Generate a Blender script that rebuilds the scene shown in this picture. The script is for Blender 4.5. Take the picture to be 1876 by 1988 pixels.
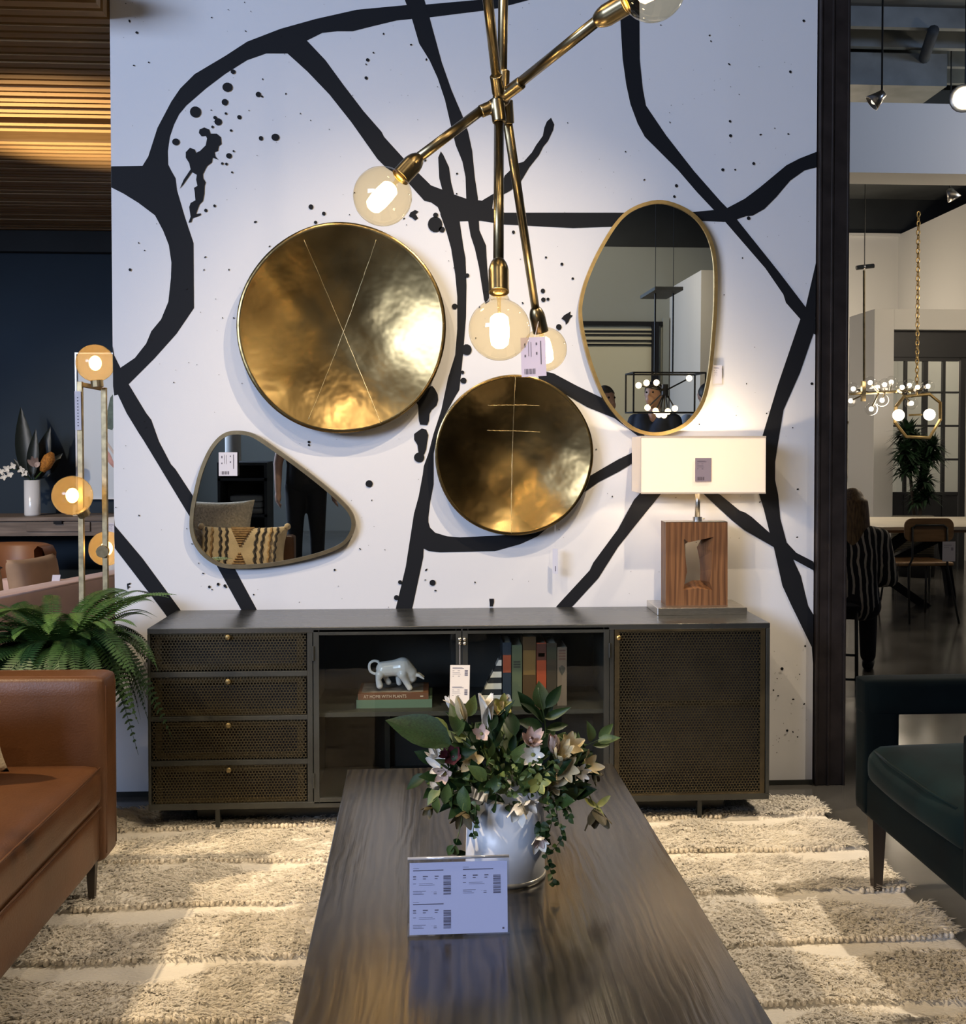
import bpy, bmesh, math, random
import numpy as np
from mathutils import Vector, Matrix

for _o in list(bpy.data.objects):
    bpy.data.objects.remove(_o, do_unlink=True)
scene = bpy.context.scene
C = scene.collection
R = random.Random(7)

# ------------------------------------------------------------------ camera
FPX, CX, CY = 2100.0, 973.0, 921.0
YAW, PITCH = math.radians(3.3), math.radians(1.4)
CAM = Vector((0, 0, 1.39))
FWD = Vector((math.sin(YAW) * math.cos(PITCH), math.cos(YAW) * math.cos(PITCH), -math.sin(PITCH)))
RGT = Vector((math.cos(YAW), -math.sin(YAW), 0))
UPV = RGT.cross(FWD)
cam_d = bpy.data.cameras.new('camera')
cam_d.sensor_width = 36.0
cam_d.lens = FPX * 36.0 / 1988.0
cam_d.shift_x = -(CX - 938.0) / 1988.0
cam_d.shift_y = -(994.0 - CY) / 1988.0
cam_d.clip_start = 0.05
cam_d.clip_end = 100
cam = bpy.data.objects.new('camera', cam_d)
C.objects.link(cam)
_m = Matrix((RGT, UPV, -FWD)).transposed().to_4x4()
_m.translation = CAM
cam.matrix_world = _m
scene.camera = cam

# ------------------------------------------------------------------ exposure, world
vs = scene.view_settings
vs.view_transform = 'Standard'
vs.look = 'None'
vs.exposure = 0.0
vs.gamma = 1.0
vs.use_curve_mapping = False
scene.cycles.max_bounces = 5
scene.cycles.diffuse_bounces = 3
scene.cycles.glossy_bounces = 3
scene.cycles.transmission_bounces = 2
scene.cycles.transparent_max_bounces = 10
scene.cycles.use_adaptive_sampling = True
scene.cycles.adaptive_threshold = 0.05
scene.cycles.sample_clamp_indirect = 4.0
scene.cycles.caustics_reflective = False
scene.cycles.caustics_refractive = False

wd = bpy.data.worlds.new('shop_daylight')
scene.world = wd
wd.use_nodes = True
wd.node_tree.nodes['Background'].inputs[0].default_value = (0.55, 0.66, 1.0, 1)
wd.node_tree.nodes['Background'].inputs[1].default_value = 0.10

# ------------------------------------------------------------------ lights of the shop and added fill lamps
WARM = (1.0, 0.76, 0.47)
WARM2 = (1.0, 0.83, 0.62)
WARM3 = (1.0, 0.79, 0.53)
COOL = (0.50, 0.66, 1.0)
def lamp(name, kind, loc, energy, col, aim=None, size=0.05, spot=60, blend=0.3, sy=None):
    d = bpy.data.lights.new(name, kind)
    d.energy = energy
    d.color = col
    if kind == 'AREA':
        d.size = size
        if sy:
            d.shape = 'RECTANGLE'
            d.size_y = sy
    else:
        d.shadow_soft_size = size
    if kind == 'SPOT':
        d.spot_size = math.radians(spot)
        d.spot_blend = blend
    o = bpy.data.objects.new(name, d)
    C.objects.link(o)
    o.location = loc
    if aim is not None:
        o.rotation_euler = (Vector(aim) - Vector(loc)).to_track_quat('-Z', 'Y').to_euler()
    o['kind'] = 'helper'
    return o
lamp('track_or_fill_spot', 'SPOT', (0.98, 2.05, 3.95), 262, WARM3, (-0.2, 4.3, 0.7), 0.03, 56, 0.9)
lamp('track_or_fill_spot', 'SPOT', (-1.05, 2.05, 3.95), 125, WARM3, (0.35, 4.3, 0.7), 0.03, 56, 0.9)
lamp('track_or_fill_spot', 'SPOT', (1.15, 0.2, 4.2), 95, WARM3, (-0.35, 4.3, 1.3), 0.06, 42, 0.9)
lamp('track_or_fill_spot', 'SPOT', (-0.85, 0.2, 4.2), 100, WARM3, (-0.2, 4.3, 1.3), 0.06, 42, 0.9)
lamp('track_or_fill_spot', 'SPOT', (-3.1, 2.2, 3.9), 720, WARM, (-0.3, 2.7, 0.0), 0.04, 45, 0.5)
lamp('track_or_fill_spot', 'SPOT', (2.7, 3.5, 3.9), 430, WARM2, (0.9, 2.8, 0.0), 0.04, 55, 0.5)
lamp('storefront_daylight', 'AREA', (-5.9, -4.0, 3.4), 700, (0.58, 0.71, 1.0), (1.0, 4.3, 2.6), 4.4, sy=2.2)
# fill lamps added to brighten both backgrounds, the ceiling and the mirrored shop
lamp('added_uplight', 'SPOT', (5.6, 8.9, 3.6), 45, (0.75, 0.9, 1.0), (4.3, 9.8, 4.9), 0.1, 130, 0.8)  # added to lift the dark back ceiling, no fitting seen here
lamp('added_fill_light', 'POINT', (5.7, 9.6, 3.2), 62, WARM2, size=0.12)  # added out of view to brighten the right background
lamp('added_fill_light', 'POINT', (5.3, 7.0, 3.4), 35, WARM2, size=0.12)
lamp('added_fill_light', 'POINT', (5.0, 13.6, 3.0), 48, WARM2, size=0.12)
lamp('added_fill_light', 'POINT', (1.9, 12.3, 2.6), 60, WARM2, size=0.12)  # added out of view behind the mural wall for the portal's side face
lamp('track_or_fill_spot', 'SPOT', (5.2, 4.8, 4.2), 190, COOL, (3.6, 8.0, 3.6), 0.3, 60, 0.7)  # added cool spot that gives the white beam its bluish tint
lamp('track_or_fill_spot', 'SPOT', (2.4, 9.4, 3.4), 80, WARM2, (2.6, 13.0, 0.9), 0.05, 90, 0.6)  # added to light the white walls at the back
lamp('track_or_fill_spot', 'SPOT', (-4.2, 5.0, 2.6), 230, WARM2, (-2.4, 7.4, 0.6), 0.05, 70, 0.6)  # added to brighten the blush sofa corner
lamp('added_uplight', 'SPOT', (-2.6, 5.75, 1.2), 850, WARM, (-1.95, 5.85, 3.0), 0.05, 50, 0.9)  # added below the canopy, out of frame, to light the slats
lamp('track_or_fill_spot', 'SPOT', (1.5, -3.2, 4.2), 210, WARM2, (2.2, -6.3, 1.6), 0.05, 100, 0.6)  # added to brighten the back wall shown in the oval mirror
lamp('track_or_fill_spot', 'SPOT', (-1.0, -1.0, 4.2), 150, WARM2, (-1.6, 0.3, 0.3), 0.05, 90, 0.6)

# ------------------------------------------------------------------ pixel -> place helpers
def ray(px, py):
    return FWD * FPX + RGT * (px - CX) - UPV * (py - CY)
def W(px, py, Y):
    d = ray(px, py)
    return CAM + d * ((Y - CAM.y) / d.y)
def G(px, py, z):
    d = ray(px, py)
    return CAM + d * ((z - CAM.z) / d.z)

# ------------------------------------------------------------------ materials
MATS = {}
def _nodes(name):
    m = bpy.data.materials.new(name)
    m.use_nodes = True
    nt = m.node_tree
    b = nt.nodes['Principled BSDF']
    return m, nt, b
def lnk(nt, a, b):
    nt.links.new(a, b)
def mat(name, col, rough=0.5, metal=0.0, var=0.0, vscale=8.0, bump=0.0, bscale=60.0, stretch=(1, 1, 1), col2=None,
        emit=None, estr=0.0, sheen=0.0, coat=0.0, spec=0.5, detail=4.0, rvar=0.0, trans=0.0):
    if name in MATS:
        return MATS[name]
    m, nt, b = _nodes(name)
    b.inputs['Base Color'].default_value = (*col, 1)
    b.inputs['Roughness'].default_value = rough
    b.inputs['Metallic'].default_value = metal
    b.inputs['Specular IOR Level'].default_value = spec
    if sheen:
        b.inputs['Sheen Weight'].default_value = sheen
        b.inputs['Sheen Roughness'].default_value = 0.4
    if coat:
        b.inputs['Coat Weight'].default_value = coat
        b.inputs['Coat Roughness'].default_value = 0.15
    if emit:
        b.inputs['Emission Color'].default_value = (*emit, 1)
        b.inputs['Emission Strength'].default_value = estr
    if trans:
        b.inputs['Transmission Weight'].default_value = trans
    tc = nt.nodes.new('ShaderNodeTexCoord')
    mp = nt.nodes.new('ShaderNodeMapping')
    mp.inputs['Scale'].default_value = stretch
    lnk(nt, tc.outputs['Object'], mp.inputs['Vector'])
    if var or col2 or rvar:
        n = nt.nodes.new('ShaderNodeTexNoise')
        n.inputs['Scale'].default_value = vscale
        n.inputs['Detail'].default_value = detail
        lnk(nt, mp.outputs[0], n.inputs['Vector'])
        r = nt.nodes.new('ShaderNodeValToRGB')
        c2 = col2 if col2 else tuple(min(1, c * (1 + var)) for c in col)
        c1 = col if col2 else tuple(c * (1 - var) for c in col)
        r.color_ramp.elements[0].color = (*c1, 1)
        r.color_ramp.elements[1].color = (*c2, 1)
        r.color_ramp.elements[0].position = 0.32
        r.color_ramp.elements[1].position = 0.68
        lnk(nt, n.outputs['Fac'], r.inputs[0])
        lnk(nt, r.outputs[0], b.inputs['Base Color'])
        if rvar:
            mr = nt.nodes.new('ShaderNodeMapRange')
            mr.inputs[3].default_value = rough - rvar
            mr.inputs[4].default_value = rough + rvar
            lnk(nt, n.outputs['Fac'], mr.inputs[0])
            lnk(nt, mr.outputs[0], b.inputs['Roughness'])
    if bump:
        n2 = nt.nodes.new('ShaderNodeTexNoise')
        n2.inputs['Scale'].default_value = bscale
        n2.inputs['Detail'].default_value = 3
        lnk(nt, mp.outputs[0], n2.inputs['Vector'])
        bp = nt.nodes.new('ShaderNodeBump')
        bp.inputs['Strength'].default_value = bump
        bp.inputs['Distance'].default_value = 0.01
        lnk(nt, n2.outputs['Fac'], bp.inputs['Height'])
        lnk(nt, bp.outputs[0], b.inputs['Normal'])
    MATS[name] = m
    return m
def wood(name, c1, c2, along='Y', scale=14.0, dist=4.0, rough=0.45, coat=0.0, fine=0.5):
    if name in MATS:
        return MATS[name]
    m, nt, b = _nodes(name)
    tc = nt.nodes.new('ShaderNodeTexCoord')
    mp = nt.nodes.new('ShaderNodeMapping')
    s = {'X': (0.12, 1, 1), 'Y': (1, 0.2, 1), 'Z': (1, 1, 0.12)}[along]
    mp.inputs['Scale'].default_value = s
    lnk(nt, tc.outputs['Object'], mp.inputs['Vector'])
    w = nt.nodes.new('ShaderNodeTexWave')
    w.wave_type = 'BANDS'
    w.bands_direction = {'X': 'Y', 'Y': 'X', 'Z': 'X'}[along]
    w.inputs['Scale'].default_value = scale
    w.inputs['Distortion'].default_value = dist
    w.inputs['Detail'].default_value = 3
    w.inputs['Detail Scale'].default_value = 1.2
    lnk(nt, mp.outputs[0], w.inputs['Vector'])
    mp2 = nt.nodes.new('ShaderNodeMapping')
    s2 = {'X': (3, 160, 160), 'Y': (160, 3, 160), 'Z': (160, 160, 3)}[along]
    mp2.inputs['Scale'].default_value = s2
    lnk(nt, tc.outputs['Object'], mp2.inputs['Vector'])
    n = nt.nodes.new('ShaderNodeTexNoise')
    n.inputs['Scale'].default_value = 1.0
    n.inputs['Detail'].default_value = 2
    lnk(nt, mp2.outputs[0], n.inputs['Vector'])
    wm = nt.nodes.new('ShaderNodeMath')
    wm.operation = 'MULTIPLY'
    wm.inputs[1].default_value = 1.0 - fine
    lnk(nt, w.outputs['Fac'], wm.inputs[0])
    mx = nt.nodes.new('ShaderNodeMath')
    mx.operation = 'MULTIPLY_ADD'
    mx.inputs[1].default_value = fine
    lnk(nt, n.outputs['Fac'], mx.inputs[0])
    lnk(nt, wm.outputs[0], mx.inputs[2])
    r = nt.nodes.new('ShaderNodeValToRGB')
    r.color_ramp.elements[0].color = (*c1, 1)
    r.color_ramp.elements[1].color = (*c2, 1)
    r.color_ramp.elements[0].position = 0.22
    r.color_ramp.elements[1].position = 0.85
    lnk(nt, mx.outputs[0], r.inputs[0])
    lnk(nt, r.outputs[0], b.inputs['Base Color'])
    b.inputs['Roughness'].default_value = rough
    if coat:
        b.inputs['Coat Weight'].default_value = coat
        b.inputs['Coat Roughness'].default_value = 0.22
    bp = nt.nodes.new('ShaderNodeBump')
    bp.inputs['Strength'].default_value = 0.12
    bp.inputs['Distance'].default_value = 0.003
    lnk(nt, mx.outputs[0], bp.inputs['Height'])
    lnk(nt, bp.outputs[0], b.inputs['Normal'])
    MATS[name] = m
    return m
def perforated(name, col, pitch=0.0078, hole=0.37):
    """sheet metal with staggered round holes that can be looked through"""
    m, nt, b = _nodes(name)
    b.inputs['Metallic'].default_value = 0.75
    b.inputs['Roughness'].default_value = 0.42
    tc = nt.nodes.new('ShaderNodeTexCoord')
    n = nt.nodes.new('ShaderNodeTexNoise')
    n.inputs['Scale'].default_value = 7
    lnk(nt, tc.outputs['Object'], n.inputs['Vector'])
    r = nt.nodes.new('ShaderNodeValToRGB')
    r.color_ramp.elements[0].color = (*[c * 0.6 for c in col], 1)
    r.color_ramp.elements[1].color = (*[c * 1.35 for c in col], 1)
    lnk(nt, n.outputs['Fac'], r.inputs[0])
    lnk(nt, r.outputs[0], b.inputs['Base Color'])
    sx = nt.nodes.new('ShaderNodeSeparateXYZ')
    lnk(nt, tc.outputs['Object'], sx.inputs[0])
    def M(op, a, bb=None):
        q = nt.nodes.new('ShaderNodeMath')
        q.operation = op
        for i, v in enumerate((a, bb)):
            if v is None:
                continue
            if isinstance(v, (int, float)):
                q.inputs[i].default_value = v
            else:
                lnk(nt, v, q.inputs[i])
        return q.outputs[0]
    u = M('DIVIDE', sx.outputs['X'], pitch)
    v = M('DIVIDE', sx.outputs['Z'], pitch * 0.866 * 2)
    def lattice(ou, ov):
        fu = M('SUBTRACT', M('FRACT', M('ADD', u, ou)), 0.5)
        fv = M('MULTIPLY', M('SUBTRACT', M('FRACT', M('ADD', v, ov)), 0.5), 1.732)
        return M('SQRT', M('ADD', M('MULTIPLY', fu, fu), M('MULTIPLY', fv, fv)))
    d = M('MINIMUM', lattice(100.0, 100.0), lattice(100.5, 100.5))
    fac = M('LESS_THAN', d, hole)
    tr = nt.nodes.new('ShaderNodeBsdfTransparent')
    mx = nt.nodes.new('ShaderNodeMixShader')
    lnk(nt, fac, mx.inputs[0])
    lnk(nt, b.outputs[0], mx.inputs[1])
    lnk(nt, tr.outputs[0], mx.inputs[2])
    lnk(nt, mx.outputs[0], nt.nodes['Material Output'].inputs[0])
    return m
def clear(name, tint=(1, 1, 1), refl=1.45, rough=0.02, boost=0.0, body=0.0, bodycol=(1, 1, 1)):
    """thin glass: fresnel reflection over a tinted see-through sheet"""
    m, nt, b = _nodes(name)
    nt.nodes.remove(b)
    tr = nt.nodes.new('ShaderNodeBsdfTransparent')
    tr.inputs[0].default_value = (*tint, 1)
    gl = nt.nodes.new('ShaderNodeBsdfGlossy')
    gl.inputs['Roughness'].default_value = rough
    fr = nt.nodes.new('ShaderNodeFresnel')
    fr.inputs[0].default_value = refl
    src = tr.outputs[0]
    if body:
        df = nt.nodes.new('ShaderNodeBsdfTranslucent')
        df.inputs[0].default_value = (*bodycol, 1)
        m2 = nt.nodes.new('ShaderNodeMixShader')
        m2.inputs[0].default_value = body
        lnk(nt, tr.outputs[0], m2.inputs[1])
        lnk(nt, df.outputs[0], m2.inputs[2])
        src = m2.outputs[0]
    geo = nt.nodes.new('ShaderNodeNewGeometry')
    inv = nt.nodes.new('ShaderNodeMath')
    inv.operation = 'SUBTRACT'
    inv.inputs[0].default_value = 1.0
    lnk(nt, geo.outputs['Backfacing'], inv.inputs[1])
    mu = nt.nodes.new('ShaderNodeMath')
    mu.operation = 'MULTIPLY'
    lnk(nt, fr.outputs[0], mu.inputs[0])
    lnk(nt, inv.outputs[0], mu.inputs[1])
    mx = nt.nodes.new('ShaderNodeMixShader')
    lnk(nt, mu.outputs[0], mx.inputs[0])
    lnk(nt, src, mx.inputs[1])
    lnk(nt, gl.outputs[0], mx.inputs[2])
    lnk(nt, mx.outputs[0], nt.nodes['Material Output'].inputs[0])
    return m
def fluffy(name, col, tl=0.35, up=0.7, var=0.15):
    """wool strands: diffuse and translucent, normals combed upwards"""
    m, nt, b = _nodes(name)
    nt.nodes.remove(b)
    tc = nt.nodes.new('ShaderNodeTexCoord')
    n = nt.nodes.new('ShaderNodeTexNoise')
    n.inputs['Scale'].default_value = 5
    n.inputs['Detail'].default_value = 6
    lnk(nt, tc.outputs['Object'], n.inputs['Vector'])
    r = nt.nodes.new('ShaderNodeValToRGB')
    r.color_ramp.elements[0].color = (*[c * (1 - 1.3 * var) for c in col], 1)
    r.color_ramp.elements[1].color = (*[min(1, c * (1 + 0.7 * var)) for c in col], 1)
    r.color_ramp.elements[0].position = 0.35
    r.color_ramp.elements[1].position = 0.6
    lnk(nt, n.outputs['Fac'], r.inputs[0])
    geo = nt.nodes.new('ShaderNodeNewGeometry')
    vm = nt.nodes.new('ShaderNodeVectorMath')
    vm.operation = 'SCALE'
    vm.inputs['Scale'].default_value = 1 - up
    lnk(nt, geo.outputs['Normal'], vm.inputs[0])
    va = nt.nodes.new('ShaderNodeVectorMath')
    va.operation = 'ADD'
    lnk(nt, vm.outputs[0], va.inputs[0])
    va.inputs[1].default_value = (0, 0, up)
    vn = nt.nodes.new('ShaderNodeVectorMath')
    vn.operation = 'NORMALIZE'
    lnk(nt, va.outputs[0], vn.inputs[0])
    d = nt.nodes.new('ShaderNodeBsdfDiffuse')
    t = nt.nodes.new('ShaderNodeBsdfTranslucent')
    for q in (d, t):
        lnk(nt, r.outputs[0], q.inputs['Color'])
    lnk(nt, vn.outputs[0], d.inputs['Normal'])
    mx = nt.nodes.new('ShaderNodeMixShader')
    mx.inputs[0].default_value = tl
    lnk(nt, d.outputs[0], mx.inputs[1])
    lnk(nt, t.outputs[0], mx.inputs[2])
    lnk(nt, mx.outputs[0], nt.nodes['Material Output'].inputs[0])
    return m
def glow(name, col, s):
    m, nt, b = _nodes(name)
    b.inputs['Base Color'].default_value = (0, 0, 0, 1)
    b.inputs['Emission Color'].default_value = (*col, 1)
    b.inputs['Emission Strength'].default_value = s
    return m
def stripes(name, c1, c2, axis, period, duty=0.5, rough=0.85, wobble=0.0):
    m, nt, b = _nodes(name)
    tc = nt.nodes.new('ShaderNodeTexCoord')
    sx = nt.nodes.new('ShaderNodeSeparateXYZ')
    lnk(nt, tc.outputs['Object'], sx.inputs[0])
    src = sx.outputs[axis]
    if wobble:
        n = nt.nodes.new('ShaderNodeTexNoise')
        n.inputs['Scale'].default_value = 9
        lnk(nt, tc.outputs['Object'], n.inputs['Vector'])
        ma = nt.nodes.new('ShaderNodeMath')
        ma.operation = 'MULTIPLY_ADD'
        ma.inputs[1].default_value = wobble
        lnk(nt, n.outputs['Fac'], ma.inputs[0])
        lnk(nt, src, ma.inputs[2])
        src = ma.outputs[0]
    dv = nt.nodes.new('ShaderNodeMath')
    dv.operation = 'DIVIDE'
    dv.inputs[1].default_value = period
    lnk(nt, src, dv.inputs[0])
    fr = nt.nodes.new('ShaderNodeMath')
    fr.operation = 'FRACT'
    lnk(nt, dv.outputs[0], fr.inputs[0])
    lt = nt.nodes.new('ShaderNodeMath')
    lt.operation = 'LESS_THAN'
    lt.inputs[1].default_value = duty
    lnk(nt, fr.outputs[0], lt.inputs[0])
    mx = nt.nodes.new('ShaderNodeMix')
    mx.data_type = 'RGBA'
    lnk(nt, lt.outputs[0], mx.inputs['Factor'])
    mx.inputs['A'].default_value = (*c1, 1)
    mx.inputs['B'].default_value = (*c2, 1)
    lnk(nt, mx.outputs['Result'], b.inputs['Base Color'])
    b.inputs['Roughness'].default_value = rough
    return m

M_WALL = mat('wall_paper_white', (0.80, 0.80, 0.82), 0.75, bump=0.05, bscale=400)
M_INK = mat('mural_black_ink', (0.008, 0.009, 0.012), 0.7, spec=0.25)
M_BLACK = mat('black_steel', (0.045, 0.047, 0.043), 0.42, 0.4, var=0.25, vscale=5, rvar=0.08)
M_POST = mat('column_black_paint', (0.026, 0.020, 0.018), 0.42, 0.0, var=0.3, vscale=12, spec=0.3)
M_TOPS = mat('console_top_steel', (0.10, 0.105, 0.105), 0.28, 0.75, var=0.18, vscale=3, stretch=(1, 6, 1), rvar=0.06)
M_DISH = mat('hammered_brass', (0.150, 0.100, 0.041), 0.235, 1.0, vscale=3.5, col2=(0.33, 0.24, 0.105), bump=0.5, bscale=6.0, rvar=0.07, detail=6)
M_SEAM = mat('bright_brass_stitch', (0.75, 0.60, 0.32), 0.35, 1.0, var=0.3, vscale=200)
M_BRASS = mat('antique_brass', (0.27, 0.215, 0.12), 0.30, 1.0, var=0.25, vscale=20)
M_GOLD = mat('brushed_gold_frame', (0.62, 0.45, 0.20), 0.36, 1.0, var=0.12, vscale=30)
M_GOLDD = mat('bronze_frame', (0.22, 0.165, 0.09), 0.42, 1.0, var=0.12, vscale=30)
M_MIRROR = mat('mirror_silver', (0.82, 0.84, 0.80), 0.0, 1.0)
M_PERF = perforated('perforated_brass_sheet', (0.070, 0.059, 0.035), 0.0112, 0.36)
M_PFRAME = mat('drawer_brass_frame', (0.070, 0.054, 0.028), 0.45, 0.6, var=0.35, vscale=10)
M_DARKIN = mat('cabinet_inside', (0.018, 0.018, 0.018), 0.7)
M_LEATHER = mat('tan_leather', (0.100, 0.040, 0.0145), 0.44, 0.0, var=0.22, vscale=4, bump=0.10, bscale=160, spec=0.35)
M_STITCH = mat('leather_seam', (0.11, 0.04, 0.014), 0.6)
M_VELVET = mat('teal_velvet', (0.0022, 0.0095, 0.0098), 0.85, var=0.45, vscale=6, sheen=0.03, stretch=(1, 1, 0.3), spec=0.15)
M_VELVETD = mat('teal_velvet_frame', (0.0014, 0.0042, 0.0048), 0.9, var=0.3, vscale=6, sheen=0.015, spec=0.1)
M_LEGW = mat('dark_wood_leg', (0.03, 0.021, 0.016), 0.4, var=0.3, vscale=20, stretch=(1, 1, 0.1))
M_TABLE = wood('charcoal_oak', (0.0070, 0.0060, 0.0048), (0.034, 0.029, 0.021), 'Y', 12.0, 12.0, 0.21, 0.0, 0.6)
M_TABLE.node_tree.nodes['Principled BSDF'].inputs['IOR'].default_value = 1.9
M_LAMPW = wood('reclaimed_teak', (0.095, 0.038, 0.015), (0.33, 0.15, 0.058), 'Z', 14.0, 9.0, 0.5, 0.0, 0.72)
M_NICKEL = mat('brushed_nickel', (0.62, 0.59, 0.54), 0.3, 1.0, var=0.1, vscale=40, stretch=(1, 1, 8))
M_PAPER = mat('white_card', (0.72, 0.70, 0.76), 0.7)
M_PRINT = mat('grey_print', (0.12, 0.11, 0.15), 0.8)
M_PRINTL = mat('pale_print', (0.36, 0.34, 0.42), 0.8)
M_CONC = mat('polished_concrete', (0.085, 0.082, 0.076), 0.16, 0.0, var=0.28, vscale=2.2, rvar=0.07, detail=8)
M_WHITE = mat('white_paint', (0.70, 0.69, 0.66), 0.7, bump=0.03, bscale=200)
M_CEIL = mat('dark_ceiling_paint', (0.020, 0.024, 0.027), 0.8, var=0.2, vscale=2)
M_DUCT = mat('galvanised_dark', (0.16, 0.17, 0.165), 0.5, 0.3, var=0.2, vscale=4)
M_NAVY = mat('navy_wall', (0.016, 0.030, 0.046), 0.8, var=0.08, vscale=2)
M_SLAT = wood('oak_slat', (0.20, 0.115, 0.045), (0.42, 0.26, 0.11), 'X', 30, 3, 0.5, 0.0, 0.6)
M_CERAMIC = mat('white_glaze', (0.80, 0.80, 0.80), 0.22, 0.0, coat=0.5)
M_SKIN = mat('skin', (0.55, 0.33, 0.24), 0.5, var=0.08, vscale=10)
# ------------------------------------------------------------------ geometry helpers
class MB:
    def __init__(s):
        s.v, s.f = [], []
    def add(s, vs_, fs_):
        k = len(s.v)
        s.v += [tuple(p) for p in vs_]
        s.f += [tuple(i + k for i in q) for q in fs_]
        return s
    def box(s, c, d, M=None):
        x, y, z = d[0] / 2, d[1] / 2, d[2] / 2
        pts = [Vector((sx * x, sy * y, sz * z)) for sz in (-1, 1) for sy in (-1, 1) for sx in (-1, 1)]
        pts = [(M @ p if M else p) + Vector(c) for p in pts]
        return s.add(pts, [(0, 2, 3, 1), (4, 5, 7, 6), (0, 1, 5, 4), (2, 6, 7, 3), (0, 4, 6, 2), (1, 3, 7, 5)])
    def bb(s, x0, x1, y0, y1, z0, z1):
        return s.box(((x0 + x1) / 2, (y0 + y1) / 2, (z0 + z1) / 2), (abs(x1 - x0), abs(y1 - y0), abs(z1 - z0)))
    def tube(s, pts, r, n=12, cap=True):
        pts = [Vector(p) for p in pts]
        if not isinstance(r, (list, tuple)):
            r = [r] * len(pts)
        k = len(s.v)
        t0 = (pts[1] - pts[0]).normalized()
        nrm = t0.orthogonal().normalized()
        for i, p in enumerate(pts):
            if i == 0:
                t = t0
            elif i == len(pts) - 1:
                t = (pts[i] - pts[i - 1]).normalized()
            else:
                t = (pts[i + 1] - pts[i - 1]).normalized()
            nrm = (nrm - t * nrm.dot(t)).normalized()
            b = t.cross(nrm)
            for j in range(n):
                a = 2 * math.pi * j / n
                s.v.append(tuple(p + (nrm * math.cos(a) + b * math.sin(a)) * r[i]))
        for i in range(len(pts) - 1):
            for j in range(n):
                j2 = (j + 1) % n
                s.f.append((k + i * n + j, k + i * n + j2, k + (i + 1) * n + j2, k + (i + 1) * n + j))
        if cap:
            s.f.append(tuple(k + j for j in reversed(range(n))))
            e = k + (len(pts) - 1) * n
            s.f.append(tuple(e + j for j in range(n)))
        return s
    def rod(s, p0, p1, r0, r1=None, n=12):
        return s.tube([p0, p1], [r0, r1 if r1 is not None else r0], n)
    def lathe(s, prof, c, n=32, axis=None, closed=False):
        """prof: (radius, height) pairs turned about axis (default +Z)"""
        c = Vector(c)
        a = Vector(axis).normalized() if axis is not None else Vector((0, 0, 1))
        u = a.orthogonal().normalized() if axis is not None else Vector((1, 0, 0))
        w = a.cross(u)
        k = len(s.v)
        m = len(prof)
        for j in range(n):
            t = 2 * math.pi * j / n
            d = u * math.cos(t) + w * math.sin(t)
            for r, h in prof:
                s.v.append(tuple(c + d * r + a * h))
        for j in range(n):
            j2 = (j + 1) % n
            for i in range(m - 1 if not closed else m):
                i2 = (i + 1) % m
                s.f.append((k + j * m + i, k + j2 * m + i, k + j2 * m + i2, k + j * m + i2))
        return s
    def ball(s, c, r, n=16, m=10):
        r = Vector((r, r, r)) if not isinstance(r, (tuple, list, Vector)) else Vector(r)
        c = Vector(c)
        k = len(s.v)
        s.v.append(tuple(c + Vector((0, 0, r.z))))
        for i in range(1, m):
            t = math.pi * i / m
            for j in range(n):
                p = 2 * math.pi * j / n
                s.v.append(tuple(c + Vector((r.x * math.sin(t) * math.cos(p), r.y * math.sin(t) * math.sin(p), r.z * math.cos(t)))))
        s.v.append(tuple(c - Vector((0, 0, r.z))))
        e = len(s.v) - 1
        for j in range(n):
            j2 = (j + 1) % n
            s.f.append((k, k + 1 + j, k + 1 + j2))
            for i in range(m - 2):
                a = k + 1 + i * n
                s.f.append((a + j, a + n + j, a + n + j2, a + j2))
            a = k + 1 + (m - 2) * n
            s.f.append((a + j, e, a + j2))
        return s
    def soft(s, c, d, r, dome=(0, 0, 0), n=10, M=None):
        """box with round edges, faces bulged by dome along x, y, z"""
        h = Vector(d) / 2
        inn = Vector([max(a - r, 1e-4) for a in h])
        c = Vector(c)
        lin = [-1 + 2 * i / n for i in range(n + 1)]
        lin = [math.sin(t * math.pi / 2) for t in lin]
        vid = {}
        def vert(p):
            key = tuple(round(a, 5) for a in p)
            if key in vid:
                return vid[key]
            q = Vector([p[i] * h[i] for i in range(3)])
            b = Vector([max(-inn[i], min(inn[i], q[i])) for i in range(3)])
            dd = q - b
            o = b + (dd.normalized() * r if dd.length > 1e-9 else dd)
            for i in range(3):
                if dome[i]:
                    j, l = (i + 1) % 3, (i + 2) % 3
                    o[i] += dome[i] * p[i] * (1 - p[j] ** 2) * (1 - p[l] ** 2)
            if M:
                o = M @ o
            s.v.append(tuple(o + c))
            vid[key] = len(s.v) - 1
            return vid[key]
        for ax in range(3):
            for sg in (-1, 1):
                for i in range(n):
                    for j in range(n):
                        q = []
                        for (a, b) in ((i, j), (i + 1, j), (i + 1, j + 1), (i, j + 1)):
                            p = [0, 0, 0]
                            p[ax] = sg
                            p[(ax + 1) % 3] = lin[a]
                            p[(ax + 2) % 3] = lin[b]
                            q.append(vert(p))
                        s.f.append(tuple(q if sg > 0 else reversed(q)))
        return s
    def pillow(s, c, w, h, t, M=None, n=18):
        c = Vector(c)
        k = len(s.v)
        for sg in (1, -1):
            for i in range(n + 1):
                for j in range(n + 1):
                    u, v = -1 + 2 * i / n, -1 + 2 * j / n
                    e = (max(0, 1 - u ** 4) * max(0, 1 - v ** 4)) ** 0.5
                    pin = 1 - 0.09 * (1 - u * u) * v * v
                    pin2 = 1 - 0.09 * (1 - v * v) * u * u
                    p = Vector((u * w / 2 * pin2, sg * t / 2 * e, v * h / 2 * pin))
                    s.v.append(tuple((M @ p if M else p) + c))
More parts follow.
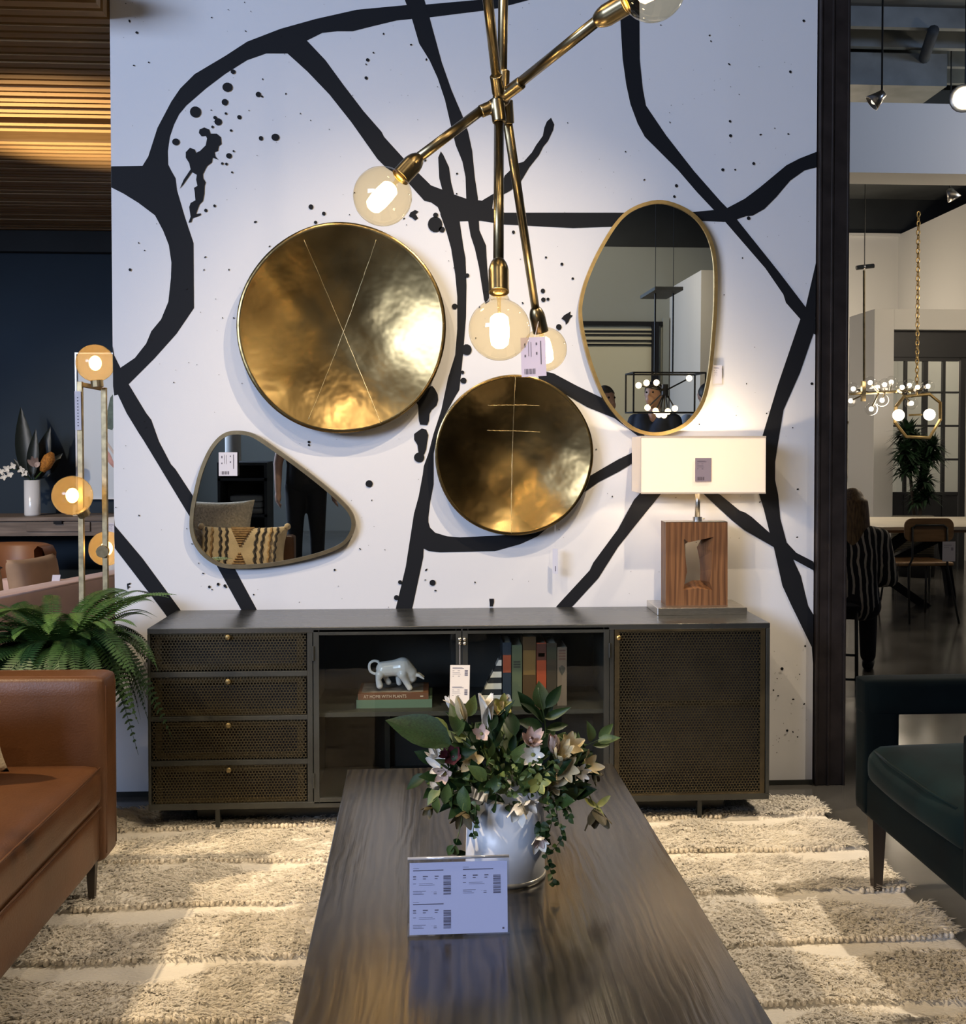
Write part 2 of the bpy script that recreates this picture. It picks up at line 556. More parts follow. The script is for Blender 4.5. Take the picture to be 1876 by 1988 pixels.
        g = (n + 1) * (n + 1)
        for q, sg in ((0, 1), (1, -1)):
            for i in range(n):
                for j in range(n):
                    a = k + q * g + i * (n + 1) + j
                    f = (a, a + 1, a + n + 2, a + n + 1)
                    s.f.append(f if sg > 0 else tuple(reversed(f)))
        return s
    def slab(s, poly, y0, y1):
        """outline of (x, z) points given thickness along y"""
        k = len(s.v)
        n = len(poly)
        s.v += [(p[0], y0, p[1]) for p in poly] + [(p[0], y1, p[1]) for p in poly]
        s.f.append(tuple(k + i for i in range(n)))
        s.f.append(tuple(k + n + i for i in reversed(range(n))))
        for i in range(n):
            j = (i + 1) % n
            s.f.append((k + j, k + i, k + n + i, k + n + j))
        return s
    def xform(s, M):
        s.v = [tuple(M @ Vector(p)) for p in s.v]
        return s
    def mesh(s, name):
        me = bpy.data.meshes.new(name)
        me.from_pydata(s.v, [], s.f)
        me.validate(clean_customdata=False)
        return me
    def build(s, name, material, parent=None, smooth=False, bevel=0.0, subsurf=0, remesh=0.0, weld=False, fixn=True):
        me = s.mesh(name)
        if fixn or weld:
            bm = bmesh.new()
            bm.from_mesh(me)
            if weld:
                bmesh.ops.remove_doubles(bm, verts=bm.verts, dist=1e-5)
            bmesh.ops.recalc_face_normals(bm, faces=bm.faces)
            bm.to_mesh(me)
            bm.free()
        return link(name, me, material, parent, smooth, bevel, subsurf, remesh)

def link(name, me, material, parent=None, smooth=False, bevel=0.0, subsurf=0, remesh=0.0):
    o = bpy.data.objects.new(name, me)
    C.objects.link(o)
    if material and not me.materials:
        me.materials.append(material)
    if smooth:
        for p in me.polygons:
            p.use_smooth = True
    if bevel:
        md = o.modifiers.new('edge', 'BEVEL')
        md.width = bevel
        md.segments = 2
        md.limit_method = 'ANGLE'
        md.angle_limit = math.radians(50)
    if remesh:
        md = o.modifiers.new('join', 'REMESH')
        md.mode = 'VOXEL'
        md.voxel_size = remesh
        md.use_smooth_shade = True
        md = o.modifiers.new('relax', 'SMOOTH')
        md.iterations = 4
        md.factor = 0.5
    if subsurf:
        md = o.modifiers.new('round', 'SUBSURF')
        md.levels = subsurf
        md.render_levels = subsurf
    put(o, parent)
    return o
def put(o, parent):
    if parent is not None:
        o.parent = parent
        # every root is an unrotated Empty or mesh; children keep their own place
        M = parent.matrix_basis.copy()
        p = parent
        while p.parent is not None:
            M = p.parent.matrix_basis @ p.matrix_parent_inverse @ M if False else M
            p = p.parent
        o.matrix_parent_inverse = world_of(parent).inverted()
def world_of(o):
    if o.parent is None:
        return o.matrix_basis.copy()
    return world_of(o.parent) @ o.matrix_parent_inverse @ o.matrix_basis
def tagit(o, label, cat, group=None):
    o['label'] = label
    o['category'] = cat
    if group:
        o['group'] = group
    return o
def thing(name, label, cat, loc, group=None):
    o = bpy.data.objects.new(name, None)
    C.objects.link(o)
    o.empty_display_size = 0.05
    o.location = loc
    return tagit(o, label, cat, group)
def struct(o):
    o['kind'] = 'structure'
    return o
def sub(o, label):
    o['label'] = label
    return o
def rotM(ax, deg):
    return Matrix.Rotation(math.radians(deg), 3, ax)
def catmull(pts, closed=True, n=4):
    out = []
    m = len(pts)
    pts = [Vector(p) for p in pts]
    for i in range(m if closed else m - 1):
        p0, p1, p2, p3 = (pts[(i - 1) % m], pts[i], pts[(i + 1) % m], pts[(i + 2) % m]) if closed else \
            (pts[max(i - 1, 0)], pts[i], pts[i + 1], pts[min(i + 2, m - 1)])
        for k in range(n):
            t = k / n
            out.append(0.5 * ((2 * p1) + (p2 - p0) * t + (2 * p0 - 5 * p1 + 4 * p2 - p3) * t * t + (3 * p1 - p0 - 3 * p2 + p3) * t ** 3))
    if not closed:
        out.append(pts[-1])
    return out
def inset(poly, d):
    """move a closed 2-D outline inwards by d"""
    n = len(poly)
    area = sum(poly[i][0] * poly[(i + 1) % n][1] - poly[(i + 1) % n][0] * poly[i][1] for i in range(n))
    sg = 1 if area > 0 else -1
    out = []
    for i in range(n):
        a, b = Vector(poly[i - 1][:2]), Vector(poly[(i + 1) % n][:2])
        t = (b - a).normalized()
        out.append((poly[i][0] - t.y * d * sg, poly[i][1] + t.x * d * sg))
    return out
def card(parent, name, o, ux, uz, w, h, t=0.0012, lines=(), bars=(), m=None, pm=None):
    """printed card: o = lower left corner, ux/uz = unit edges; lines/bars = (u0, v0, u1, v1) in 0..1"""
    o, ux, uz = Vector(o), Vector(ux).normalized(), Vector(uz).normalized()
    nn = ux.cross(uz)
    mb = MB()
    p = [o, o + ux * w, o + ux * w + uz * h, o + uz * h]
    mb.add(p + [q - nn * t for q in p], [(0, 1, 2, 3), (7, 6, 5, 4), (0, 4, 5, 1), (1, 5, 6, 2), (2, 6, 7, 3), (3, 7, 4, 0)])
    c = mb.build(name, m or M_PAPER, parent)
    if lines or bars:
        pb = MB()
        for (a, b, e, f) in list(lines) + list(bars):
            q = [o + nn * 0.0006 + ux * w * a + uz * h * b, o + nn * 0.0006 + ux * w * e + uz * h * b,
                 o + nn * 0.0006 + ux * w * e + uz * h * f, o + nn * 0.0006 + ux * w * a + uz * h * f]
            pb.add(q, [(0, 1, 2, 3)])
        pr = pb.build('print', pm or M_PRINT, c, fixn=False)
        pr['kind'] = 'stuff'
    return c
TAGL = [(0.12, 0.86, 0.62, 0.875), (0.12, 0.82, 0.7, 0.84), (0.12, 0.70, 0.22, 0.72), (0.38, 0.70, 0.5, 0.72), (0.12, 0.6, 0.5, 0.615),
        (0.12, 0.52, 0.55, 0.53), (0.12, 0.42, 0.2, 0.44), (0.4, 0.42, 0.5, 0.44)]
TAGB = [(0.74, 0.45, 0.9, 0.47), (0.74, 0.48, 0.9, 0.51), (0.74, 0.52, 0.9, 0.53), (0.74, 0.55, 0.9, 0.59), (0.74, 0.60, 0.9, 0.61),
        (0.74, 0.63, 0.9, 0.66), (0.74, 0.68, 0.9, 0.69), (0.74, 0.70, 0.9, 0.74)]
TAGB2 = [(0.12 + 0.05 * i, 0.06, 0.12 + 0.05 * i + (0.035 if i % 3 else 0.018), 0.2) for i in range(9)]
TAGL2 = [(0.78, 0.3, 0.82, 0.9), (0.6, 0.55, 0.66, 0.62), (0.6, 0.8, 0.66, 0.86), (0.4, 0.5, 0.42, 0.88), (0.3, 0.52, 0.32, 0.9), (0.14, 0.5, 0.2, 0.56), (0.14, 0.75, 0.2, 0.85)]
# ------------------------------------------------------------------ the setting
YW, YC = 4.36, 3.91
XL, XR = W(219, 700, YW).x, W(1583, 700, YW).x
fl = struct(MB().bb(-9, 12, -9, 16, -0.1, 0).build('floor', M_CONC))
wall = struct(MB().bb(XL, XR, YW, YW + 0.13, 0, 4.3).build('wall_mural', M_WALL))
wall['label'] = 'white display wall printed with black ink strokes and splatters'
base = struct(MB().bb(XL, XR, YW - 0.006, YW, 0, 0.02).build('baseboard_mural', M_BLACK))

INK = []
def stroke(poly, closed_smooth=True, lift=0.0):
    INK.append(poly)
stroke([(277,322),(288,304),(306,248),(333,197),(350,172),(378,144),(437,109),(480,81),(545,56),(613,37),(693,19),(789,10),(826,9),(938,-1),(1000,-12),(1120,-44),(1300,-110),(1400,-170),(1420,-145),(1310,-82),(1150,-24),(1070,-8),(1028,0),(968,16),(938,21),(834,34),(800,37),(770,40),(720,52),(685,61),(655,61),(626,64),(596,79),(560,104),(517,104),(480,117),(437,144),(400,172),(362,205),(348,222),(338,242),(330,266),(326,293),(327,330)])
stroke([(212,323),(277,322),(327,320),(333,332),(341,346),(344,370),(360,424),(376,472),(377,598),(343,648),(300,696),(250,746),(222,720),(216,700),(222,690),(234,714),(262,695),(284,667),(294,643),(313,620),(327,586),(332,540),(333,510),(328,476),(317,448),(301,418),(269,394),(240,376),(212,364)])
stroke([(212,750),(222,768),(229,766),(246,802),(271,843),(279,855),(368,1002),(422,1100),(467,1181),(474,1195),(504,1195),(497,1180),(456,1104),(373,960),(341,911),(332,901),(309,857),(294,815),(284,802),(250,746),(234,714),(222,690),(212,672)])
stroke([(212,1006),(223,1020),(277,1084),(349,1182),(362,1200),(330,1205),(318,1188),(279,1137),(223,1064),(212,1051)])
stroke([(557,103),(597,139),(640,184),(682,237),(733,309),(749,325),(790,352),(824,390),(837,393),(850,402),(856,416),(885,430),(960,428),(950,400),(938,390),(906,386),(880,377),(858,368),(837,360),(786,310),(746,266),(741,256),(706,216),(667,165),(632,117),(596,79)])
stroke([(930,390),(956,405),(980,413),(1217,413),(1342,412),(1385,408),(1410,410),(1415,430),(1406,431),(1361,429),(1250,436),(1193,440),(1113,443),(980,436),(929,428),(900,428),(885,420)])
stroke([(700,-330),(740,-150),(783,-14),(786,0),(800,37),(814,85),(834,117),(850,152),(864,194),(877,250),(885,282),(898,314),(904,344),(906,400),(909,429),(914,458),(922,482),(930,518),(940,582),(943,590),(950,585),(950,565),(947,529),(945,500),(944,477),(931,447),(930,429),(928,384),(922,344),(917,293),(909,256),(901,232),(877,176),(858,122),(834,34),(824,0),(822,-14),(782,-150),(742,-330)])
stroke([(856,294),(851,306),(853,346),(860,373),(855,416),(867,450),(876,482),(884,533),(888,576),(888,638),(884,689),(870,734),(857,796),(842,842),(832,880),(823,905),(821,921),(813,964),(804,997),(788,1100),(770,1175),(766,1195),(797,1195),(802,1175),(822,1082),(823,1064),(832,1030),(832,1004),(836,971),(842,941),(842,880),(846,859),(864,806),(884,770),(892,757),(899,691),(905,616),(906,554),(904,501),(900,480),(892,426),(884,400),(882,378),(876,354),(872,325),(861,301)])
stroke([(820,1000),(831,1010),(835,1024),(845,1034),(868,1041),(893,1043),(960,1040),(1010,1036),(1059,1020),(1062,1026),(1044,1041),(1011,1056),(961,1070),(855,1072),(833,1070),(823,1065),(815,1045)])
stroke([(1070,229),(1076,242),(1074,253),(1064,274),(1055,285),(1047,301),(1028,325),(1009,357),(990,371),(958,388),(955,410),(935,400),(937,389),(972,368),(980,341),(1004,318),(1017,314),(1033,296),(1041,282),(1054,264),(1057,248),(1062,236)])
stroke([(1215,-330),(1203,-14),(1205,48),(1209,115),(1216,165),(1224,202),(1238,240),(1252,266),(1316,330),(1353,373),(1386,408),(1409,432),(1486,521),(1521,572),(1526,588),(1555,621),(1577,646),(1592,650),(1592,620),(1564,596),(1513,529),(1433,429),(1420,412),(1400,392),(1348,333),(1294,264),(1254,205),(1248,173),(1242,115),(1241,-14),(1250,-330)])
stroke([(1395,405),(1410,405),(1446,386),(1474,365),(1527,321),(1552,308),(1590,295),(1600,292),(1600,324),(1589,325),(1562,331),(1534,351),(1507,383),(1484,406),(1461,419),(1448,420),(1430,426),(1412,432)])
stroke([(1592,510),(1564,597),(1553,622),(1510,748),(1481,844),(1470,900),(1470,945),(1474,960),(1483,989),(1494,1033),(1502,1061),(1519,1137),(1536,1174),(1576,1256),(1592,1290),(1592,1222),(1579,1193),(1569,1176),(1555,1118),(1540,1086),(1529,1059),(1515,1007),(1511,961),(1505,932),(1505,897),(1511,857),(1521,796),(1553,724),(1575,660),(1580,646),(1592,610)])
stroke([(1515,1040),(1546,1073),(1579,1090),(1592,1096),(1592,1114),(1579,1107),(1540,1086),(1520,1080)])
stroke([(1340,930),(1365,945),(1398,960),(1436,991),(1447,995),(1459,1003),(1495,1035),(1512,1060),(1502,1062),(1445,1029),(1421,1010),(1365,958),(1335,940)])
stroke([(1270,930),(1305,930),(1284,958),(1240,1012),(1200,1062),(1162,1122),(1115,1173),(1098,1190),(1070,1190),(1084,1173),(1145,1107),(1152,1092),(1200,1027),(1231,970),(1242,958)])
stroke([(1110,945),(1150,921),(1200,892),(1229,878),(1262,864),(1262,884),(1229,899),(1201,916),(1162,936),(1137,954),(1105,968)])
stroke([(1040,715),(1062,722),(1075,725),(1120,749),(1172,774),(1215,800),(1252,846),(1238,846),(1193,812),(1141,791),(1104,769),(1050,745)])
SPL = [[(p[0] / 3.752, p[1] / 3.752) for p in [(1450,970),(1455,945),(1490,930),(1525,945),(1535,975),(1580,975),(1610,1000),(1615,1050),(1595,1065),(1590,1100),(1565,1110),(1570,1140),(1592,1165),(1550,1150),(1545,1185),(1510,1210),(1495,1240),(1480,1270),(1482,1300),(1500,1330),(1492,1355),(1490,1410),(1480,1465),(1455,1490),(1440,1530),(1430,1560),(1465,1555),(1465,1568),(1405,1590),(1395,1620),(1375,1622),(1390,1580),(1380,1510),(1390,1480),(1425,1460),(1420,1400),(1415,1370),(1440,1355),(1430,1310),(1435,1275),(1400,1255),(1340,1340),(1310,1378),(1340,1310),(1390,1235),(1380,1190),(1355,1150),(1355,1110),(1385,1078),(1420,1090),(1430,1115),(1460,1100),(1500,1060),(1510,1010),(1500,990),(1470,995)]],
    [(800 + p[0] / 4.69, 480 + p[1] / 4.69) for p in [(165,1270),(185,1262),(210,1290),(235,1340),(240,1390),(225,1440),(180,1480),(160,1520),(155,1580),(140,1620),(75,1615),(65,1580),(60,1500),(55,1440),(40,1415),(60,1400),(100,1320)]],
    [(800 + p[0] / 4.69, 480 + p[1] / 4.69) for p in [(90,1650),(130,1660),(150,1710),(140,1770),(130,1840),(115,1880),(100,1895),(60,1876),(50,1800),(20,1750),(20,1700),(60,1670)]],
    [(800 + p[0] / 4.69, 480 + p[1] / 4.69) for p in [(1360,650),(1385,620),(1420,600),(1445,585),(1440,615),(1465,622),(1440,645),(1425,680),(1400,705),(1395,675)]],
    [(797,413),(806,408),(813,411),(807,416),(812,424),(806,428),(800,423),(794,420)],
    [(247,1133),(254,1131),(254,1134),(249,1136),(250,1138),(253,1138),(253,1140),(249,1141),(250,1143),(248,1144)],
    [(950,1162),(959,1162),(959,1170),(957,1177),(951,1177),(951,1171)]]
DOTS = [(453,140,4.5),(442,170,9.5),(437,199,6),(439,221,2.5),(380,218,10.5),(424,237,7),(418,229,3.5),(465,228,4),(449,254,2.5),(413,247,2.5),(342,276,7),(445,303,5.5),(432,318,2.5),(440,319,2.5),(451,335,2),(454,294,2),(417,400,2.5),(400,409,3),(502,184,5),(509,188,2),(507,269,4),(535,267,7.5),(845,436,14),(846,418,5),(858,446,6),(907,535,4.5),(883,595,5.5),(906,679,10),(900,739,6),(898,723,3.5),(1054,565,4.3),(1055,582,4.5),(1064,581,3),(1091,513,3),(1060,500,2.2),(1112,541,2.5),(1085,635,5.5),(717,939,7),(840,1131,6),(770,1160,5),(777,1130,4),(814,888,10),(604,402,4.5),(629,415,3.5),(613,432,3.2),(714,117,3.2),(711,152,3),(725,103,1.5),(1453,424,3.5),(1403,330,3),(1463,318,2.8),(1427,330,1.8),(1560,41,2.5),(1534,140,2.5),(1417,236,2.5),(1418,264,3),(266,64,2.5),(253,524,2.6),(1313,361,3),(1309,382,2.5),(997,451,3),(600,858,2.5),(600,864,2),(650,1106,2),(424,1134,2.8),(407,1139,2.6),(437,1137,2.8),(1563,1254,2),(1518,1298,3.2),(1528,1418,2.4),(1576,745,3)]
def decal(name, poly, k):
    pts = [W(px, py, YW) for px, py in poly]
    y = YW - 0.0010 - 0.00012 * k
    y = y
    mb = MB()
    n = len(pts)
    mb.v = [(max(XL + 0.0005, min(XR - 0.0005, p.x)), y, p.z) for p in pts]
    mb.f = [tuple(range(n))]
    me = mb.mesh(name)
    bm = bmesh.new()
    bm.from_mesh(me)
    bmesh.ops.triangulate(bm, faces=bm.faces, ngon_method='EAR_CLIP')
    bm.to_mesh(me)
    bm.free()
    return link(name, me, M_INK, wall)
for k, poly in enumerate(INK):
    decal('painted_stroke', poly, k)
for k, poly in enumerate(SPL):
    decal('painted_splat', poly, 20 + k)
mb = MB()
def speck(px, py, rx, ry, a, y, n=8):
    c = W(px, py, YW)
    s = YW / FPX
    k = len(mb.v)
    for i in range(n):
        t = 2 * math.pi * i / n
        x, z = rx * math.cos(t), ry * math.sin(t)
        mb.v.append((c.x + (x * math.cos(a) - z * math.sin(a)) * s, y, c.z + (x * math.sin(a) + z * math.cos(a)) * s))
    mb.f.append(tuple(range(k, k + n)))
for i, (px, py, r) in enumerate(DOTS):
    speck(px, py, r, r * R.uniform(0.9, 1.1), 0, YW - 0.0045, 14)
for i in range(420):
    px, py = R.uniform(224, 1574), R.uniform(2, 1180)
    r = 0.45 + 1.5 * R.random() ** 3
    speck(px, py, r * R.uniform(1, 1.7), r * R.uniform(0.7, 1), R.uniform(0, 3.14), YW - 0.0042, 7)
for i in range(30):
    px, py = R.uniform(1500, 1570), R.uniform(1220, 1480)
    r = 0.45 + 1.4 * R.random() ** 3
    speck(px, py, r * R.uniform(1, 1.7), r, R.uniform(0, 3.14), YW - 0.0042, 7)
sp = mb.build('painted_speckles', M_INK, wall, fixn=False)
sp['kind'] = 'stuff'

# black steel column at the wall's end
x0, x1 = W(1588, 800, YW - 0.02).x, W(1645, 800, YW - 0.02).x
col = struct(MB().bb(x0, x1, YW - 0.02, YW + 0.2, 0, 4.6).build('trim_1', M_POST, bevel=0.004))
col['label'] = 'black painted steel column at the end of the mural wall'
for fx in (0.0, 0.40, 0.93):
    xx = x0 + (x1 - x0) * fx
    MB().bb(xx, xx + 0.010, YW - 0.026, YW - 0.02, 0, 4.6).build('raised_rib', M_POST, col, bevel=0.002)

# ---------------- shop shell
struct(MB().bb(-9, 12, -9, 3.0, 4.6, 4.7).build('ceiling_front', M_CEIL))
cr = struct(MB().bb(1.4, 12, 3.0, 16, 4.9, 5.0).build('ceiling_back', mat('grey_ceiling_deck', (0.07, 0.076, 0.076), 0.8, var=0.3, vscale=1.5)))
for i in range(10):
    yy = 8.5 + i * 0.42
    MB().bb(1.5, 6.1, yy, yy + 0.06, 4.74, 4.9).build('joist', M_DUCT, cr)
for i in range(4):
    xx = 2.7 + i * 0.85
    MB().rod((xx - 0.5, 8.4, 4.68), (xx + 0.9, 12.6, 4.68), 0.045, n=10).build('pipe', M_DUCT if i % 2 else M_CEIL, cr, smooth=True)
MB().bb(3.3, 4.3, 9.0, 9.7, 4.45, 4.72).build('duct', M_DUCT, cr)
MB().bb(4.3, 5.3, 9.9, 10.7, 4.45, 4.72).build('duct', M_CEIL, cr)

# right-hand side of the shop, beyond the column
Z0 = W(1750, 336, 8.0).z
Z1 = W(1750, 200, 8.0).z
bm_ = struct(MB().bb(1.6, 9, 8.0, 8.35, Z0, Z1 + 0.0).build('trim_2', M_WHITE))
bm_['label'] = 'white dropped beam across the back of the shop'
YF = 15.0
struct(MB().bb(-9, 12, YF, YF + 0.1, 0, W(1690, 458, YF).z).build('wall_far', M_WHITE))
struct(MB().bb(-9, 12, YF + 0.02, YF + 0.12, 0, 5.2).build('wall_far_upper', M_CEIL))
MB().bb(W(1640, 458, YF).x, W(1747, 458, YF).x, YF - 0.05, YF, W(1690, 459, YF).z, W(1690, 454, YF).z).build('ledge', M_WHITE, bpy.data.objects['wall_far'])
xs = W(1745, 458, YF).x
struct(MB().bb(xs, xs + 0.1, 8.4, YF, 0, W(1745, 456, YF).z).build('wall_right', M_WHITE))
# white portal with a dark steel-framed screen
YP = 11.9
xa, xb, xc = W(1697, 800, YP).x, W(1735, 800, YP).x, xs
zt = W(1760, 600, YP).z
zh = W(1800, 640, YP).z
portal = MB()
portal.bb(xa, xb, YP, YP + 0.75, 0, zt)
portal.bb(xb, xc, YP, YP + 0.75, zh, zt)
struct(portal.build('wall_portal', M_WHITE, bevel=0.003))
M_FRAME = mat('window_black_steel', (0.012, 0.013, 0.016), 0.5)
screen = MB().bb(xb, xc, YP + 0.1, YP + 0.22, W(1800, 692, YP).z, zh).build('window_1', M_FRAME)
struct(screen)
screen['label'] = 'black steel framed glass screen in the white portal'
for px, w in ((1757, 5), (1795, 9), (1831, 5), (1868, 10)):
    a, b = W(px - w / 2, 800, YP + 0.15).x, W(px + w / 2, 800, YP + 0.15).x
    MB().bb(a, b, YP + 0.12, YP + 0.17, 0.0, W(1800, 690, YP).z).build('mullion', M_FRAME, screen)
for py, h in ((697, 9), (762, 3.5), (827, 4), (892, 4), (958, 6)):
    a, b = W(1800, py + h / 2, YP + 0.15).z, W(1800, py - h / 2, YP + 0.15).z
    MB().bb(xb, W(1872, 800, YP).x, YP + 0.115, YP + 0.165, a, b).build('glazing_bar', M_FRAME, screen)
MB().bb(xb, W(1872, 800, YP).x, YP + 0.13, YP + 0.16, 0, W(1800, 957, YP).z).build('kick_panel', M_FRAME, screen)
M_PANE = clear('window_glass', (0.93, 0.96, 0.95))
MB().bb(xb, W(1872, 800, YP).x, YP + 0.139, YP + 0.143, W(1800, 957, YP).z, W(1800, 695, YP).z).build('pane', M_PANE, screen)

# left side beyond the mural: navy wall and slatted oak canopy
YN = 8.7
nav = struct(MB().bb(-9, XL + 0.6, YN, YN + 0.1, 0, 4.2).build('wall_navy', M_NAVY))
ZC = 3.07
can = struct(MB().bb(-6, XL - 0.004, 3.9, YN, ZC + 0.075, ZC + 0.095).build('ceiling_canopy', mat('canopy_brown', (0.045, 0.024, 0.010), 0.8)))
can['label'] = 'dark canopy lined with oak slats'
me0 = None
y = 3.98
i = 0
sk = {21, 24, 25}
while y < W(100, 462, 8.6).y - 0.02:
    hgt = 0.06 if i not in sk else 0.02
    if i not in sk:
        if me0 is None:
            o = MB().bb(-6, XL - 0.004, -0.026, 0.026, -0.037, 0.037).build('slat', M_SLAT, can)
            me0 = o.data
        else:
            o = link('slat', me0, None, None)
        put(o, None)
        o.location = (0, y, ZC + 0.037 + R.uniform(-0.004, 0.004))
        o.parent = can
        o.matrix_parent_inverse = Matrix.Identity(4)
    y += 0.083
    i += 1
struct(MB().bb(-6, XL + 0.12, YN - 0.1, YN - 0.02, ZC - 0.16, ZC + 0.1).build('trim_4', M_CEIL))
struct(MB().bb(-9, -8.9, 3, 9, 0, 4.2).build('wall_left', M_NAVY))

# the shop behind the photographer (seen in the mirrors)
def V(px, py, Zv):
    p = W(px, py + 50, Zv)
    return Vector((p.x, 2 * YW - p.y, p.z))
YB = 2 * YW - 15.0
M_GREYW = mat('grey_plaster', (0.30, 0.32, 0.30), 0.8)
struct(MB().bb(-9, 12, YB - 0.1, YB, 0, V(1280, 468, 15).z).build('wall_back', M_GREYW))
struct(MB().bb(-9, 12, YB - 0.12, YB - 0.02, 0, 4.7).build('wall_back_upper', M_CEIL))
a, b = V(1358, 510, 13.2), V(1420, 510, 13.2)
struct(MB().bb(a.x, b.x, YB, a.y, 0, a.z).build('trim_5', M_WHITE))
# shaded window
win = MB().bb(V(1100, 700, 15).x, V(1262, 700, 15).x, YB, YB + 0.02, 0.2, V(1200, 625, 15).z).build('window_2', mat('linen_blind', (0.62, 0.58, 0.42), 0.8))
struct(win)
win['label'] = 'cream roman blind with dark stripes in the back window'
for py, h in ((615, 8), (630, 3), (637, 3), (648, 3), (656, 3)):
    MB().bb(V(1100, py, 15).x, V(1262 if py > 620 else 1284, py, 15).x, YB + 0.02, YB + 0.05, V(1200, py + h / 2, 15).z, V(1200, py - h / 2, 15).z).build('stripe', M_INK, win)
MB().bb(V(1262, 700, 15).x, V(1275, 700, 15).x, YB, YB + 0.08, 0, V(1270, 612, 15).z).build('side_post', M_INK, win)
MB().bb(V(1283, 700, 15).x, V(1295, 700, 15).x, YB, YB + 0.06, 0, V(1270, 604, 15).z).build('casing', M_GREYW, win)
# ------------------------------------------------------------------ brass dishes
def dish(name, label, cx, cy, rpx, stand, seams, squash=1.0):
    c = W(cx, cy, YW - stand)
    r = rpx * (YW - stand) / FPX
    root = thing(name, label, 'wall art', (c.x, YW, c.z), 'hammered brass dishes on the mural wall')
    nr, na = 26, 96
    mb = MB()
    rnd = random.Random(int(cx))
    ph = [rnd.uniform(0, 6.28) for _ in range(6)]
    def surf(u, a):
        rr = r * u * (1 + 0.006 * math.sin(2 * a + ph[0]) + 0.004 * math.sin(5 * a + ph[1]))
        x, z = rr * math.cos(a), rr * math.sin(a) * squash
        d = (stand - 0.012) * (1 - u * u)
        d += 0.0022 * math.sin(9 * x / r + ph[2]) * math.sin(8 * z / r + ph[3]) * (1 - 0.5 * u)
        return Vector((c.x + x, YW - stand + d, c.z + z))
    cen = surf(0, 0)
    mb.v.append(tuple(cen))
    for i in range(1, nr + 1):
        for j in range(na):
            mb.v.append(tuple(surf(i / nr, 2 * math.pi * j / na)))
    for j in range(na):
        mb.f.append((0, 1 + j, 1 + (j + 1) % na))
    for i in range(nr - 1):
        for j in range(na):
            a, b = 1 + i * na, 1 + (i + 1) * na
            j2 = (j + 1) % na
            mb.f.append((a + j, b + j, b + j2, a + j2))
    o = mb.build('bowl', M_DISH, root, smooth=True)
    md = o.modifiers.new('thick', 'SOLIDIFY')
    md.thickness = 0.004
    md.offset = 1.0
    for s in seams:
        pts = []
        for (px, py) in s:
            p = W(px, py, YW - stand)
            u = min(1, math.hypot(p.x - c.x, p.z - c.z) / r)
            pts.append(surf(u, math.atan2((p.z - c.z) / squash, p.x - c.x)) + Vector((0, -0.0010, 0)))
        n = 40
        path = []
        for i in range(n + 1):
            t = i / n
            px = s[0][0] + (s[-1][0] - s[0][0]) * t
            py = s[0][1] + (s[-1][1] - s[0][1]) * t
            p = W(px, py, YW - stand)
            u = min(1, math.hypot(p.x - c.x, p.z - c.z) / r)
            path.append(surf(u, math.atan2((p.z - c.z) / squash, p.x - c.x)) + Vector((R.uniform(-0.0006, 0.0006), -0.0012, R.uniform(-0.0006, 0.0006))))
        MB().tube(path, [0.0011 * R.uniform(0.5, 1.4) for _ in path], 6).build('stitched_seam', M_SEAM, root, smooth=True)
    return root
dish('brass_dish', 'large hammered brass dish with a long crossed seam hung on the mural wall', 664, 637, 201, 0.085,
     [[(590, 465), (740, 822)], [(730, 465), (598, 815)]])
d2 = dish('brass_dish', 'smaller brass dish with two short bars across a vertical seam', 999, 884, 155, 0.075,
     [[(1001, 733), (993, 1035)], [(948, 786), (1049, 787)], [(947, 835), (1051, 838)]])
# price tag hanging from the smaller dish
p = W(1078, 1065, YW - 0.06)
t_ = card(d2, 'price_tag', p + Vector((-0.010, 0, -0.10)), (0.9, -0.45, 0), (0, 0, 1), 0.022, 0.10, lines=[(0.5, 0.1, 0.65, 0.3)])
MB().rod(W(1078, 1015, YW - 0.07), p, 0.0005, n=5).build('string', M_PAPER, d2)

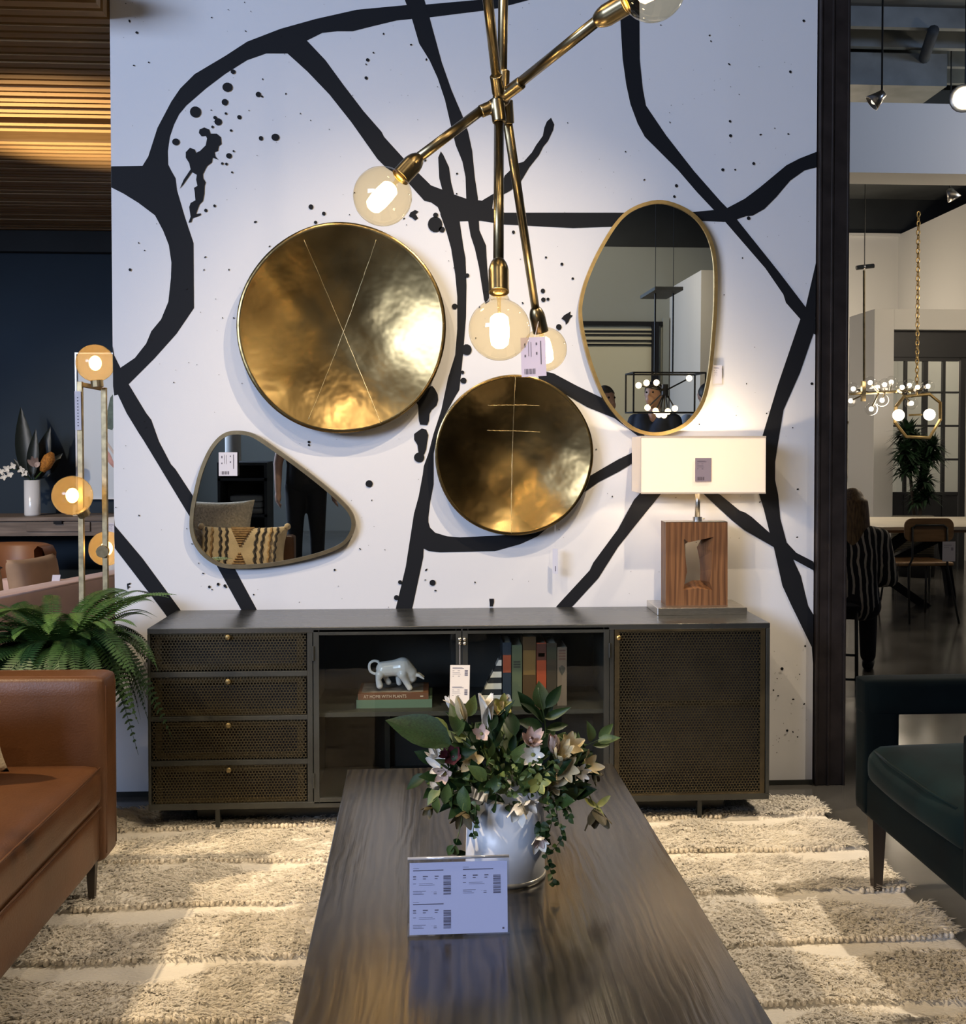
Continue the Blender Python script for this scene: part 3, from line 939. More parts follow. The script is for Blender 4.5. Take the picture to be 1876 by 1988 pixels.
# ------------------------------------------------------------------ mirrors
OVAL = [(1286,389),(1329,403),(1361,428),(1382,465),(1392,513),(1393,582),(1389,654),(1382,724),(1369,780),(1345,817),(1313,838),(1273,846),(1233,837),(1201,812),(1172,774),(1148,718),(1132,662),(1124,614),(1126,580),(1137,540),(1158,492),(1188,441),(1214,412),(1247,395)]
PEB = [(460,836),(480,838),(500,846),(537,871),(587,907),(636,946),(669,976),(685,997),(690,1019),(683,1041),(665,1061),(626,1078),(567,1093),(508,1102),(460,1104),(429,1101),(401,1086),(380,1063),(369,1033),(369,997),(376,958),(387,915),(403,877),(421,852),(440,839)]
TILT = math.radians(0.68)
def mirror(name, label, poly, m, fw, tagpx):
    yf = YW - 0.035
    pts = catmull([(W(px, py, yf).x, W(px, py, yf).z, 0) for px, py in poly], True, 4)
    out = [(p.x, p.y) for p in pts]
    cx = sum(p[0] for p in out) / len(out)
    cz = sum(p[1] for p in out) / len(out)
    inn = inset(out, fw)
    n = len(out)
    root = thing(name, label, 'mirror', (cx, YW, cz))
    T = Matrix.Translation((cx, YW - 0.02, cz)) @ Matrix.Rotation(TILT, 4, 'X') @ Matrix.Translation((-cx, -YW + 0.02, -cz))
    mb = MB()
    y0, y1 = YW - 0.038, YW - 0.010
    for poly2, y in ((out, y1), (out, y0), (inn, y0), (inn, y0 + 0.010)):
        mb.v += [(p[0], y, p[1]) for p in poly2]
    for k in range(3):
        for i in range(n):
            j = (i + 1) % n
            mb.f.append((k * n + i, k * n + j, (k + 1) * n + j, (k + 1) * n + i))
    mb.f.append(tuple(range(n)))
    mb.xform(T)
    mb.build('frame', m, root, smooth=False)
    gm = MB()
    gm.slab(inset(out, fw - 0.003), y0 + 0.007, y0 + 0.012).xform(T)
    gm.build('looking_glass', M_MIRROR, root)
    return root
m1 = mirror('wall_mirror', 'tall oval mirror in a thin gold frame above the table lamp', OVAL, M_GOLD, 0.014, None)
m2 = mirror('wall_mirror', 'pebble shaped mirror in a bronze frame below the large brass dish', PEB, M_GOLDD, 0.015, None)
p = W(425, 924, YW - 0.05)
q = W(461, 924, YW - 0.05)
card(m2, 'price_tag', p, (1, 0, 0), (0, 0, 1), (q - p).x, (W(425, 878, YW - 0.05) - p).z, lines=TAGL2, bars=TAGB2)
p = W(1384, 745, YW - 0.012)
card(m1, 'price_tag', p, (1, 0, 0), (0, 0, 1), 0.038, 0.075, lines=TAGL, pm=M_PRINTL)

# ------------------------------------------------------------------ media console
cz1 = (W(288, 1222, YC).z + W(1494, 1208, YC).z) / 2
cz0 = (W(286, 1573, YC).z + W(1494, 1553, YC).z) / 2
cx0, cx1 = W(287, 1400, YC).x, W(1494.5, 1400, YC).x
cyb = YW - 0.012
cons = thing('media_console', 'long black steel media console with perforated brass drawers and two glass doors', 'sideboard', ((cx0 + cx1) / 2, (YC + cyb) / 2, 0))
def zx(px):
    return W(px, 1400, YC).x
def zz(px, py):
    return W(px, py, YC).z
th = 0.016
MB().bb(cx0, cx1, YC, cyb, cz1 - 0.020, cz1).build('top', M_TOPS, cons, bevel=0.002)
mb = MB().bb(cx0, cx1, YC, cyb, cz0, cz0 + 0.022)
mb.build('bottom_panel', M_BLACK, cons, bevel=0.0015)
for a, b in ((cx0, cx0 + 0.010), (cx1 - 0.014, cx1)):
    MB().bb(a, b, YC, cyb, cz0 + 0.022, cz1 - 0.020).build('side_panel', M_BLACK, cons, bevel=0.0015)
MB().bb(cx0 + 0.010, cx1 - 0.014, cyb - 0.012, cyb, cz0 + 0.022, cz1 - 0.020).build('back_panel', M_DARKIN, cons)
xd1a, xd1b = zx(597), zx(607)
xd2a, xd2b = zx(1184), zx(1192)
for a, b in ((xd1a, xd1b), (xd2a, xd2b)):
    MB().bb(a, b, YC + 0.002, cyb - 0.012, cz0 + 0.022, cz1 - 0.020).build('divider', M_BLACK, cons)
# plinth and legs
MB().bb(zx(370), zx(1420), YC + 0.10, cyb - 0.06, cz0 - 0.085, cz0).build('plinth', M_BLACK, cons)
for px in (424, 1357):
    for yy in (YC + 0.035, cyb - 0.05):
        xx = W(px, 1590, YC + 0.035).x
        MB().bb(xx - 0.008, xx + 0.008, yy - 0.012, yy + 0.012, 0.018, cz0).build('leg', M_BLACK, cons)
M_KNOB = mat('dull_brass_knob', (0.22, 0.17, 0.08), 0.45, 0.8)
# four drawers with perforated fronts
rows = [(1229, 1303), (1315, 1389.5), (1400, 1475), (1486.5, 1563)]
for i, (pa, pb) in enumerate(rows):
    za, zb = zz(444, pb), zz(444, pa)
    a, b = cx0 + 0.014, xd1a - 0.004
    d = MB().bb(a, b, YC + 0.004, YC + 0.0055, za, zb).build('drawer', M_PERF, cons)
    fr = MB()
    w = 0.022
    fr.bb(a + 0.014, b - 0.014, YC + 0.009, YC + 0.012, zb - w, zb - 0.004)
    fr.bb(a + 0.014, b - 0.014, YC + 0.009, YC + 0.012, za + 0.004, za + w)
    fr.bb(a + 0.010, a + 0.012 + w, YC + 0.009, YC + 0.012, za + w, zb - w)
    fr.bb(b - 0.012 - w, b - 0.010, YC + 0.009, YC + 0.012, za + w, zb - w)
    fr.build('drawer_frame', M_PFRAME, d)
    bx = MB().bb(a, b, YC + 0.05, YC + 0.06, za, zb)
    bx.build('drawer_box', M_DARKIN, d)
    kx = zx(444)
    kn = MB().lathe([(0.0, 0.016), (0.008, 0.016), (0.010, 0.013), (0.010, 0.010), (0.004, 0.008), (0.004, 0.0)], (kx, YC + 0.004, zb - 0.014), 14, axis=(0, -1, 0))
    kn.build('knob', M_KNOB, d, smooth=True)
    if i < 3:
        MB().bb(cx0 + 0.010, xd1a, YC + 0.001, YC + 0.02, zz(444, rows[i + 1][0] - 0.8), zz(444, pb + 1.2)).build('rail', M_BLACK, cons, bevel=0.001)
# two glazed doors
zda, zdb = zz(897, 1555), zz(897, 1220)
M_DGLASS = clear('cabinet_glass', (0.90, 0.92, 0.90), 1.45, 0.01)
for (pa, pb, ka, hinge) in ((609, 896.5, 893, 609), (898, 1183, 902, 1183)):
    a, b = zx(pa), zx(pb)
    w = zx(620) - zx(609)
    st = MB().bb(a, a + w, YC, YC + 0.014, zda, zdb).build('door', M_BLACK, cons, bevel=0.001)
    MB().bb(b - w, b, YC, YC + 0.014, zda, zdb).build('stile', M_BLACK, st, bevel=0.001)
    MB().bb(a + w, b - w, YC, YC + 0.014, zdb - w, zdb).build('rail', M_BLACK, st, bevel=0.001)
    MB().bb(a + w, b - w, YC, YC + 0.014, zda, zda + w).build('rail', M_BLACK, st, bevel=0.001)
    MB().bb(a + w - 0.003, b - w + 0.003, YC + 0.006, YC + 0.009, zda + w - 0.003, zdb - w + 0.003).build('pane', M_DGLASS, st)
    kx = zx(ka)
    MB().lathe([(0.0, 0.018), (0.005, 0.018), (0.0065, 0.015), (0.0065, 0.010), (0.003, 0.008), (0.003, 0.0)], (kx, YC, zz(ka, 1240)), 12, axis=(0, -1, 0)).build('knob', M_NICKEL, st, smooth=True)
    MB().ball((kx, YC - 0.012, zz(ka, 1248)), 0.0065, 10, 8).build('knob', M_NICKEL, st, smooth=True)
    for py in (1265, 1510):
        MB().rod((zx(hinge), YC - 0.004, zz(900, py + 14)), (zx(hinge), YC - 0.004, zz(900, py - 14)), 0.004, n=8).build('hinge', M_BLACK, st)
    if pa < 700:
        # hang tag on the left door's knob
        p = W(873, 1366, YC - 0.02)
        card(st, 'hang_tag', p, W(912, 1366, YC - 0.02) - p, (0.02, 0, 1), 0.071, 0.140, lines=[(a2, b2 * 0.5 + 0.5, c2, d2_ * 0.5 + 0.5) for a2, b2, c2, d2_ in TAGL] + [(a2, b2 * 0.5, c2, d2_ * 0.5) for a2, b2, c2, d2_ in TAGL],
             bars=[(a2, b2 * 0.5 + 0.5, c2, d2_ * 0.5 + 0.5) for a2, b2, c2, d2_ in TAGB] + [(a2, b2 * 0.5, c2, d2_ * 0.5) for a2, b2, c2, d2_ in TAGB], m=mat('cream_card', (0.74, 0.70, 0.66), 0.7), pm=M_PRINT)
        MB().rod(W(893, 1290, YC - 0.021), W(893, 1250, YC - 0.014), 0.0006, n=5).build('tag_string', M_PAPER, st)
# perforated right-hand door
a, b = zx(1193.5), zx(1485.5)
dr = MB().bb(a, b, YC + 0.003, YC + 0.0045, zz(1340, 1549), zz(1340, 1216)).build('door', M_PERF, cons)
w = 0.018
za, zb = zz(1340, 1549), zz(1340, 1216)
for (aa, bb_, cc, dd) in ((a, b, zb - w, zb), (a, b, za, za + w), (a, a + w, za + w, zb - w), (b - w, b, za + w, zb - w)):
    MB().bb(aa, bb_, YC + 0.001, YC + 0.0028, cc, dd).build('edge_strip', M_PFRAME, dr)
MB().bb(a, b, YC + 0.09, YC + 0.10, za, zb).build('inner_panel', M_DARKIN, dr)
MB().bb(a, b, YC + 0.03, YC + 0.05, zz(1340, 1374), zz(1340, 1367)).build('inner_shelf', M_PFRAME, dr)
MB().lathe([(0.0, 0.016), (0.007, 0.016), (0.009, 0.013), (0.009, 0.010), (0.004, 0.008), (0.004, 0.0)], (zx(1200), YC + 0.001, zz(1200, 1237)), 14, axis=(0, -1, 0)).build('knob', M_GOLD, dr, smooth=True)
# shelf behind the glass
zs = W(780, 1378, YC + 0.06).z
M_SHELF = mat('shelf_grey', (0.05, 0.05, 0.045), 0.5, 0.2)
MB().bb(xd1b, xd2a, YC + 0.03, cyb - 0.012, zs - 0.016, zs).build('shelf', M_SHELF, cons)
MB().bb(zx(742) - 0.01, zx(742) + 0.01, cyb - 0.05, cyb - 0.012, cz0 + 0.022, zs - 0.016).build('dark_upright', M_BLACK, cons)  # black upright bar at the cabinet back, below the shelf

# ------------------------------------------------------------------ books and bull
YBK = YC + 0.09
def book(name, label, x0_, x1_, y0_, y1_, z0_, z1_, cover, pages=(0.5, 0.46, 0.38), spine='front', group=None):
    r = thing(name, label, 'book', ((x0_ + x1_) / 2, (y0_ + y1_) / 2, z0_), group)
    t = 0.0025
    if spine == 'front':      # lying flat or standing, spine towards the room
        flat = (x1_ - x0_) > (z1_ - z0_)
        cv = MB()
        cv.bb(x0_, x1_, y0_, y0_ + t, z0_, z1_)
        if flat:
            cv.bb(x0_, x1_, y0_ + t, y1_, z0_, z0_ + t)
            cv.bb(x0_, x1_, y0_ + t, y1_, z1_ - t, z1_)
        else:
            cv.bb(x0_, x0_ + t, y0_ + t, y1_, z0_, z1_)
            cv.bb(x1_ - t, x1_, y0_ + t, y1_, z0_, z1_)
        cv.build('cover', mat('book_cover_%s' % label[:24], cover, 0.5), r)
        if flat:
            MB().bb(x0_ + 0.003, x1_ - 0.003, y0_ + t, y1_ - 0.003, z0_ + t, z1_ - t).build('pages', mat('book_pages', pages, 0.8), r)
        else:
            MB().bb(x0_ + t, x1_ - t, y0_ + t, y1_ - 0.003, z0_ + 0.003, z1_ - 0.004).build('pages', mat('book_pages', pages, 0.8), r)
    return r
def spine_text(parent, txt, x, y, z, size, m, width=None):
    cu = bpy.data.curves.new('spine_lettering', 'FONT')
    cu.body = txt
    cu.size = size
    cu.align_x = 'LEFT'
    cu.align_y = 'CENTER'
    o = bpy.data.objects.new('spine_lettering', cu)
    C.objects.link(o)
    cu.materials.append(m)
    cu.extrude = 0.0002
    bpy.context.view_layer.update()
    k = 1.0
    if width:
        k = width / max(1e-6, o.dimensions.x)
    me = bpy.data.meshes.new_from_object(o.evaluated_get(bpy.context.evaluated_depsgraph_get()))
    bpy.data.objects.remove(o)
    me.transform(Matrix.Translation((x, y, z)) @ Matrix.Rotation(math.pi / 2, 4, 'X') @ Matrix.Diagonal((k, 1, 1, 1)))
    me.name = 'spine_lettering'
    o = link('spine_lettering', me, m, parent)
    return o
M_LET = mat('spine_letter_cream', (0.62, 0.52, 0.42), 0.6)
bx0, bx1 = W(692, 1360, YBK).x, W(839, 1360, YBK).x
zb0 = zs
zb1 = zs + (W(760, 1353, YBK).z - W(760, 1369, YBK).z)
book('book', 'pale green hardback lying under the brown book in the glass cabinet', bx0, bx1, YBK, YBK + 0.20, zb0, zb1, (0.13, 0.20, 0.14))
ax0, ax1 = W(695, 1347, YBK).x, W(832, 1347, YBK).x
zb2 = zb1 + (W(760, 1341, YBK).z - W(760, 1353, YBK).z)
bk = book('book', 'brown hardback about plants lying under the white bull figurine', ax0, ax1, YBK + 0.002, YBK + 0.19, zb1, zb2, (0.17, 0.075, 0.04))
spine_text(bk, 'AT HOME WITH PLANTS', W(706, 1347, YBK).x, YBK + 0.0014, (zb1 + zb2) / 2, 0.017, M_LET, W(789, 1347, YBK).x - W(706, 1347, YBK).x)
MB().bb(W(816, 1347, YBK).x, W(822, 1347, YBK).x, YBK + 0.0012, YBK + 0.002, (zb1 + zb2) / 2 - 0.002, (zb1 + zb2) / 2 + 0.002).build('publisher_mark', M_LET, bk)
MB().bb(ax0 + 0.012, ax1 - 0.02, YBK + 0.02, YBK + 0.18, zb2, zb2 + 0.0006).build('cover_picture', mat('book_photo', (0.16, 0.13, 0.11), 0.5, col2=(0.34, 0.30, 0.26), vscale=40), bk)
# white bull
s_ = YBK / FPX
def bp(px, py, dy=0.0):
    p = W(px, py, YBK + 0.06)
    return Vector((p.x, p.y + dy, p.z))
mbb = MB()
dz_ = (zb2 + 0.001) - bp(745, 1335).z
def cap(mb_, pts, rs, n=14):
    for (a, b, r0, r1) in [(pts[i], pts[i + 1], rs[i], rs[i + 1]) for i in range(len(pts) - 1)]:
        mb_.tube([a, b], [r0, r1], n)
    for p_, r_ in zip(pts, rs):
        mb_.ball(p_, r_, n, 8)
k_ = YBK / FPX
cap(mbb, [bp(745, 1301), bp(764, 1299), bp(782, 1297)], [15.5 * k_, 16 * k_, 19.5 * k_])
cap(mbb, [bp(787, 1299), bp(798, 1308), bp(801, 1318), bp(798, 1325)], [17 * k_, 13 * k_, 9 * k_, 5 * k_])
cap(mbb, [bp(738, 1309, -0.018), bp(735, 1320, -0.018), bp(738, 1331, -0.018)], [9 * k_, 5.6 * k_, 7 * k_])
cap(mbb, [bp(745, 1308, 0.020), bp(749, 1320, 0.020), bp(754, 1329, 0.020)], [9 * k_, 5.4 * k_, 6 * k_])
cap(mbb, [bp(778, 1308, 0.022), bp(773, 1320, 0.022), bp(775, 1330, 0.022)], [10 * k_, 5.6 * k_, 6 * k_])
cap(mbb, [bp(782, 1308, -0.020), bp(787, 1320, -0.020), bp(796, 1335, -0.020)], [11 * k_, 6.6 * k_, 6 * k_])
for dy in (-0.012, 0.014):
    cap(mbb, [bp(805, 1311, dy * 0.5), bp(814, 1312, dy), bp(823, 1318, dy * 1.3)], [4.4 * k_, 3.6 * k_, 2.0 * k_])
tail = [bp(736, 1287), bp(727, 1285), bp(719, 1289), bp(717, 1297), bp(720, 1306), bp(730, 1311)]
tail = catmull(tail, False, 4)
mbb.tube(tail, [3.0 * k_] * len(tail), 8)
mbb.v = [(a, b, c + dz_) for a, b, c in mbb.v]
zmin = min(v[2] for v in mbb.v)
mbb.v = [(a, b, c - zmin + zb2 + 0.0005) for a, b, c in mbb.v]
bull = mbb.build('bull_figurine', M_CERAMIC, None, remesh=0.0024)
tagit(bull, 'white ceramic bull figurine with lowered horns standing on two books', 'figurine')
# standing books
SPN = [(978, 996, 1281, (0.035, 0.05, 0.075), 'dark blue paperback with an orange spine label beside the wooden bookend'),
       (994, 1014, 1252, (0.12, 0.15, 0.09), 'pale green book with dark lettering standing second in the row'),
       (1015, 1041, 1236, (0.09, 0.05, 0.02), 'tall thick ochre brown book in the cabinet row'),
       (1042, 1061, 1248, (0.40, 0.075, 0.03), 'book with a bright orange lower spine in the cabinet row'),
       (1061.5, 1081, 1249, (0.06, 0.045, 0.03), 'dark olive and brown book between the orange and grey ones'),
       (1082, 1101, 1257, (0.20, 0.15, 0.11), 'grey beige book with a portrait on its spine at the row end')]
SPN[0] = (976, 993, 1247, (0.03, 0.045, 0.07), SPN[0][4])
M_DKL = mat('spine_letter_dark', (0.05, 0.05, 0.04), 0.6)
for i, (pa, pb, pt, colr, lab) in enumerate(SPN):
    xa_, xb_ = W(pa, 1300, YBK).x + 0.0004, W(pb, 1300, YBK).x - 0.0004
    zt_ = W(1040, pt, YBK).z
    bk = book('book', lab, xa_, xb_, YBK, YBK + 0.17, zs, zt_, colr, group='books standing in the glass cabinet')
    y_ = YBK - 0.0006
    def patch(name, p0, p1, m_, ins=0.0):
        MB().bb(xa_ + ins, xb_ - ins, y_, YBK, W(1040, p1, YBK).z, W(1040, p0, YBK).z).build(name, m_, bk)
    if i == 0:
        patch('spine_label', 1271, 1305, mat('label_orange', (0.42, 0.09, 0.04), 0.6), 0.001)
    if i == 1:
        for k in range(3):
            patch('spine_lettering', 1283 + 5 * k, 1286 + 5 * k, M_DKL, 0.006)
    if i == 2:
        patch('spine_band', 1262, 1310, mat('label_ochre', (0.22, 0.13, 0.04), 0.6), 0.002)
    if i == 3:
        patch('spine_band', 1250, 1282, mat('label_maroon', (0.10, 0.03, 0.02), 0.6), 0.0005)
        patch('spine_lettering', 1268, 1275, mat('label_dim', (0.25, 0.09, 0.06), 0.6), 0.006)
    if i == 4:
        patch('spine_band', 1256, 1280, mat('label_olive', (0.05, 0.05, 0.03), 0.6), 0.0005)
    if i == 5:
        for k in range(4):
            patch('spine_lettering', 1262 + 5.5 * k, 1265 + 5.5 * k, mat('label_brown', (0.16, 0.08, 0.06), 0.6), 0.005)
        zc_ = W(1090, 1303, YBK).z
        dm = MB()
        xm = (xa_ + xb_) / 2
        dm.slab([(xm - 0.010, zc_), (xm, zc_ - 0.017), (xm + 0.010, zc_), (xm + 0.012, zc_ + 0.014), (xm, zc_ + 0.022), (xm - 0.012, zc_ + 0.014)], y_, YBK)
        dm.build('spine_portrait', M_DKL, bk)
# striped wooden triangle bookend
tri = [(W(925, 1378, YBK).x, zs), (W(974, 1378, YBK).x, zs), (W(974, 1270, YBK).x, W(974, 1270, YBK).z)]
be = thing('bookend', 'black and white striped triangular bookend leaning by the books', 'bookend', (tri[0][0], YBK, zs))
n = 9
zt_ = tri[2][1]
for k in range(n):
    za_, zb_ = zs + (zt_ - zs) * k / n, zs + (zt_ - zs) * (k + 1) / n
    xa_ = tri[0][0] + (tri[1][0] - tri[0][0]) * k / n
    xb_ = tri[0][0] + (tri[1][0] - tri[0][0]) * (k + 1) / n
    poly = [(xa_, za_), (tri[1][0], za_), (tri[1][0], zb_), (xb_, zb_)]
    if k == n - 1:
        poly = [(xa_, za_), (tri[1][0], za_), (tri[1][0], zb_)]
    MB().slab(poly, YBK, YBK + 0.05).build('stripe', M_CERAMIC if k % 2 else mat('bookend_black', (0.03, 0.035, 0.045), 0.4), be)

# ------------------------------------------------------------------ table lamp
zt = cz1
pl = G(1363, 1194, zt)
YL = pl.y + 0.11
lx0, lx1 = W(1277, 1194, pl.y).x, W(1451, 1194, pl.y).x
lxc = W(1354, 1100, YL).x
lamp_t = thing('table_lamp', 'table lamp with a carved wooden frame base and white rectangular shade', 'lamp', (lxc, YL, zt))
MB().bb(lx0, lx1, pl.y, pl.y + 0.22, zt, zt + 0.028).build('base_plate', M_NICKEL, lamp_t, bevel=0.002)
zw0 = zt + 0.028
yf = YL - 0.045
def lp(px, py):
    p = W(px, py, yf)
    return (p.x, p.z)
# wood block with an irregular opening: four pieces of timber
ow = [lp(1293, 1174), lp(1293, 1014), lp(1413, 1014), lp(1413, 1174)]
ow = [(ow[0][0], zw0), ow[1], ow[2], (ow[3][0], zw0)]
ih = [lp(1327, 1146), lp(1334, 1110), lp(1331, 1080), lp(1328, 1046), lp(1337, 1053), lp(1383, 1043), lp(1386, 1042), lp(1383, 1070), lp(1382, 1105), lp(1378, 1130), lp(1384, 1146), lp(1355, 1142)]
ihb = [lp(1339, 1140), lp(1340, 1110), lp(1341, 1080), lp(1341, 1060), lp(1350, 1054), lp(1365, 1053), lp(1372, 1052), lp(1364, 1066), lp(1369, 1090), lp(1371, 1115), lp(1370, 1132), lp(1355, 1132)]
mbw = MB()
y0_, y1_ = yf, YL + 0.045
nI = len(ih)
mbw.v += [(p[0], y0_, p[1]) for p in ow] + [(p[0], y0_, p[1]) for p in ih] + [(p[0], y1_, p[1]) for p in ow] + [(p[0], y1_, p[1]) for p in ihb]
def ringfaces(o0, i0, flip):
    # outer corners: 0 bl, 1 tl, 2 tr, 3 br ; inner goes from bottom-left up, over, down
    F = [(o0 + 0, i0 + 0, i0 + 1, i0 + 2, i0 + 3, o0 + 1), (o0 + 1, i0 + 3, i0 + 4, i0 + 5, i0 + 6, o0 + 2),
         (o0 + 2, i0 + 6, i0 + 7, i0 + 8, i0 + 9, i0 + 10, o0 + 3), (o0 + 3, i0 + 10, i0 + 11, i0 + 0, o0 + 0)]
    return F
mbw.f += ringfaces(0, 4, 0) + ringfaces(4 + nI, 8 + nI, 1)
for k in range(4):
    j = (k + 1) % 4
    mbw.f.append((k, j, 4 + nI + j, 4 + nI + k))
for k in range(nI):
    j = (k + 1) % nI
    mbw.f.append((4 + k, 4 + j, 8 + nI + j, 8 + nI + k))
mbw.build('wooden_body', M_LAMPW, lamp_t)
MB().bb(ow[1][0], ow[2][0], y0_, y1_, ow[1][1], ow[1][1] + 0.002).build('top_trim', M_NICKEL, lamp_t)
zn = ow[1][1] + 0.002
zs0, zs1 = W(1360, 957, YL - 0.1).z, W(1360, 848, YL - 0.1).z
MB().rod((lxc, YL, zn), (lxc, YL, zn + 0.016), 0.018, n=18).build('collar', M_NICKEL, lamp_t, smooth=False)
MB().rod((lxc, YL, zn + 0.016), (lxc, YL, zs0 + 0.02), 0.0105, n=16).build('neck', M_NICKEL, lamp_t, smooth=True)
MB().rod((lxc + 0.018, YL - 0.01, zn + 0.008), (lxc + 0.027, YL - 0.01, zn + 0.010), 0.003, n=8).build('switch', M_NICKEL, lamp_t)
sx0, sx1 = W(1245, 900, YL - 0.1).x, W(1487, 900, YL - 0.1).x
M_SHADE, nt_, b_ = _nodes('lamp_shade_linen')
b_.inputs['Base Color'].default_value = (0.80, 0.77, 0.72, 1)
b_.inputs['Roughness'].default_value = 0.9
tl_ = nt_.nodes.new('ShaderNodeBsdfTranslucent')
tl_.inputs[0].default_value = (0.50, 0.42, 0.29, 1)
ad_ = nt_.nodes.new('ShaderNodeAddShader')
lnk(nt_, b_.outputs[0], ad_.inputs[0])
lnk(nt_, tl_.outputs[0], ad_.inputs[1])
lnk(nt_, ad_.outputs[0], nt_.nodes['Material Output'].inputs[0])
sh = MB()
ya, yb = YL - 0.1, YL + 0.1
for (a, b, c, d) in ((sx0, sx1, ya, ya + 0.003), (sx0, sx1, yb - 0.003, yb), (sx0, sx0 + 0.003, ya, yb), (sx1 - 0.003, sx1, ya, yb)):
    sh.bb(a, b, c, d, zs0, zs1)
shd = sh.build('lamp_shade', M_SHADE, lamp_t)
M_HEM = mat('shade_hem', (0.62, 0.52, 0.42), 0.8)
for zc in (zs0, zs1):
    MB().bb(sx0 - 0.0008, sx1 + 0.0008, ya - 0.0012, ya, zc - 0.003, zc + 0.003).build('hem', M_HEM, shd)
MB().ball((lxc, YL, (zs0 + zs1) / 2), 0.03, 14, 10).build('bulb', glow('lamp_bulb_glow', (1.0, 0.8, 0.5), 18), lamp_t, smooth=True)
lamp('table_lamp_light', 'POINT', (lxc, YL, (zs0 + zs1) / 2 + 0.02), 20, WARM, size=0.03)
p = W(1350, 935, ya - 0.004)
card(lamp_t, 'price_tag', p, (1, 0, 0), (0, 0, 1), W(1381, 935, ya).x - p.x, W(1350, 889, ya).z - p.z, lines=[(a, b * 0.75 + 0.22, c, d * 0.75 + 0.22) for a, b, c, d in TAGL], bars=TAGB2,
     m=mat('tag_backlit', (0.30, 0.24, 0.28), 0.8), pm=mat('tag_print_dark', (0.12, 0.09, 0.11), 0.8))
# ------------------------------------------------------------------ coffee table
ZT = 0.43
TM = Matrix.Translation((0.127, 3.238, 0)) @ Matrix.Rotation(math.radians(1.1), 4, 'Z')
tab = thing('coffee_table', 'long charcoal stained oak coffee table with waterfall ends standing on the rug', 'table', (0.127, 2.4, 0))
tw, tl = 0.80, 1.78
o = MB().bb(-tw / 2, tw / 2, -tl, 0, ZT - 0.045, ZT).xform(TM).build('top', M_TABLE, tab, bevel=0.002)
for (a, b) in ((-0.05, 0.0), (-tl, -tl + 0.05)):
    MB().bb(-tw / 2, tw / 2, a, b, 0.02, ZT - 0.046).xform(TM).build('end_panel', M_TABLE, tab, bevel=0.002)

# ------------------------------------------------------------------ rug
M_RUGB = mat('rug_flat_weave', (0.80, 0.76, 0.69), 0.95, var=0.05, vscale=3, bump=0.5, bscale=260, stretch=(0.25, 1, 1))
M_PILE = fluffy('rug_wool_pile', (0.90, 0.86, 0.79), 0.5, 0.9, 0.07)
M_RIDGE = mat('rug_knot_row', (0.80, 0.74, 0.64), 0.95, var=0.1, vscale=9)
rx0, rx1, ry0, ry1 = -1.62, 1.46, 1.1, 4.13
rug = thing('shag_rug', 'cream shaggy wool rug with flat woven bands under the coffee table', 'rug', (0, 2.6, 0))
def vnoise(x, y):
    return 0.5 + 0.25 * (np.sin(3.1 * x + 1.3 * np.sin(2.3 * y)) + np.sin(4.7 * y + 2.1 * np.sin(3.7 * x + 0.7)))
PER = 0.343
RIDGES = [3.60 + PER, 3.60 + 0.02, 3.26, 2.93, 2.60, 2.26, 1.92, 1.58, 1.24]
rr = np.array(sorted(RIDGES, reverse=True))
def behind(X, Y):
    dist = np.full(X.shape, 9.0)
    for r0 in list(rr) + [4.13 + 0.12]:
        wob = 0.012 * np.sin(X * 4 + r0 * 7) + 0.006 * np.sin(X * 11 + r0)
        d = (r0 + wob) - Y
        dist = np.where((d > 0) & (d < dist), d, dist)
    return dist
def flatmask(X, Y):
    return behind(X, Y) < (0.085 + 0.10 * (vnoise(X * 1.7, Y * 0.9) - 0.5) + 0.02 * np.sin(X * 17 + Y * 5))
rs = np.random.RandomState(3)
nx, ny = 260, 300
gx, gy = np.meshgrid(np.linspace(rx0, rx1, nx + 1), np.linspace(ry0, ry1, ny + 1), indexing='ij')
fm = flatmask(gx, gy)
gz = np.where(fm, 0.008, 0.021 + 0.004 * np.sin(gx * 31 + 3 * np.sin(gy * 23)) * np.sin(gy * 37 + 2 * np.sin(gx * 19)) + rs.uniform(-0.003, 0.003, gx.shape))
gz[0, :] = gz[-1, :] = 0.0
gz[:, 0] = gz[:, -1] = 0.0
gx[-1, :] += 0.012 * np.sin(gy[-1, :] * 9) + 0.008 * np.sin(gy[-1, :] * 23)
mb = MB()
mb.v = [tuple(p) for p in np.stack([gx, gy, gz], -1).reshape(-1, 3).tolist()]
for i in range(nx):
    for j in range(ny):
        a = i * (ny + 1) + j
        mb.f.append((a, a + ny + 1, a + ny + 2, a + 1))
mb.build('woven_ground', M_RUGB, rug, smooth=True, fixn=False)
N = 330000
X = rs.uniform(rx0, rx1 + 0.01, N)
Y = rs.uniform(ry0, ry1 + 0.015, N)
flat = flatmask(X, Y)
over = vnoise(X * 1.9 + 3.0, Y * 2.1) > 0.80
keep = (~flat) | (over & (rs.uniform(size=N) < 0.5))
keep &= ~((X > -0.24) & (X < 0.5) & (Y > 1.55) & (Y < 3.15))
keep &= ~((X < -1.15) & (Y < 3.3))
keep &= ~((Y < 1.75))
X, Y, flat = X[keep], Y[keep], flat[keep]
N = len(X)
L = rs.uniform(0.014, 0.034, N) * (0.7 + 0.6 * vnoise(X * 5, Y * 5))
ang = 4.71 + 1.1 * np.sin(X * 5.3 + 2 * np.sin(Y * 4.1)) + rs.normal(0, 0.7, N)
lean = rs.uniform(0.85, 1.35, N)
dx, dy = np.cos(ang), np.sin(ang)
wd_ = rs.uniform(0.0014, 0.0034, N)
px_, py_ = -dy, dx
H = L * np.cos(lean)
Lh = L * np.sin(lean)
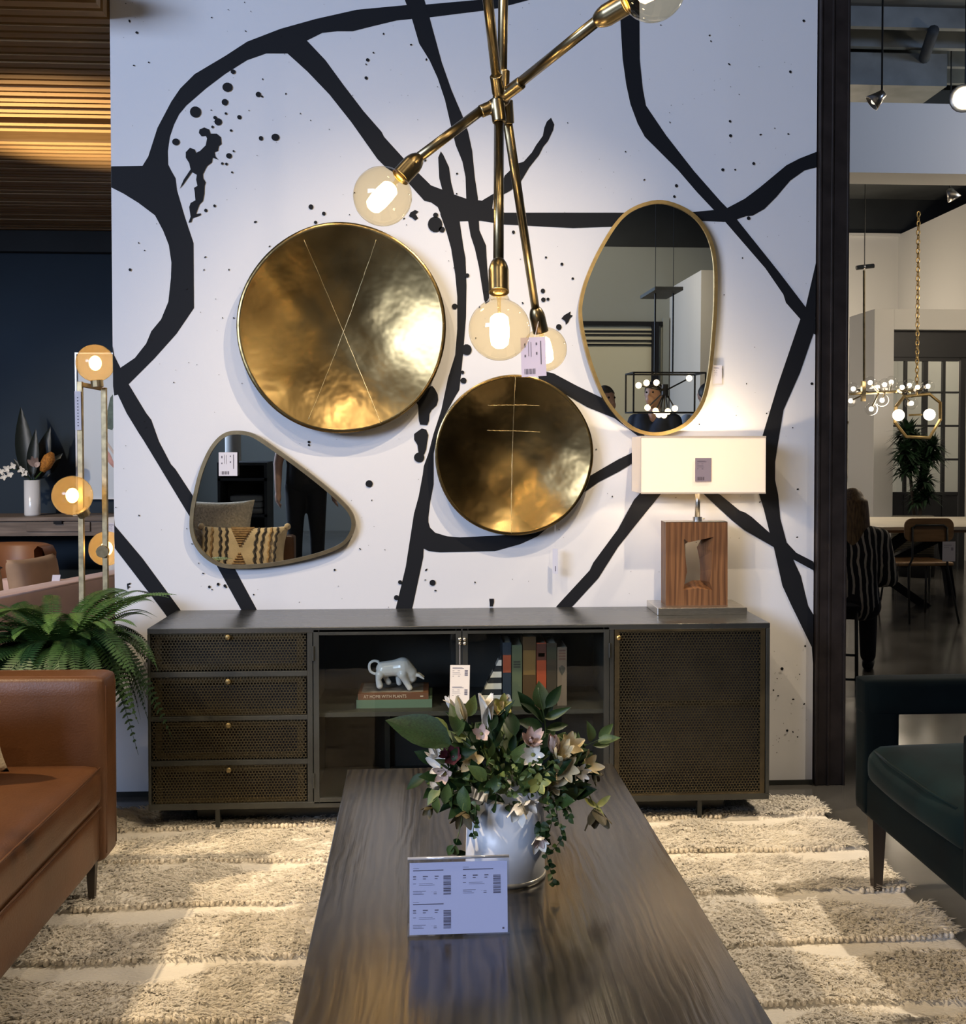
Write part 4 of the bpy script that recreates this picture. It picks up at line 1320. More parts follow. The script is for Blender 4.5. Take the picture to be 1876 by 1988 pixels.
V_ = np.zeros((N, 5, 3))
base = np.stack([X, Y, np.where(flat, 0.007, 0.017)], 1)
side = np.stack([px_ * wd_, py_ * wd_, np.zeros(N)], 1)
mid = base + np.stack([dx * Lh * 0.35, dy * Lh * 0.35, H * 0.75], 1)
tip = base + np.stack([dx * Lh, dy * Lh, H * 0.9], 1)
V_[:, 0] = base - side
V_[:, 1] = base + side
V_[:, 2] = mid + side * 1.2
V_[:, 3] = mid - side * 1.2
V_[:, 4] = tip
idx = np.arange(N)[:, None] * 5
quads = idx + np.array([0, 1, 2, 3])
tris = idx + np.array([3, 2, 4])
me = bpy.data.meshes.new('wool_pile')
me.vertices.add(N * 5)
me.vertices.foreach_set('co', V_.reshape(-1))
nl = N * 7
me.loops.add(nl)
lv = np.concatenate([quads, tris], 1).reshape(-1)
me.loops.foreach_set('vertex_index', lv.astype(np.int32))
me.polygons.add(N * 2)
ls = (np.arange(N)[:, None] * 7 + np.array([0, 4])).reshape(-1)
me.polygons.foreach_set('loop_start', ls.astype(np.int32))
me.update(calc_edges=True)
me.validate()
pile = link('wool_pile', me, M_PILE, rug)
pile['kind'] = 'stuff'
# rows of wool knots along each band
for r0 in rr:
    if r0 < 1.8:
        continue
    mb = MB()
    x = rx0 + 0.01
    while x < rx1 - 0.01:
        if not (-0.26 < x < 0.52 and r0 < 3.2) and not (x < -1.1 and r0 < 3.3):
            yw = r0 + 0.012 * math.sin(x * 4 + r0 * 7) + 0.006 * math.sin(x * 11 + r0)
            s = R.uniform(0.007, 0.011)
            if vnoise(np.array(x * 1.3 + 9), np.array(r0 * 2.0)) < 0.72:
                mb.ball((x, yw + R.uniform(-0.003, 0.003), 0.017), (s * 0.85, s, s), 6, 4)
        x += R.uniform(0.012, 0.020)
    o = mb.build('knot_row', M_RIDGE, rug, smooth=True, fixn=False)
    o['kind'] = 'stuff'

# ------------------------------------------------------------------ flower bucket
cb = G(981, 1695, ZT)
rb = 79 * cb.y / FPX
M_PAIL = mat('white_enamel', (0.66, 0.68, 0.72), 0.30, 0.0, var=0.04, vscale=4)
hb = W(981, 1548, cb.y).z - ZT + 0.012
pail = thing('flower_bucket', 'white enamel bucket vase holding the flowers on the coffee table', 'vase', (cb.x, cb.y, ZT))
MB().lathe([(0.0, 0.004), (rb - 0.004, 0.004), (rb - 0.001, 0.012), (rb * 0.95, hb), (rb * 0.95 - 0.003, hb), (rb - 0.006, 0.010), (0, 0.008)], (cb.x, cb.y, ZT), 48).build('body', M_PAIL, pail, smooth=True)
MB().lathe([(rb - 0.004, 0.0), (rb + 0.0012, 0.0), (rb + 0.0018, 0.006), (rb + 0.0008, 0.010), (rb - 0.004, 0.010)], (cb.x, cb.y, ZT), 48, closed=True).build('base_rim', mat('bucket_rim', (0.5, 0.48, 0.42), 0.3, 0.6), pail, smooth=True)

# ------------------------------------------------------------------ bouquet
bq = thing('flower_arrangement', 'loose arrangement of dark leaves, white lilies and hellebores in the bucket', 'flowers', (cb.x, cb.y, ZT + hb))
def leafmesh(name, m, n=6, fold=0.18, curl=0.22, wmax=0.45, tipw=1.0):
    """leaf along +X, length 1, blade in XY, normal +Z"""
    mb = MB()
    for i in range(n + 1):
        t = i / n
        w = math.sin(math.pi * t ** 0.8) * 0.5 * (1 if t < 1 else 0)
        z = -curl * t * t
        for sgn in (-1, 0, 1):
            mb.v.append((t, sgn * w, z + abs(sgn) * w * fold * 1.2))
    for i in range(n):
        for s in range(2):
            a = i * 3 + s
            mb.f.append((a, a + 3, a + 4, a + 1))
    me = mb.mesh(name)
    me.materials.append(m)
    for p in me.polygons:
        p.use_smooth = True
    return me
M_LD = mat('leaf_dark_green', (0.010, 0.028, 0.007), 0.5, var=0.4, vscale=30, spec=0.2)
M_LM = mat('leaf_mid_green', (0.034, 0.070, 0.014), 0.5, var=0.35, vscale=30)
M_LL = mat('leaf_light_green', (0.095, 0.14, 0.035), 0.5, var=0.3, vscale=30)
M_LY = mat('leaf_yellow_green', (0.22, 0.22, 0.05), 0.5, var=0.3, vscale=40)
LM = [leafmesh('leaf', m) for m in (M_LD, M_LM, M_LL, M_LY)]
def place_dir(me, name, parent, base, tip, width, nrm=None, roll=0.0):
    b, t = Vector(base), Vector(tip)
    x = (t - b)
    L_ = x.length
    x = x / max(L_, 1e-6)
    n_ = Vector(nrm) if nrm is not None else Vector((0, -0.8, 0.6))
    n_ = n_ - x * n_.dot(x)
    if n_.length < 1e-4:
        n_ = x.orthogonal()
    n_.normalize()
    if roll:
        n_ = Matrix.Rotation(roll, 3, x) @ n_
    yv = n_.cross(x)
    M = Matrix((x * L_, yv * width, n_ * L_)).transposed().to_4x4()
    M.translation = b
    o = bpy.data.objects.new(name, me)
    C.objects.link(o)
    o.matrix_basis = M
    put(o, parent)
    return o
YQ = cb.y
def Q(px, py, dy=0.0):
    return W(px, py, YQ + dy)
ctr = Q(978, 1540)
# named large leaves: base px, tip px, width px, kind, depth, roll
BIG = [(878, 1448, 750, 1386, 66, 0, -0.10, 0.3), (872, 1420, 815, 1388, 30, 2, -0.05, 0.5), (880, 1440, 830, 1420, 22, 1, -0.05, -0.4),
       (890, 1430, 880, 1362, 34, 1, -0.08, 0.5), (905, 1392, 925, 1350, 26, 2, -0.06, 0.2), (915, 1430, 872, 1382, 24, 0, -0.02, 0.4),
       (955, 1420, 958, 1368, 22, 0, -0.1, 0.4), (960, 1440, 985, 1360, 26, 0, -0.06, -0.5), (1000, 1430, 985, 1370, 30, 0, -0.1, 0.2),
       (1035, 1385, 1010, 1345, 26, 0, 0.0, 0.2), (1055, 1380, 1045, 1320, 34, 0, 0.02, -0.3), (1060, 1375, 1091, 1330, 24, 0, 0.0, 0.3),
       (1050, 1400, 1075, 1352, 24, 0, 0.04, -0.2), (1058, 1395, 1105, 1375, 18, 1, 0.03, 0.3), (1055, 1405, 1022, 1360, 26, 0, 0.0, 0.5), (1055, 1420, 1008, 1395, 30, 0, -0.05, 0.2),
       (1060, 1415, 1108, 1405, 18, 1, 0.03, 0.1), (1148, 1440, 1146, 1404, 22, 2, 0.03, 0.2), (1162, 1432, 1192, 1406, 20, 2, 0.03, 0.3), (1160, 1440, 1202, 1430, 20, 2, 0.03, -0.1),
       (1150, 1447, 1190, 1444, 14, 2, 0.03, 0.2), (1105, 1440, 1122, 1420, 14, 2, 0.0, 0.3), (1120, 1465, 1125, 1425, 16, 2, 0.0, 0.4), (1085, 1425, 1115, 1440, 14, 2, 0.0, 0.1), (1135, 1460, 1158, 1480, 16, 2, 0.0, 0.1),
       (830, 1505, 785, 1530, 24, 0, -0.03, 0.3), (850, 1500, 822, 1512, 16, 1, 0.0, 0.2), (870, 1470, 922, 1458, 26, 0, -0.1, 0.3), (945, 1515, 912, 1486, 26, 2, -0.12, 0.3),
       (940, 1540, 985, 1500, 26, 1, -0.10, 0.4), (935, 1440, 925, 1400, 20, 0, -0.08, 0.2), (950, 1455, 975, 1410, 26, 0, -0.04, 0.2), (1035, 1475, 1050, 1520, 26, 1, -0.12, 0.2),
       (1045, 1505, 1085, 1515, 14, 0, -0.12, 0.2), (1100, 1520, 1118, 1555, 30, 1, -0.05, 0.3), (1120, 1505, 1135, 1550, 24, 1, -0.04, 0.2), (855, 1530, 828, 1560, 22, 2, -0.06, 0.3), (870, 1520, 862, 1570, 22, 2, -0.1, 0.2),
       (880, 1530, 870, 1580, 26, 1, -0.1, 0.6), (900, 1525, 905, 1590, 30, 1, -0.1, 0.3), (850, 1545, 845, 1585, 18, 2, -0.08, 0.5), (915, 1560, 922, 1600, 16, 1, -0.11, 0.1),
       (880, 1640, 868, 1662, 16, 1, -0.12, 0.2), (885, 1640, 882, 1668, 16, 2, -0.13, 0.2), (892, 1650, 900, 1668, 18, 0, -0.11, 0.2), (880, 1630, 898, 1640, 12, 0, -0.12, 0.2)]
for (bx, by, tx, ty, w, kd, dy, rl) in BIG:
    place_dir(LM[kd], 'leaf', bq, Q(bx, by, dy), Q(tx, ty, dy + R.uniform(-0.03, 0.03)), w * YQ / FPX, (R.uniform(-0.3, 0.3), -0.85, 0.45), rl)
# filler foliage
for i in range(330):
    a = R.uniform(0, 2 * math.pi)
    rad = 0.145 * math.sqrt(R.random())
    c0 = Vector((cb.x + 0.005 + rad * math.cos(a) * 1.12, cb.y + rad * math.sin(a) * 0.8, ZT + hb + R.uniform(-0.01, 0.16) * (1 - 0.45 * rad / 0.145)))
    out = (c0 - Vector((cb.x, cb.y, ZT + hb - 0.03))).normalized()
    d_ = (out + Vector((R.uniform(-.6, .6), R.uniform(-.6, .6), R.uniform(-.5, .4)))).normalized()
    L_ = R.uniform(0.025, 0.062)
    kd = R.choice((0, 0, 0, 0, 1, 1, 2))
    place_dir(LM[kd], 'leaf', bq, c0, c0 + d_ * L_, L_ * R.uniform(0.4, 0.7), (R.uniform(-.6, .6), -0.6, 0.6), R.uniform(-0.6, 0.6))
for i in range(70):   # small bright sprigs at the front
    c0 = Q(R.uniform(955, 1085), R.uniform(1470, 1550), R.uniform(-0.14, -0.08))
    d_ = Vector((R.uniform(-1, 1), R.uniform(-0.8, 0.1), R.uniform(-0.6, 1))).normalized()
    place_dir(LM[R.choice((1, 2, 2))], 'leaf', bq, c0, c0 + d_ * R.uniform(0.010, 0.02), 0.009, (0, -0.8, 0.5), R.uniform(-0.6, 0.6))
# blossoms
def petalmesh(name, m, curl, wid, n=6):
    mb = MB()
    for i in range(n + 1):
        t = i / n
        w = wid * (math.sin(math.pi * (0.12 + 0.86 * t)) ** 0.7)
        z = curl * (t ** 2)
        for k in (-1, -0.5, 0, 0.5, 1):
            mb.v.append((t, k * w * 0.5, z + 0.10 * k * k * wid))
    for i in range(n):
        for s in range(4):
            a = i * 5 + s
            mb.f.append((a, a + 5, a + 6, a + 1))
    me = mb.mesh(name)
    me.materials.append(m)
    for p in me.polygons:
        p.use_smooth = True
    return me
M_PW = mat('petal_white', (0.76, 0.72, 0.64), 0.5, var=0.08, vscale=40)
M_PC = mat('petal_cream', (0.58, 0.48, 0.28), 0.5, var=0.2, vscale=40)
M_PP = mat('petal_blush', (0.56, 0.42, 0.36), 0.5, var=0.25, vscale=60)
M_PG = mat('petal_lime', (0.36, 0.36, 0.10), 0.5, var=0.2, vscale=40)
M_PB = mat('petal_burgundy', (0.06, 0.012, 0.02), 0.5, var=0.3, vscale=40)
M_PN = mat('petal_green_brown', (0.10, 0.075, 0.03), 0.6, var=0.4, vscale=40)
PM = {k: [petalmesh('petal', m, c, w) for c, w in ((0.15, 0.55), (0.45, 0.42))] for k, m in dict(w=M_PW, c=M_PC, p=M_PP, g=M_PG, b=M_PB, n=M_PN).items()}
def blossom(px, py, size, kind, aim, np_=6, cup=0.5, dy=-0.10, shape=0, centre=True):
    """flower of separate petals facing direction aim"""
    c = Q(px, py, dy)
    ax = Vector(aim).normalized()
    u = ax.orthogonal().normalized()
    v = ax.cross(u)
    L_ = size * YQ / FPX
    hd = None
    if centre:
        hd = MB().ball(c + ax * L_ * 0.12, L_ * 0.13, 10, 8).build('blossom', M_LY if kind != 'b' else M_PB, bq, smooth=True)
    else:
        hd = MB().ball(c, L_ * 0.06, 8, 6).build('blossom', M_LL, bq, smooth=True)
    for k in range(np_):
        a = 2 * math.pi * k / np_ + R.uniform(-.15, .15)
        d = (u * math.cos(a) + v * math.sin(a)) * math.cos(cup) + ax * math.sin(cup)
        place_dir(PM[kind][shape], 'petal', hd, c, c + d * L_ * R.uniform(0.85, 1.1), L_, ax, R.uniform(-0.2, 0.2))
for args in [(944, 1412, 66, 'w', (0.02, -0.35, 0.95), 4, 1.35, -0.07, 1, False), (902, 1398, 50, 'c', (-0.25, -0.4, 0.9), 5, 1.1, -0.06, 1, False),
             (982, 1392, 46, 'w', (0.1, -0.3, 1), 4, 1.2, -0.03, 1, False), (960, 1388, 34, 'c', (0.1, -0.6, 0.7), 5, 0.8, -0.05, 0, True), (975, 1372, 26, 'g', (0.2, -0.8, 0.5), 5, 0.5, -0.05, 0, True),
             (884, 1380, 34, 'w', (-0.5, -0.4, 0.8), 3, 1.3, 0.0, 1, False),
             (1030, 1442, 34, 'p', (0.1, -0.8, 0.6), 10, 0.55, -0.10, 1, True), (1030, 1442, 22, 'p', (0.1, -0.8, 0.6), 8, 1.0, -0.105, 1, True),
             (1035, 1465, 30, 'w', (-0.1, -0.9, 0.2), 8, 0.4, -0.10, 1, True), (1078, 1462, 44, 'p', (-0.1, -0.5, 0.85), 8, 1.0, -0.09, 1, False), (1082, 1470, 40, 'c', (0.3, -0.7, 0.6), 8, 0.7, -0.09, 1, True),
             (1102, 1452, 36, 'c', (0.5, -0.6, 0.6), 6, 0.5, -0.05, 0, True), (1095, 1490, 34, 'c', (0.3, -0.9, 0.1), 6, 0.3, -0.10, 0, True), (1140, 1488, 32, 'c', (0.6, -0.6, 0.5), 6, 0.5, -0.04, 0, True),
             (1125, 1500, 24, 'w', (0.2, -0.9, 0.2), 7, 0.4, -0.06, 1, True),
             (1150, 1500, 24, 'n', (0.6, -0.4, -0.5), 5, 0.8, -0.04, 0, False),
             (882, 1470, 30, 'b', (-0.2, -0.8, 0.4), 6, 0.7, -0.10, 0, True), (868, 1466, 20, 'b', (-0.4, -0.8, 0.4), 5, 0.9, -0.10, 0, True), (862, 1488, 36, 'w', (-0.5, -0.7, 0.5), 6, 0.5, -0.04, 0, True), (848, 1472, 24, 'w', (-0.6, -0.5, 0.7), 6, 0.8, -0.03, 1, True),
             (865, 1502, 26, 'p', (-0.3, -0.9, 0.2), 5, 0.5, -0.06, 0, True), (915, 1478, 34, 'c', (-0.2, -0.9, 0.4), 5, 0.4, -0.08, 0, True), (935, 1425, 24, 'p', (0, -0.9, 0.4), 5, 0.6, -0.09, 0, True),
             (852, 1532, 24, 'w', (-0.5, -0.7, 0.6), 4, 1.1, -0.08, 0, False), (838, 1565, 24, 'n', (-0.5, -0.6, -0.5), 5, 0.8, -0.06, 0, False), (900, 1575, 34, 'n', (-0.1, -0.7, -0.7), 6, 0.6, -0.12, 0, False),
             (1010, 1560, 40, 'w', (-0.2, -0.75, -0.6), 5, 0.9, -0.14, 0, False), (1022, 1556, 28, 'w', (0.4, -0.7, -0.3), 4, 0.7, -0.13, 0, True), (1045, 1625, 32, 'w', (0.1, -0.85, -0.4), 5, 0.75, -0.15, 0, True), (1046, 1628, 20, 'p', (0.1, -0.85, -0.4), 5, 0.6, -0.155, 0, True),
             (1045, 1520, 28, 'g', (0.0, -0.9, 0.1), 5, 0.5, -0.12, 0, True), (1072, 1520, 30, 'c', (0.3, -0.9, -0.1), 5, 0.4, -0.10, 0, True), (1062, 1535, 24, 'n', (0.2, -0.9, -0.3), 5, 0.5, -0.1, 0, True),
             (1155, 1570, 44, 'n', (0.15, -0.5, -0.85), 6, 0.75, -0.03, 0, False), (1160, 1566, 30, 'g', (0.3, -0.6, 0.6), 3, -0.1, -0.03, 1, False)]:
    blossom(*args)
def stem(pts, r, m=M_LL, name='stem', dy=-0.05):
    MB().tube(catmull([Q(a, b, dy) for a, b in pts], False, 4), r, 6).build(name, m, bq, smooth=True)
stem([(1115, 1480), (1130, 1510), (1145, 1545), (1155, 1568)], 0.0014, M_LY, dy=-0.03)
stem([(1085, 1440), (1125, 1450), (1150, 1442), (1165, 1435)], 0.0010, M_LM, dy=0.03)
stem([(900, 1560), (895, 1600), (885, 1640)], 0.0008, M_LL, dy=-0.12)
stem([(1060, 1440), (1058, 1400), (1045, 1335)], 0.0012, M_LM, dy=0.0)
def vine(pts, nleaf, dy, sz):
    path = catmull([Q(a, b, dy) for a, b in pts], False, 8)
    o = MB().tube(path, 0.0008, 5).build('vine', M_LM, bq, smooth=True)
    for k in range(nleaf):
        p = path[int(k * (len(path) - 1) / max(1, nleaf - 1))]
        d = Vector((R.choice((-1, 1)) * R.uniform(0.4, 1), R.uniform(-0.7, 0.2), R.uniform(-0.9, 0.3))).normalized()
        place_dir(LM[R.choice((0, 1, 1))], 'leaf', o, p, p + d * sz * R.uniform(0.7, 1.2), sz * 0.75, (0, -0.9, 0.4), R.uniform(-0.5, 0.5))
vine([(1062, 1550), (1072, 1590), (1060, 1640), (1066, 1680), (1078, 1718)], 30, -0.13, 0.014)
vine([(1078, 1555), (1085, 1600), (1092, 1625), (1070, 1655)], 20, -0.12, 0.014)
vine([(1090, 1545), (1100, 1570), (1106, 1590)], 14, -0.10, 0.015)
vine([(925, 1560), (922, 1590), (918, 1625)], 12, -0.13, 0.013)
vine([(1050, 1600), (1048, 1610), (1055, 1625)], 12, -0.14, 0.02)

# ------------------------------------------------------------------ acrylic price sign
sg = G(891, 1819, ZT)
sgn = thing('price_sign', 'clear acrylic sign holder with a printed price sheet on the coffee table', 'sign', (sg.x, sg.y, ZT))
sw = 201 * sg.y / FPX
shh = 0.148
ux, uz = Vector((1, 0.015, 0)).normalized(), Vector((0, 0.16, 1)).normalized()
o0 = Vector((sg.x - sw / 2, sg.y, ZT + 0.001))
nn = ux.cross(uz)
M_ACR = clear('acrylic', (0.96, 0.97, 1.0), 1.49, 0.02)
for off in (0.003, -0.003):
    mb = MB()
    p = [o0 + nn * off, o0 + nn * off + ux * sw, o0 + nn * off + ux * sw + uz * shh, o0 + nn * off + uz * shh]
    mb.add(p + [q - nn * 0.0022 for q in p], [(0, 1, 2, 3), (7, 6, 5, 4), (0, 4, 5, 1), (1, 5, 6, 2), (2, 6, 7, 3), (3, 7, 4, 0)])
    mb.build('acrylic_panel', M_ACR, sgn)
MB().tube([o0 - nn * 0.0 + uz * (shh + 0.001), o0 + ux * sw + uz * (shh + 0.001)], 0.003, 8).build('top_edge', mat('acrylic_edge', (0.75, 0.76, 0.8), 0.1, 0.3, trans=0.4), sgn, smooth=True)
mb = MB()
p = [o0, o0 + ux * sw, o0 + ux * sw + Vector((0, 0.06, 0)), o0 + Vector((0, 0.06, 0))]
mb.add(p + [q + Vector((0, 0, 0.0022)) for q in p], [(3, 2, 1, 0), (4, 5, 6, 7), (0, 1, 5, 4), (1, 2, 6, 5), (2, 3, 7, 6), (3, 0, 4, 7)])
mb.build('foot_panel', M_ACR, sgn)
LN, BR = [], []
def block(u0, v0):
    LN.extend([(u0, v0 + .42, u0 + .06, v0 + .425), (u0, v0 + .385, u0 + .31, v0 + .398), (u0, v0 + .30, u0 + .03, v0 + .315), (u0 + .10, v0 + .30, u0 + .15, v0 + .315), (u0 + .22, v0 + .30, u0 + .26, v0 + .315),
               (u0, v0 + .27, u0 + .03, v0 + .28), (u0 + .10, v0 + .27, u0 + .13, v0 + .28), (u0 + .22, v0 + .27, u0 + .25, v0 + .28), (u0, v0 + .205, u0 + .03, v0 + .212), (u0 + .06, v0 + .205, u0 + .2, v0 + .21), (u0 + .06, v0 + .185, u0 + .22, v0 + .19),
               (u0, v0 + .10, u0 + .13, v0 + .107), (u0, v0 + .08, u0 + .09, v0 + .086), (u0, v0 + .06, u0 + .11, v0 + .066), (u0 + .19, v0 + .09, u0 + .195, v0 + .094), (u0 + .21, v0 + .085, u0 + .24, v0 + .09), (u0 + .21, v0 + .06, u0 + .24, v0 + .068)])
    y_ = v0 + .05
    while y_ < v0 + .31:
        h_ = R.choice((.003, .005, .008, .016))
        BR.append((u0 + .31, y_, u0 + .385, y_ + h_))
        y_ += h_ + R.choice((.003, .005, .008))
block(.035, .50)
block(.545, .50)
block(.035, .03)
BR.append((.945, .05, .965, .075))
card(sgn, 'price_sheet', o0 + ux * sw * 0.02 + uz * shh * 0.03, ux, uz, sw * 0.96, shh * 0.92, 0.0008, LN, BR, m=mat('blue_white_sheet', (0.60, 0.62, 0.80), 0.7))

# ------------------------------------------------------------------ leather sofa
SX, SY1, SY0 = -1.0, 3.41, 1.0
sofa = thing('leather_sofa', 'tan leather sofa with track arms and dark tapered legs', 'sofa', (-1.45, 2.2, 0))
AT = 0.135
ZA = 0.705
for (a, b) in ((SY1 - AT, SY1), (SY0, SY0 + AT)):
    MB().soft((SX - 0.46, (a + b) / 2, (ZA + 0.145) / 2), (0.92, b - a, ZA - 0.145), 0.022, (0, 0.0, 0.004), 10).build('arm', M_LEATHER, sofa, smooth=True)
MB().soft((SX - 0.44, (SY0 + SY1) / 2, 0.235), (0.86, SY1 - SY0 - 2 * AT, 0.155), 0.015, (0, 0, 0), 8).build('seat_base', M_LEATHER, sofa, smooth=True)
ym = (SY0 + SY1) / 2
for (a, b) in ((SY0 + AT + 0.003, ym - 0.002), (ym + 0.002, SY1 - AT - 0.003)):
    cu = MB().soft((SX - 0.385, (a + b) / 2, 0.385), (0.77, b - a, 0.13), 0.035, (0, 0, 0.03), 12).build('seat_cushion', M_LEATHER, sofa, smooth=True)
    for zz_ in (0.443, 0.328):
        MB().tube([(SX - 0.002, a + 0.03, zz_), (SX - 0.002, b - 0.03, zz_)], 0.0035, 8).build('piping', M_LEATHER, cu, smooth=True)
    MB().soft((SX - 0.74, (a + b) / 2, 0.62), (0.17, b - a, 0.42), 0.06, (0.03, 0, 0), 10, rotM('Y', -8)).build('back_cushion', M_LEATHER, sofa, smooth=True)
MB().soft((SX - 0.87, ym, 0.46), (0.12, SY1 - SY0 - 2 * AT, 0.63), 0.03, (0, 0, 0), 8).build('back', M_LEATHER, sofa, smooth=True)
# arm welts
for yy in (SY1 - AT + 0.022, SY1 - 0.018):
    MB().tube([(SX - 0.002, yy, 0.17), (SX - 0.002, yy, ZA - 0.03), (SX - 0.03, yy, ZA - 0.002), (SX - 0.85, yy, ZA + 0.001)], 0.0028, 8).build('piping', M_STITCH if yy < SY1 - 0.05 else M_LEATHER, sofa, smooth=True)
MB().tube([(SX + 0.0, 2.35, 0.16), (SX + 0.0, 2.35, 0.31)], 0.0018, 6).build('base_seam', M_STITCH, sofa)
for (lx, ly) in ((SX - 0.05, SY1 - 0.10), (SX - 0.85, SY1 - 0.10), (SX - 0.05, SY0 + 0.1), (SX - 0.85, SY0 + 0.1)):
    MB().tube([(lx, ly, 0.16), (lx, ly, 0.015)], [0.021, 0.012], 4).build('leg', M_LEGW, sofa)
# cushions at the near end of the sofa (seen in the pebble mirror and at the frame edge)
M_KNIT = mat('chunky_knit', (0.62, 0.57, 0.46), 0.95, var=0.2, vscale=60, bump=1.0, bscale=70)
def pc(px, py, Zv):
    return V(px, py, Zv)
kc = pc(437, 1022, 7.55)
kp = MB().pillow((-1.52, 1.22, 0.72), 0.52, 0.50, 0.17, rotM('Z', 6) @ rotM('X', 14)).build('knit_cushion', M_KNIT, None, smooth=True, weld=True)
tagit(kp, 'chunky cream knitted cushion at the end of the tan sofa', 'cushion')
M_KIL = mat('kilim_cream', (0.60, 0.50, 0.34), 0.9, var=0.12, vscale=12, bump=0.3, bscale=150)
M_KID = mat('kilim_charcoal', (0.06, 0.055, 0.055), 0.9, var=0.4, vscale=60)
M_KIT = mat('kilim_tan', (0.36, 0.24, 0.12), 0.9, var=0.3, vscale=60)
KM = rotM('Z', 4) @ rotM('X', 20)
kc = Vector((-1.30, 1.42, 0.63))
kl = thing('kilim_cushion', 'lumbar cushion with charcoal zigzag stripes leaning on the knitted one', 'cushion', tuple(kc))
kw, kh, kt = 0.60, 0.36, 0.15
MB().pillow(kc, kw, kh, kt, KM).build('cover', M_KIL, kl, smooth=True, weld=True)
def onpil(u, v, lift=0.002):
    e = (max(0, 1 - u ** 4) * max(0, 1 - v ** 4)) ** 0.5
    p = Vector((u * kw / 2 * (1 - 0.09 * (1 - v * v) * u * u), kt / 2 * e + lift, v * kh / 2 * (1 - 0.09 * (1 - u * u) * v * v)))
    return KM @ p + kc
for (u0, u1, m_) in ((-.82, -.82, M_KID), (-.68, -.66, M_KIT), (-.52, -.44, M_KID), (-.36, -.30, M_KID), (.80, .80, M_KID), (.66, .66, M_KIT), (.55, .48, M_KID), (.40, .33, M_KID)):
    MB().tube([onpil(u0 + (u1 - u0) * math.cos(v * 1.5) + 0.02 * math.sin(v * 20), v) for v in [-.9 + .09 * k for k in range(21)]], 0.0085, 6).build('woven_stripe', m_, kl, smooth=True)
for sg_ in (1, -1):
    for k in range(9):
        hw = 0.26 * (1 - k / 9.0)
        v = sg_ * (0.92 - 0.095 * k)
        MB().tube([onpil(-hw + 2 * hw * j / 8, v) for j in range(9)], 0.007, 6).build('woven_stripe', M_KIT, kl, smooth=True)
for (u, v) in ((-.97, .97), (.97, .97), (-.97, -.97), (.97, -.97)):
    MB().ball(onpil(u, v, 0), 0.022, 10, 8).build('tassel', M_KIL, kl, smooth=True)
cc = W(-12, 1452, 2.95)
cp = MB().pillow((-1.395, 3.04, 0.575), 0.40, 0.20, 0.12, rotM('Y', -6)).build('cream_cushion', M_KIL, None, smooth=True, weld=True)
tagit(cp, 'plain cream cushion resting on the tan sofa seat at the frame edge', 'cushion')

# ------------------------------------------------------------------ teal armchair
AX, AY1, AY0 = 1.315, 3.34, 2.55
arm = thing('velvet_armchair', 'dark teal velvet armchair with open arms beside the rug', 'armchair', (1.75, 2.95, 0))
ZR = 0.672
aw = 0.085
depth = 0.80
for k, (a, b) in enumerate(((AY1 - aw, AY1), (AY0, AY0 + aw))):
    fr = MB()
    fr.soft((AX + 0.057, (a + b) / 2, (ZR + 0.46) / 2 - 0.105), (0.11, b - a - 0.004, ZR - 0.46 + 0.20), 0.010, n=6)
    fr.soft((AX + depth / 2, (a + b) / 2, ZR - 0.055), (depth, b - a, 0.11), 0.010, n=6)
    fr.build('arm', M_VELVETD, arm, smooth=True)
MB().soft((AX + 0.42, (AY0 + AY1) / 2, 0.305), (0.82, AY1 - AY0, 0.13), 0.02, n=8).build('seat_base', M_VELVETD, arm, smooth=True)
sc_ = MB().soft((AX + 0.36, (AY0 + AY1) / 2, 0.415), (0.72, AY1 - AY0 - 2 * aw - 0.004, 0.125), 0.045, (0.03, 0, 0.035), 14).build('seat_cushion', M_VELVET, arm, smooth=True)
MB().tube([(AX + 0.014, AY0 + aw + 0.05, 0.464), (AX - 0.002, (AY0 + AY1) / 2 - 0.12, 0.466), (AX - 0.002, (AY0 + AY1) / 2 + 0.12, 0.466), (AX + 0.014, AY1 - aw - 0.05, 0.464)], 0.004, 8).build('piping', M_VELVET, sc_, smooth=True)
MB().soft((AX + 0.80, (AY0 + AY1) / 2, 0.60), (0.16, AY1 - AY0, 0.62), 0.05, (0.02, 0, 0), 10, rotM('Y', 9)).build('back', M_VELVET, arm, smooth=True)
for (lx, ly) in ((AX + 0.045, AY1 - 0.075), (AX + 0.045, AY0 + 0.075), (AX + 0.76, AY1 - 0.075), (AX + 0.76, AY0 + 0.075)):
    MB().tube([(lx, ly, 0.26), (lx, ly, 0.015)], [0.032, 0.019], 4).build('leg', M_LEGW, arm)
# ------------------------------------------------------------------ hanging brass chandelier
M_BULB = clear('amber_bulb_glass', (0.98, 0.90, 0.72), 1.5, 0.015)
M_CORE = glow('bulb_core_glow', (1.0, 0.70, 0.32), 16)
ch = thing('pendant_chandelier', 'brass chandelier with angled arms and clear amber globe bulbs', 'chandelier', tuple(W(972, 190, 2.5)))
def crod(a, b, rpx, nm='arm', m=M_BRASS):
    pa, pb = W(*a), W(*b)
    return MB().tube([pa, pb], [rpx * a[2] / FPX, rpx * a[2] / FPX], 16).build(nm, m, ch, smooth=True)
_a = W(978, -60, 2.5)
MB().tube([W(974, 240, 2.5), _a, Vector((_a.x, _a.y, 4.58))], 0.0113, 16).build('stem', M_BRASS, ch, smooth=True)
MB().lathe([(0, 0), (0.06, 0), (0.065, 0.01), (0.065, 0.025), (0, 0.025)], (_a.x, _a.y, 4.575), 24).build('ceiling_rose', M_BRASS, ch)
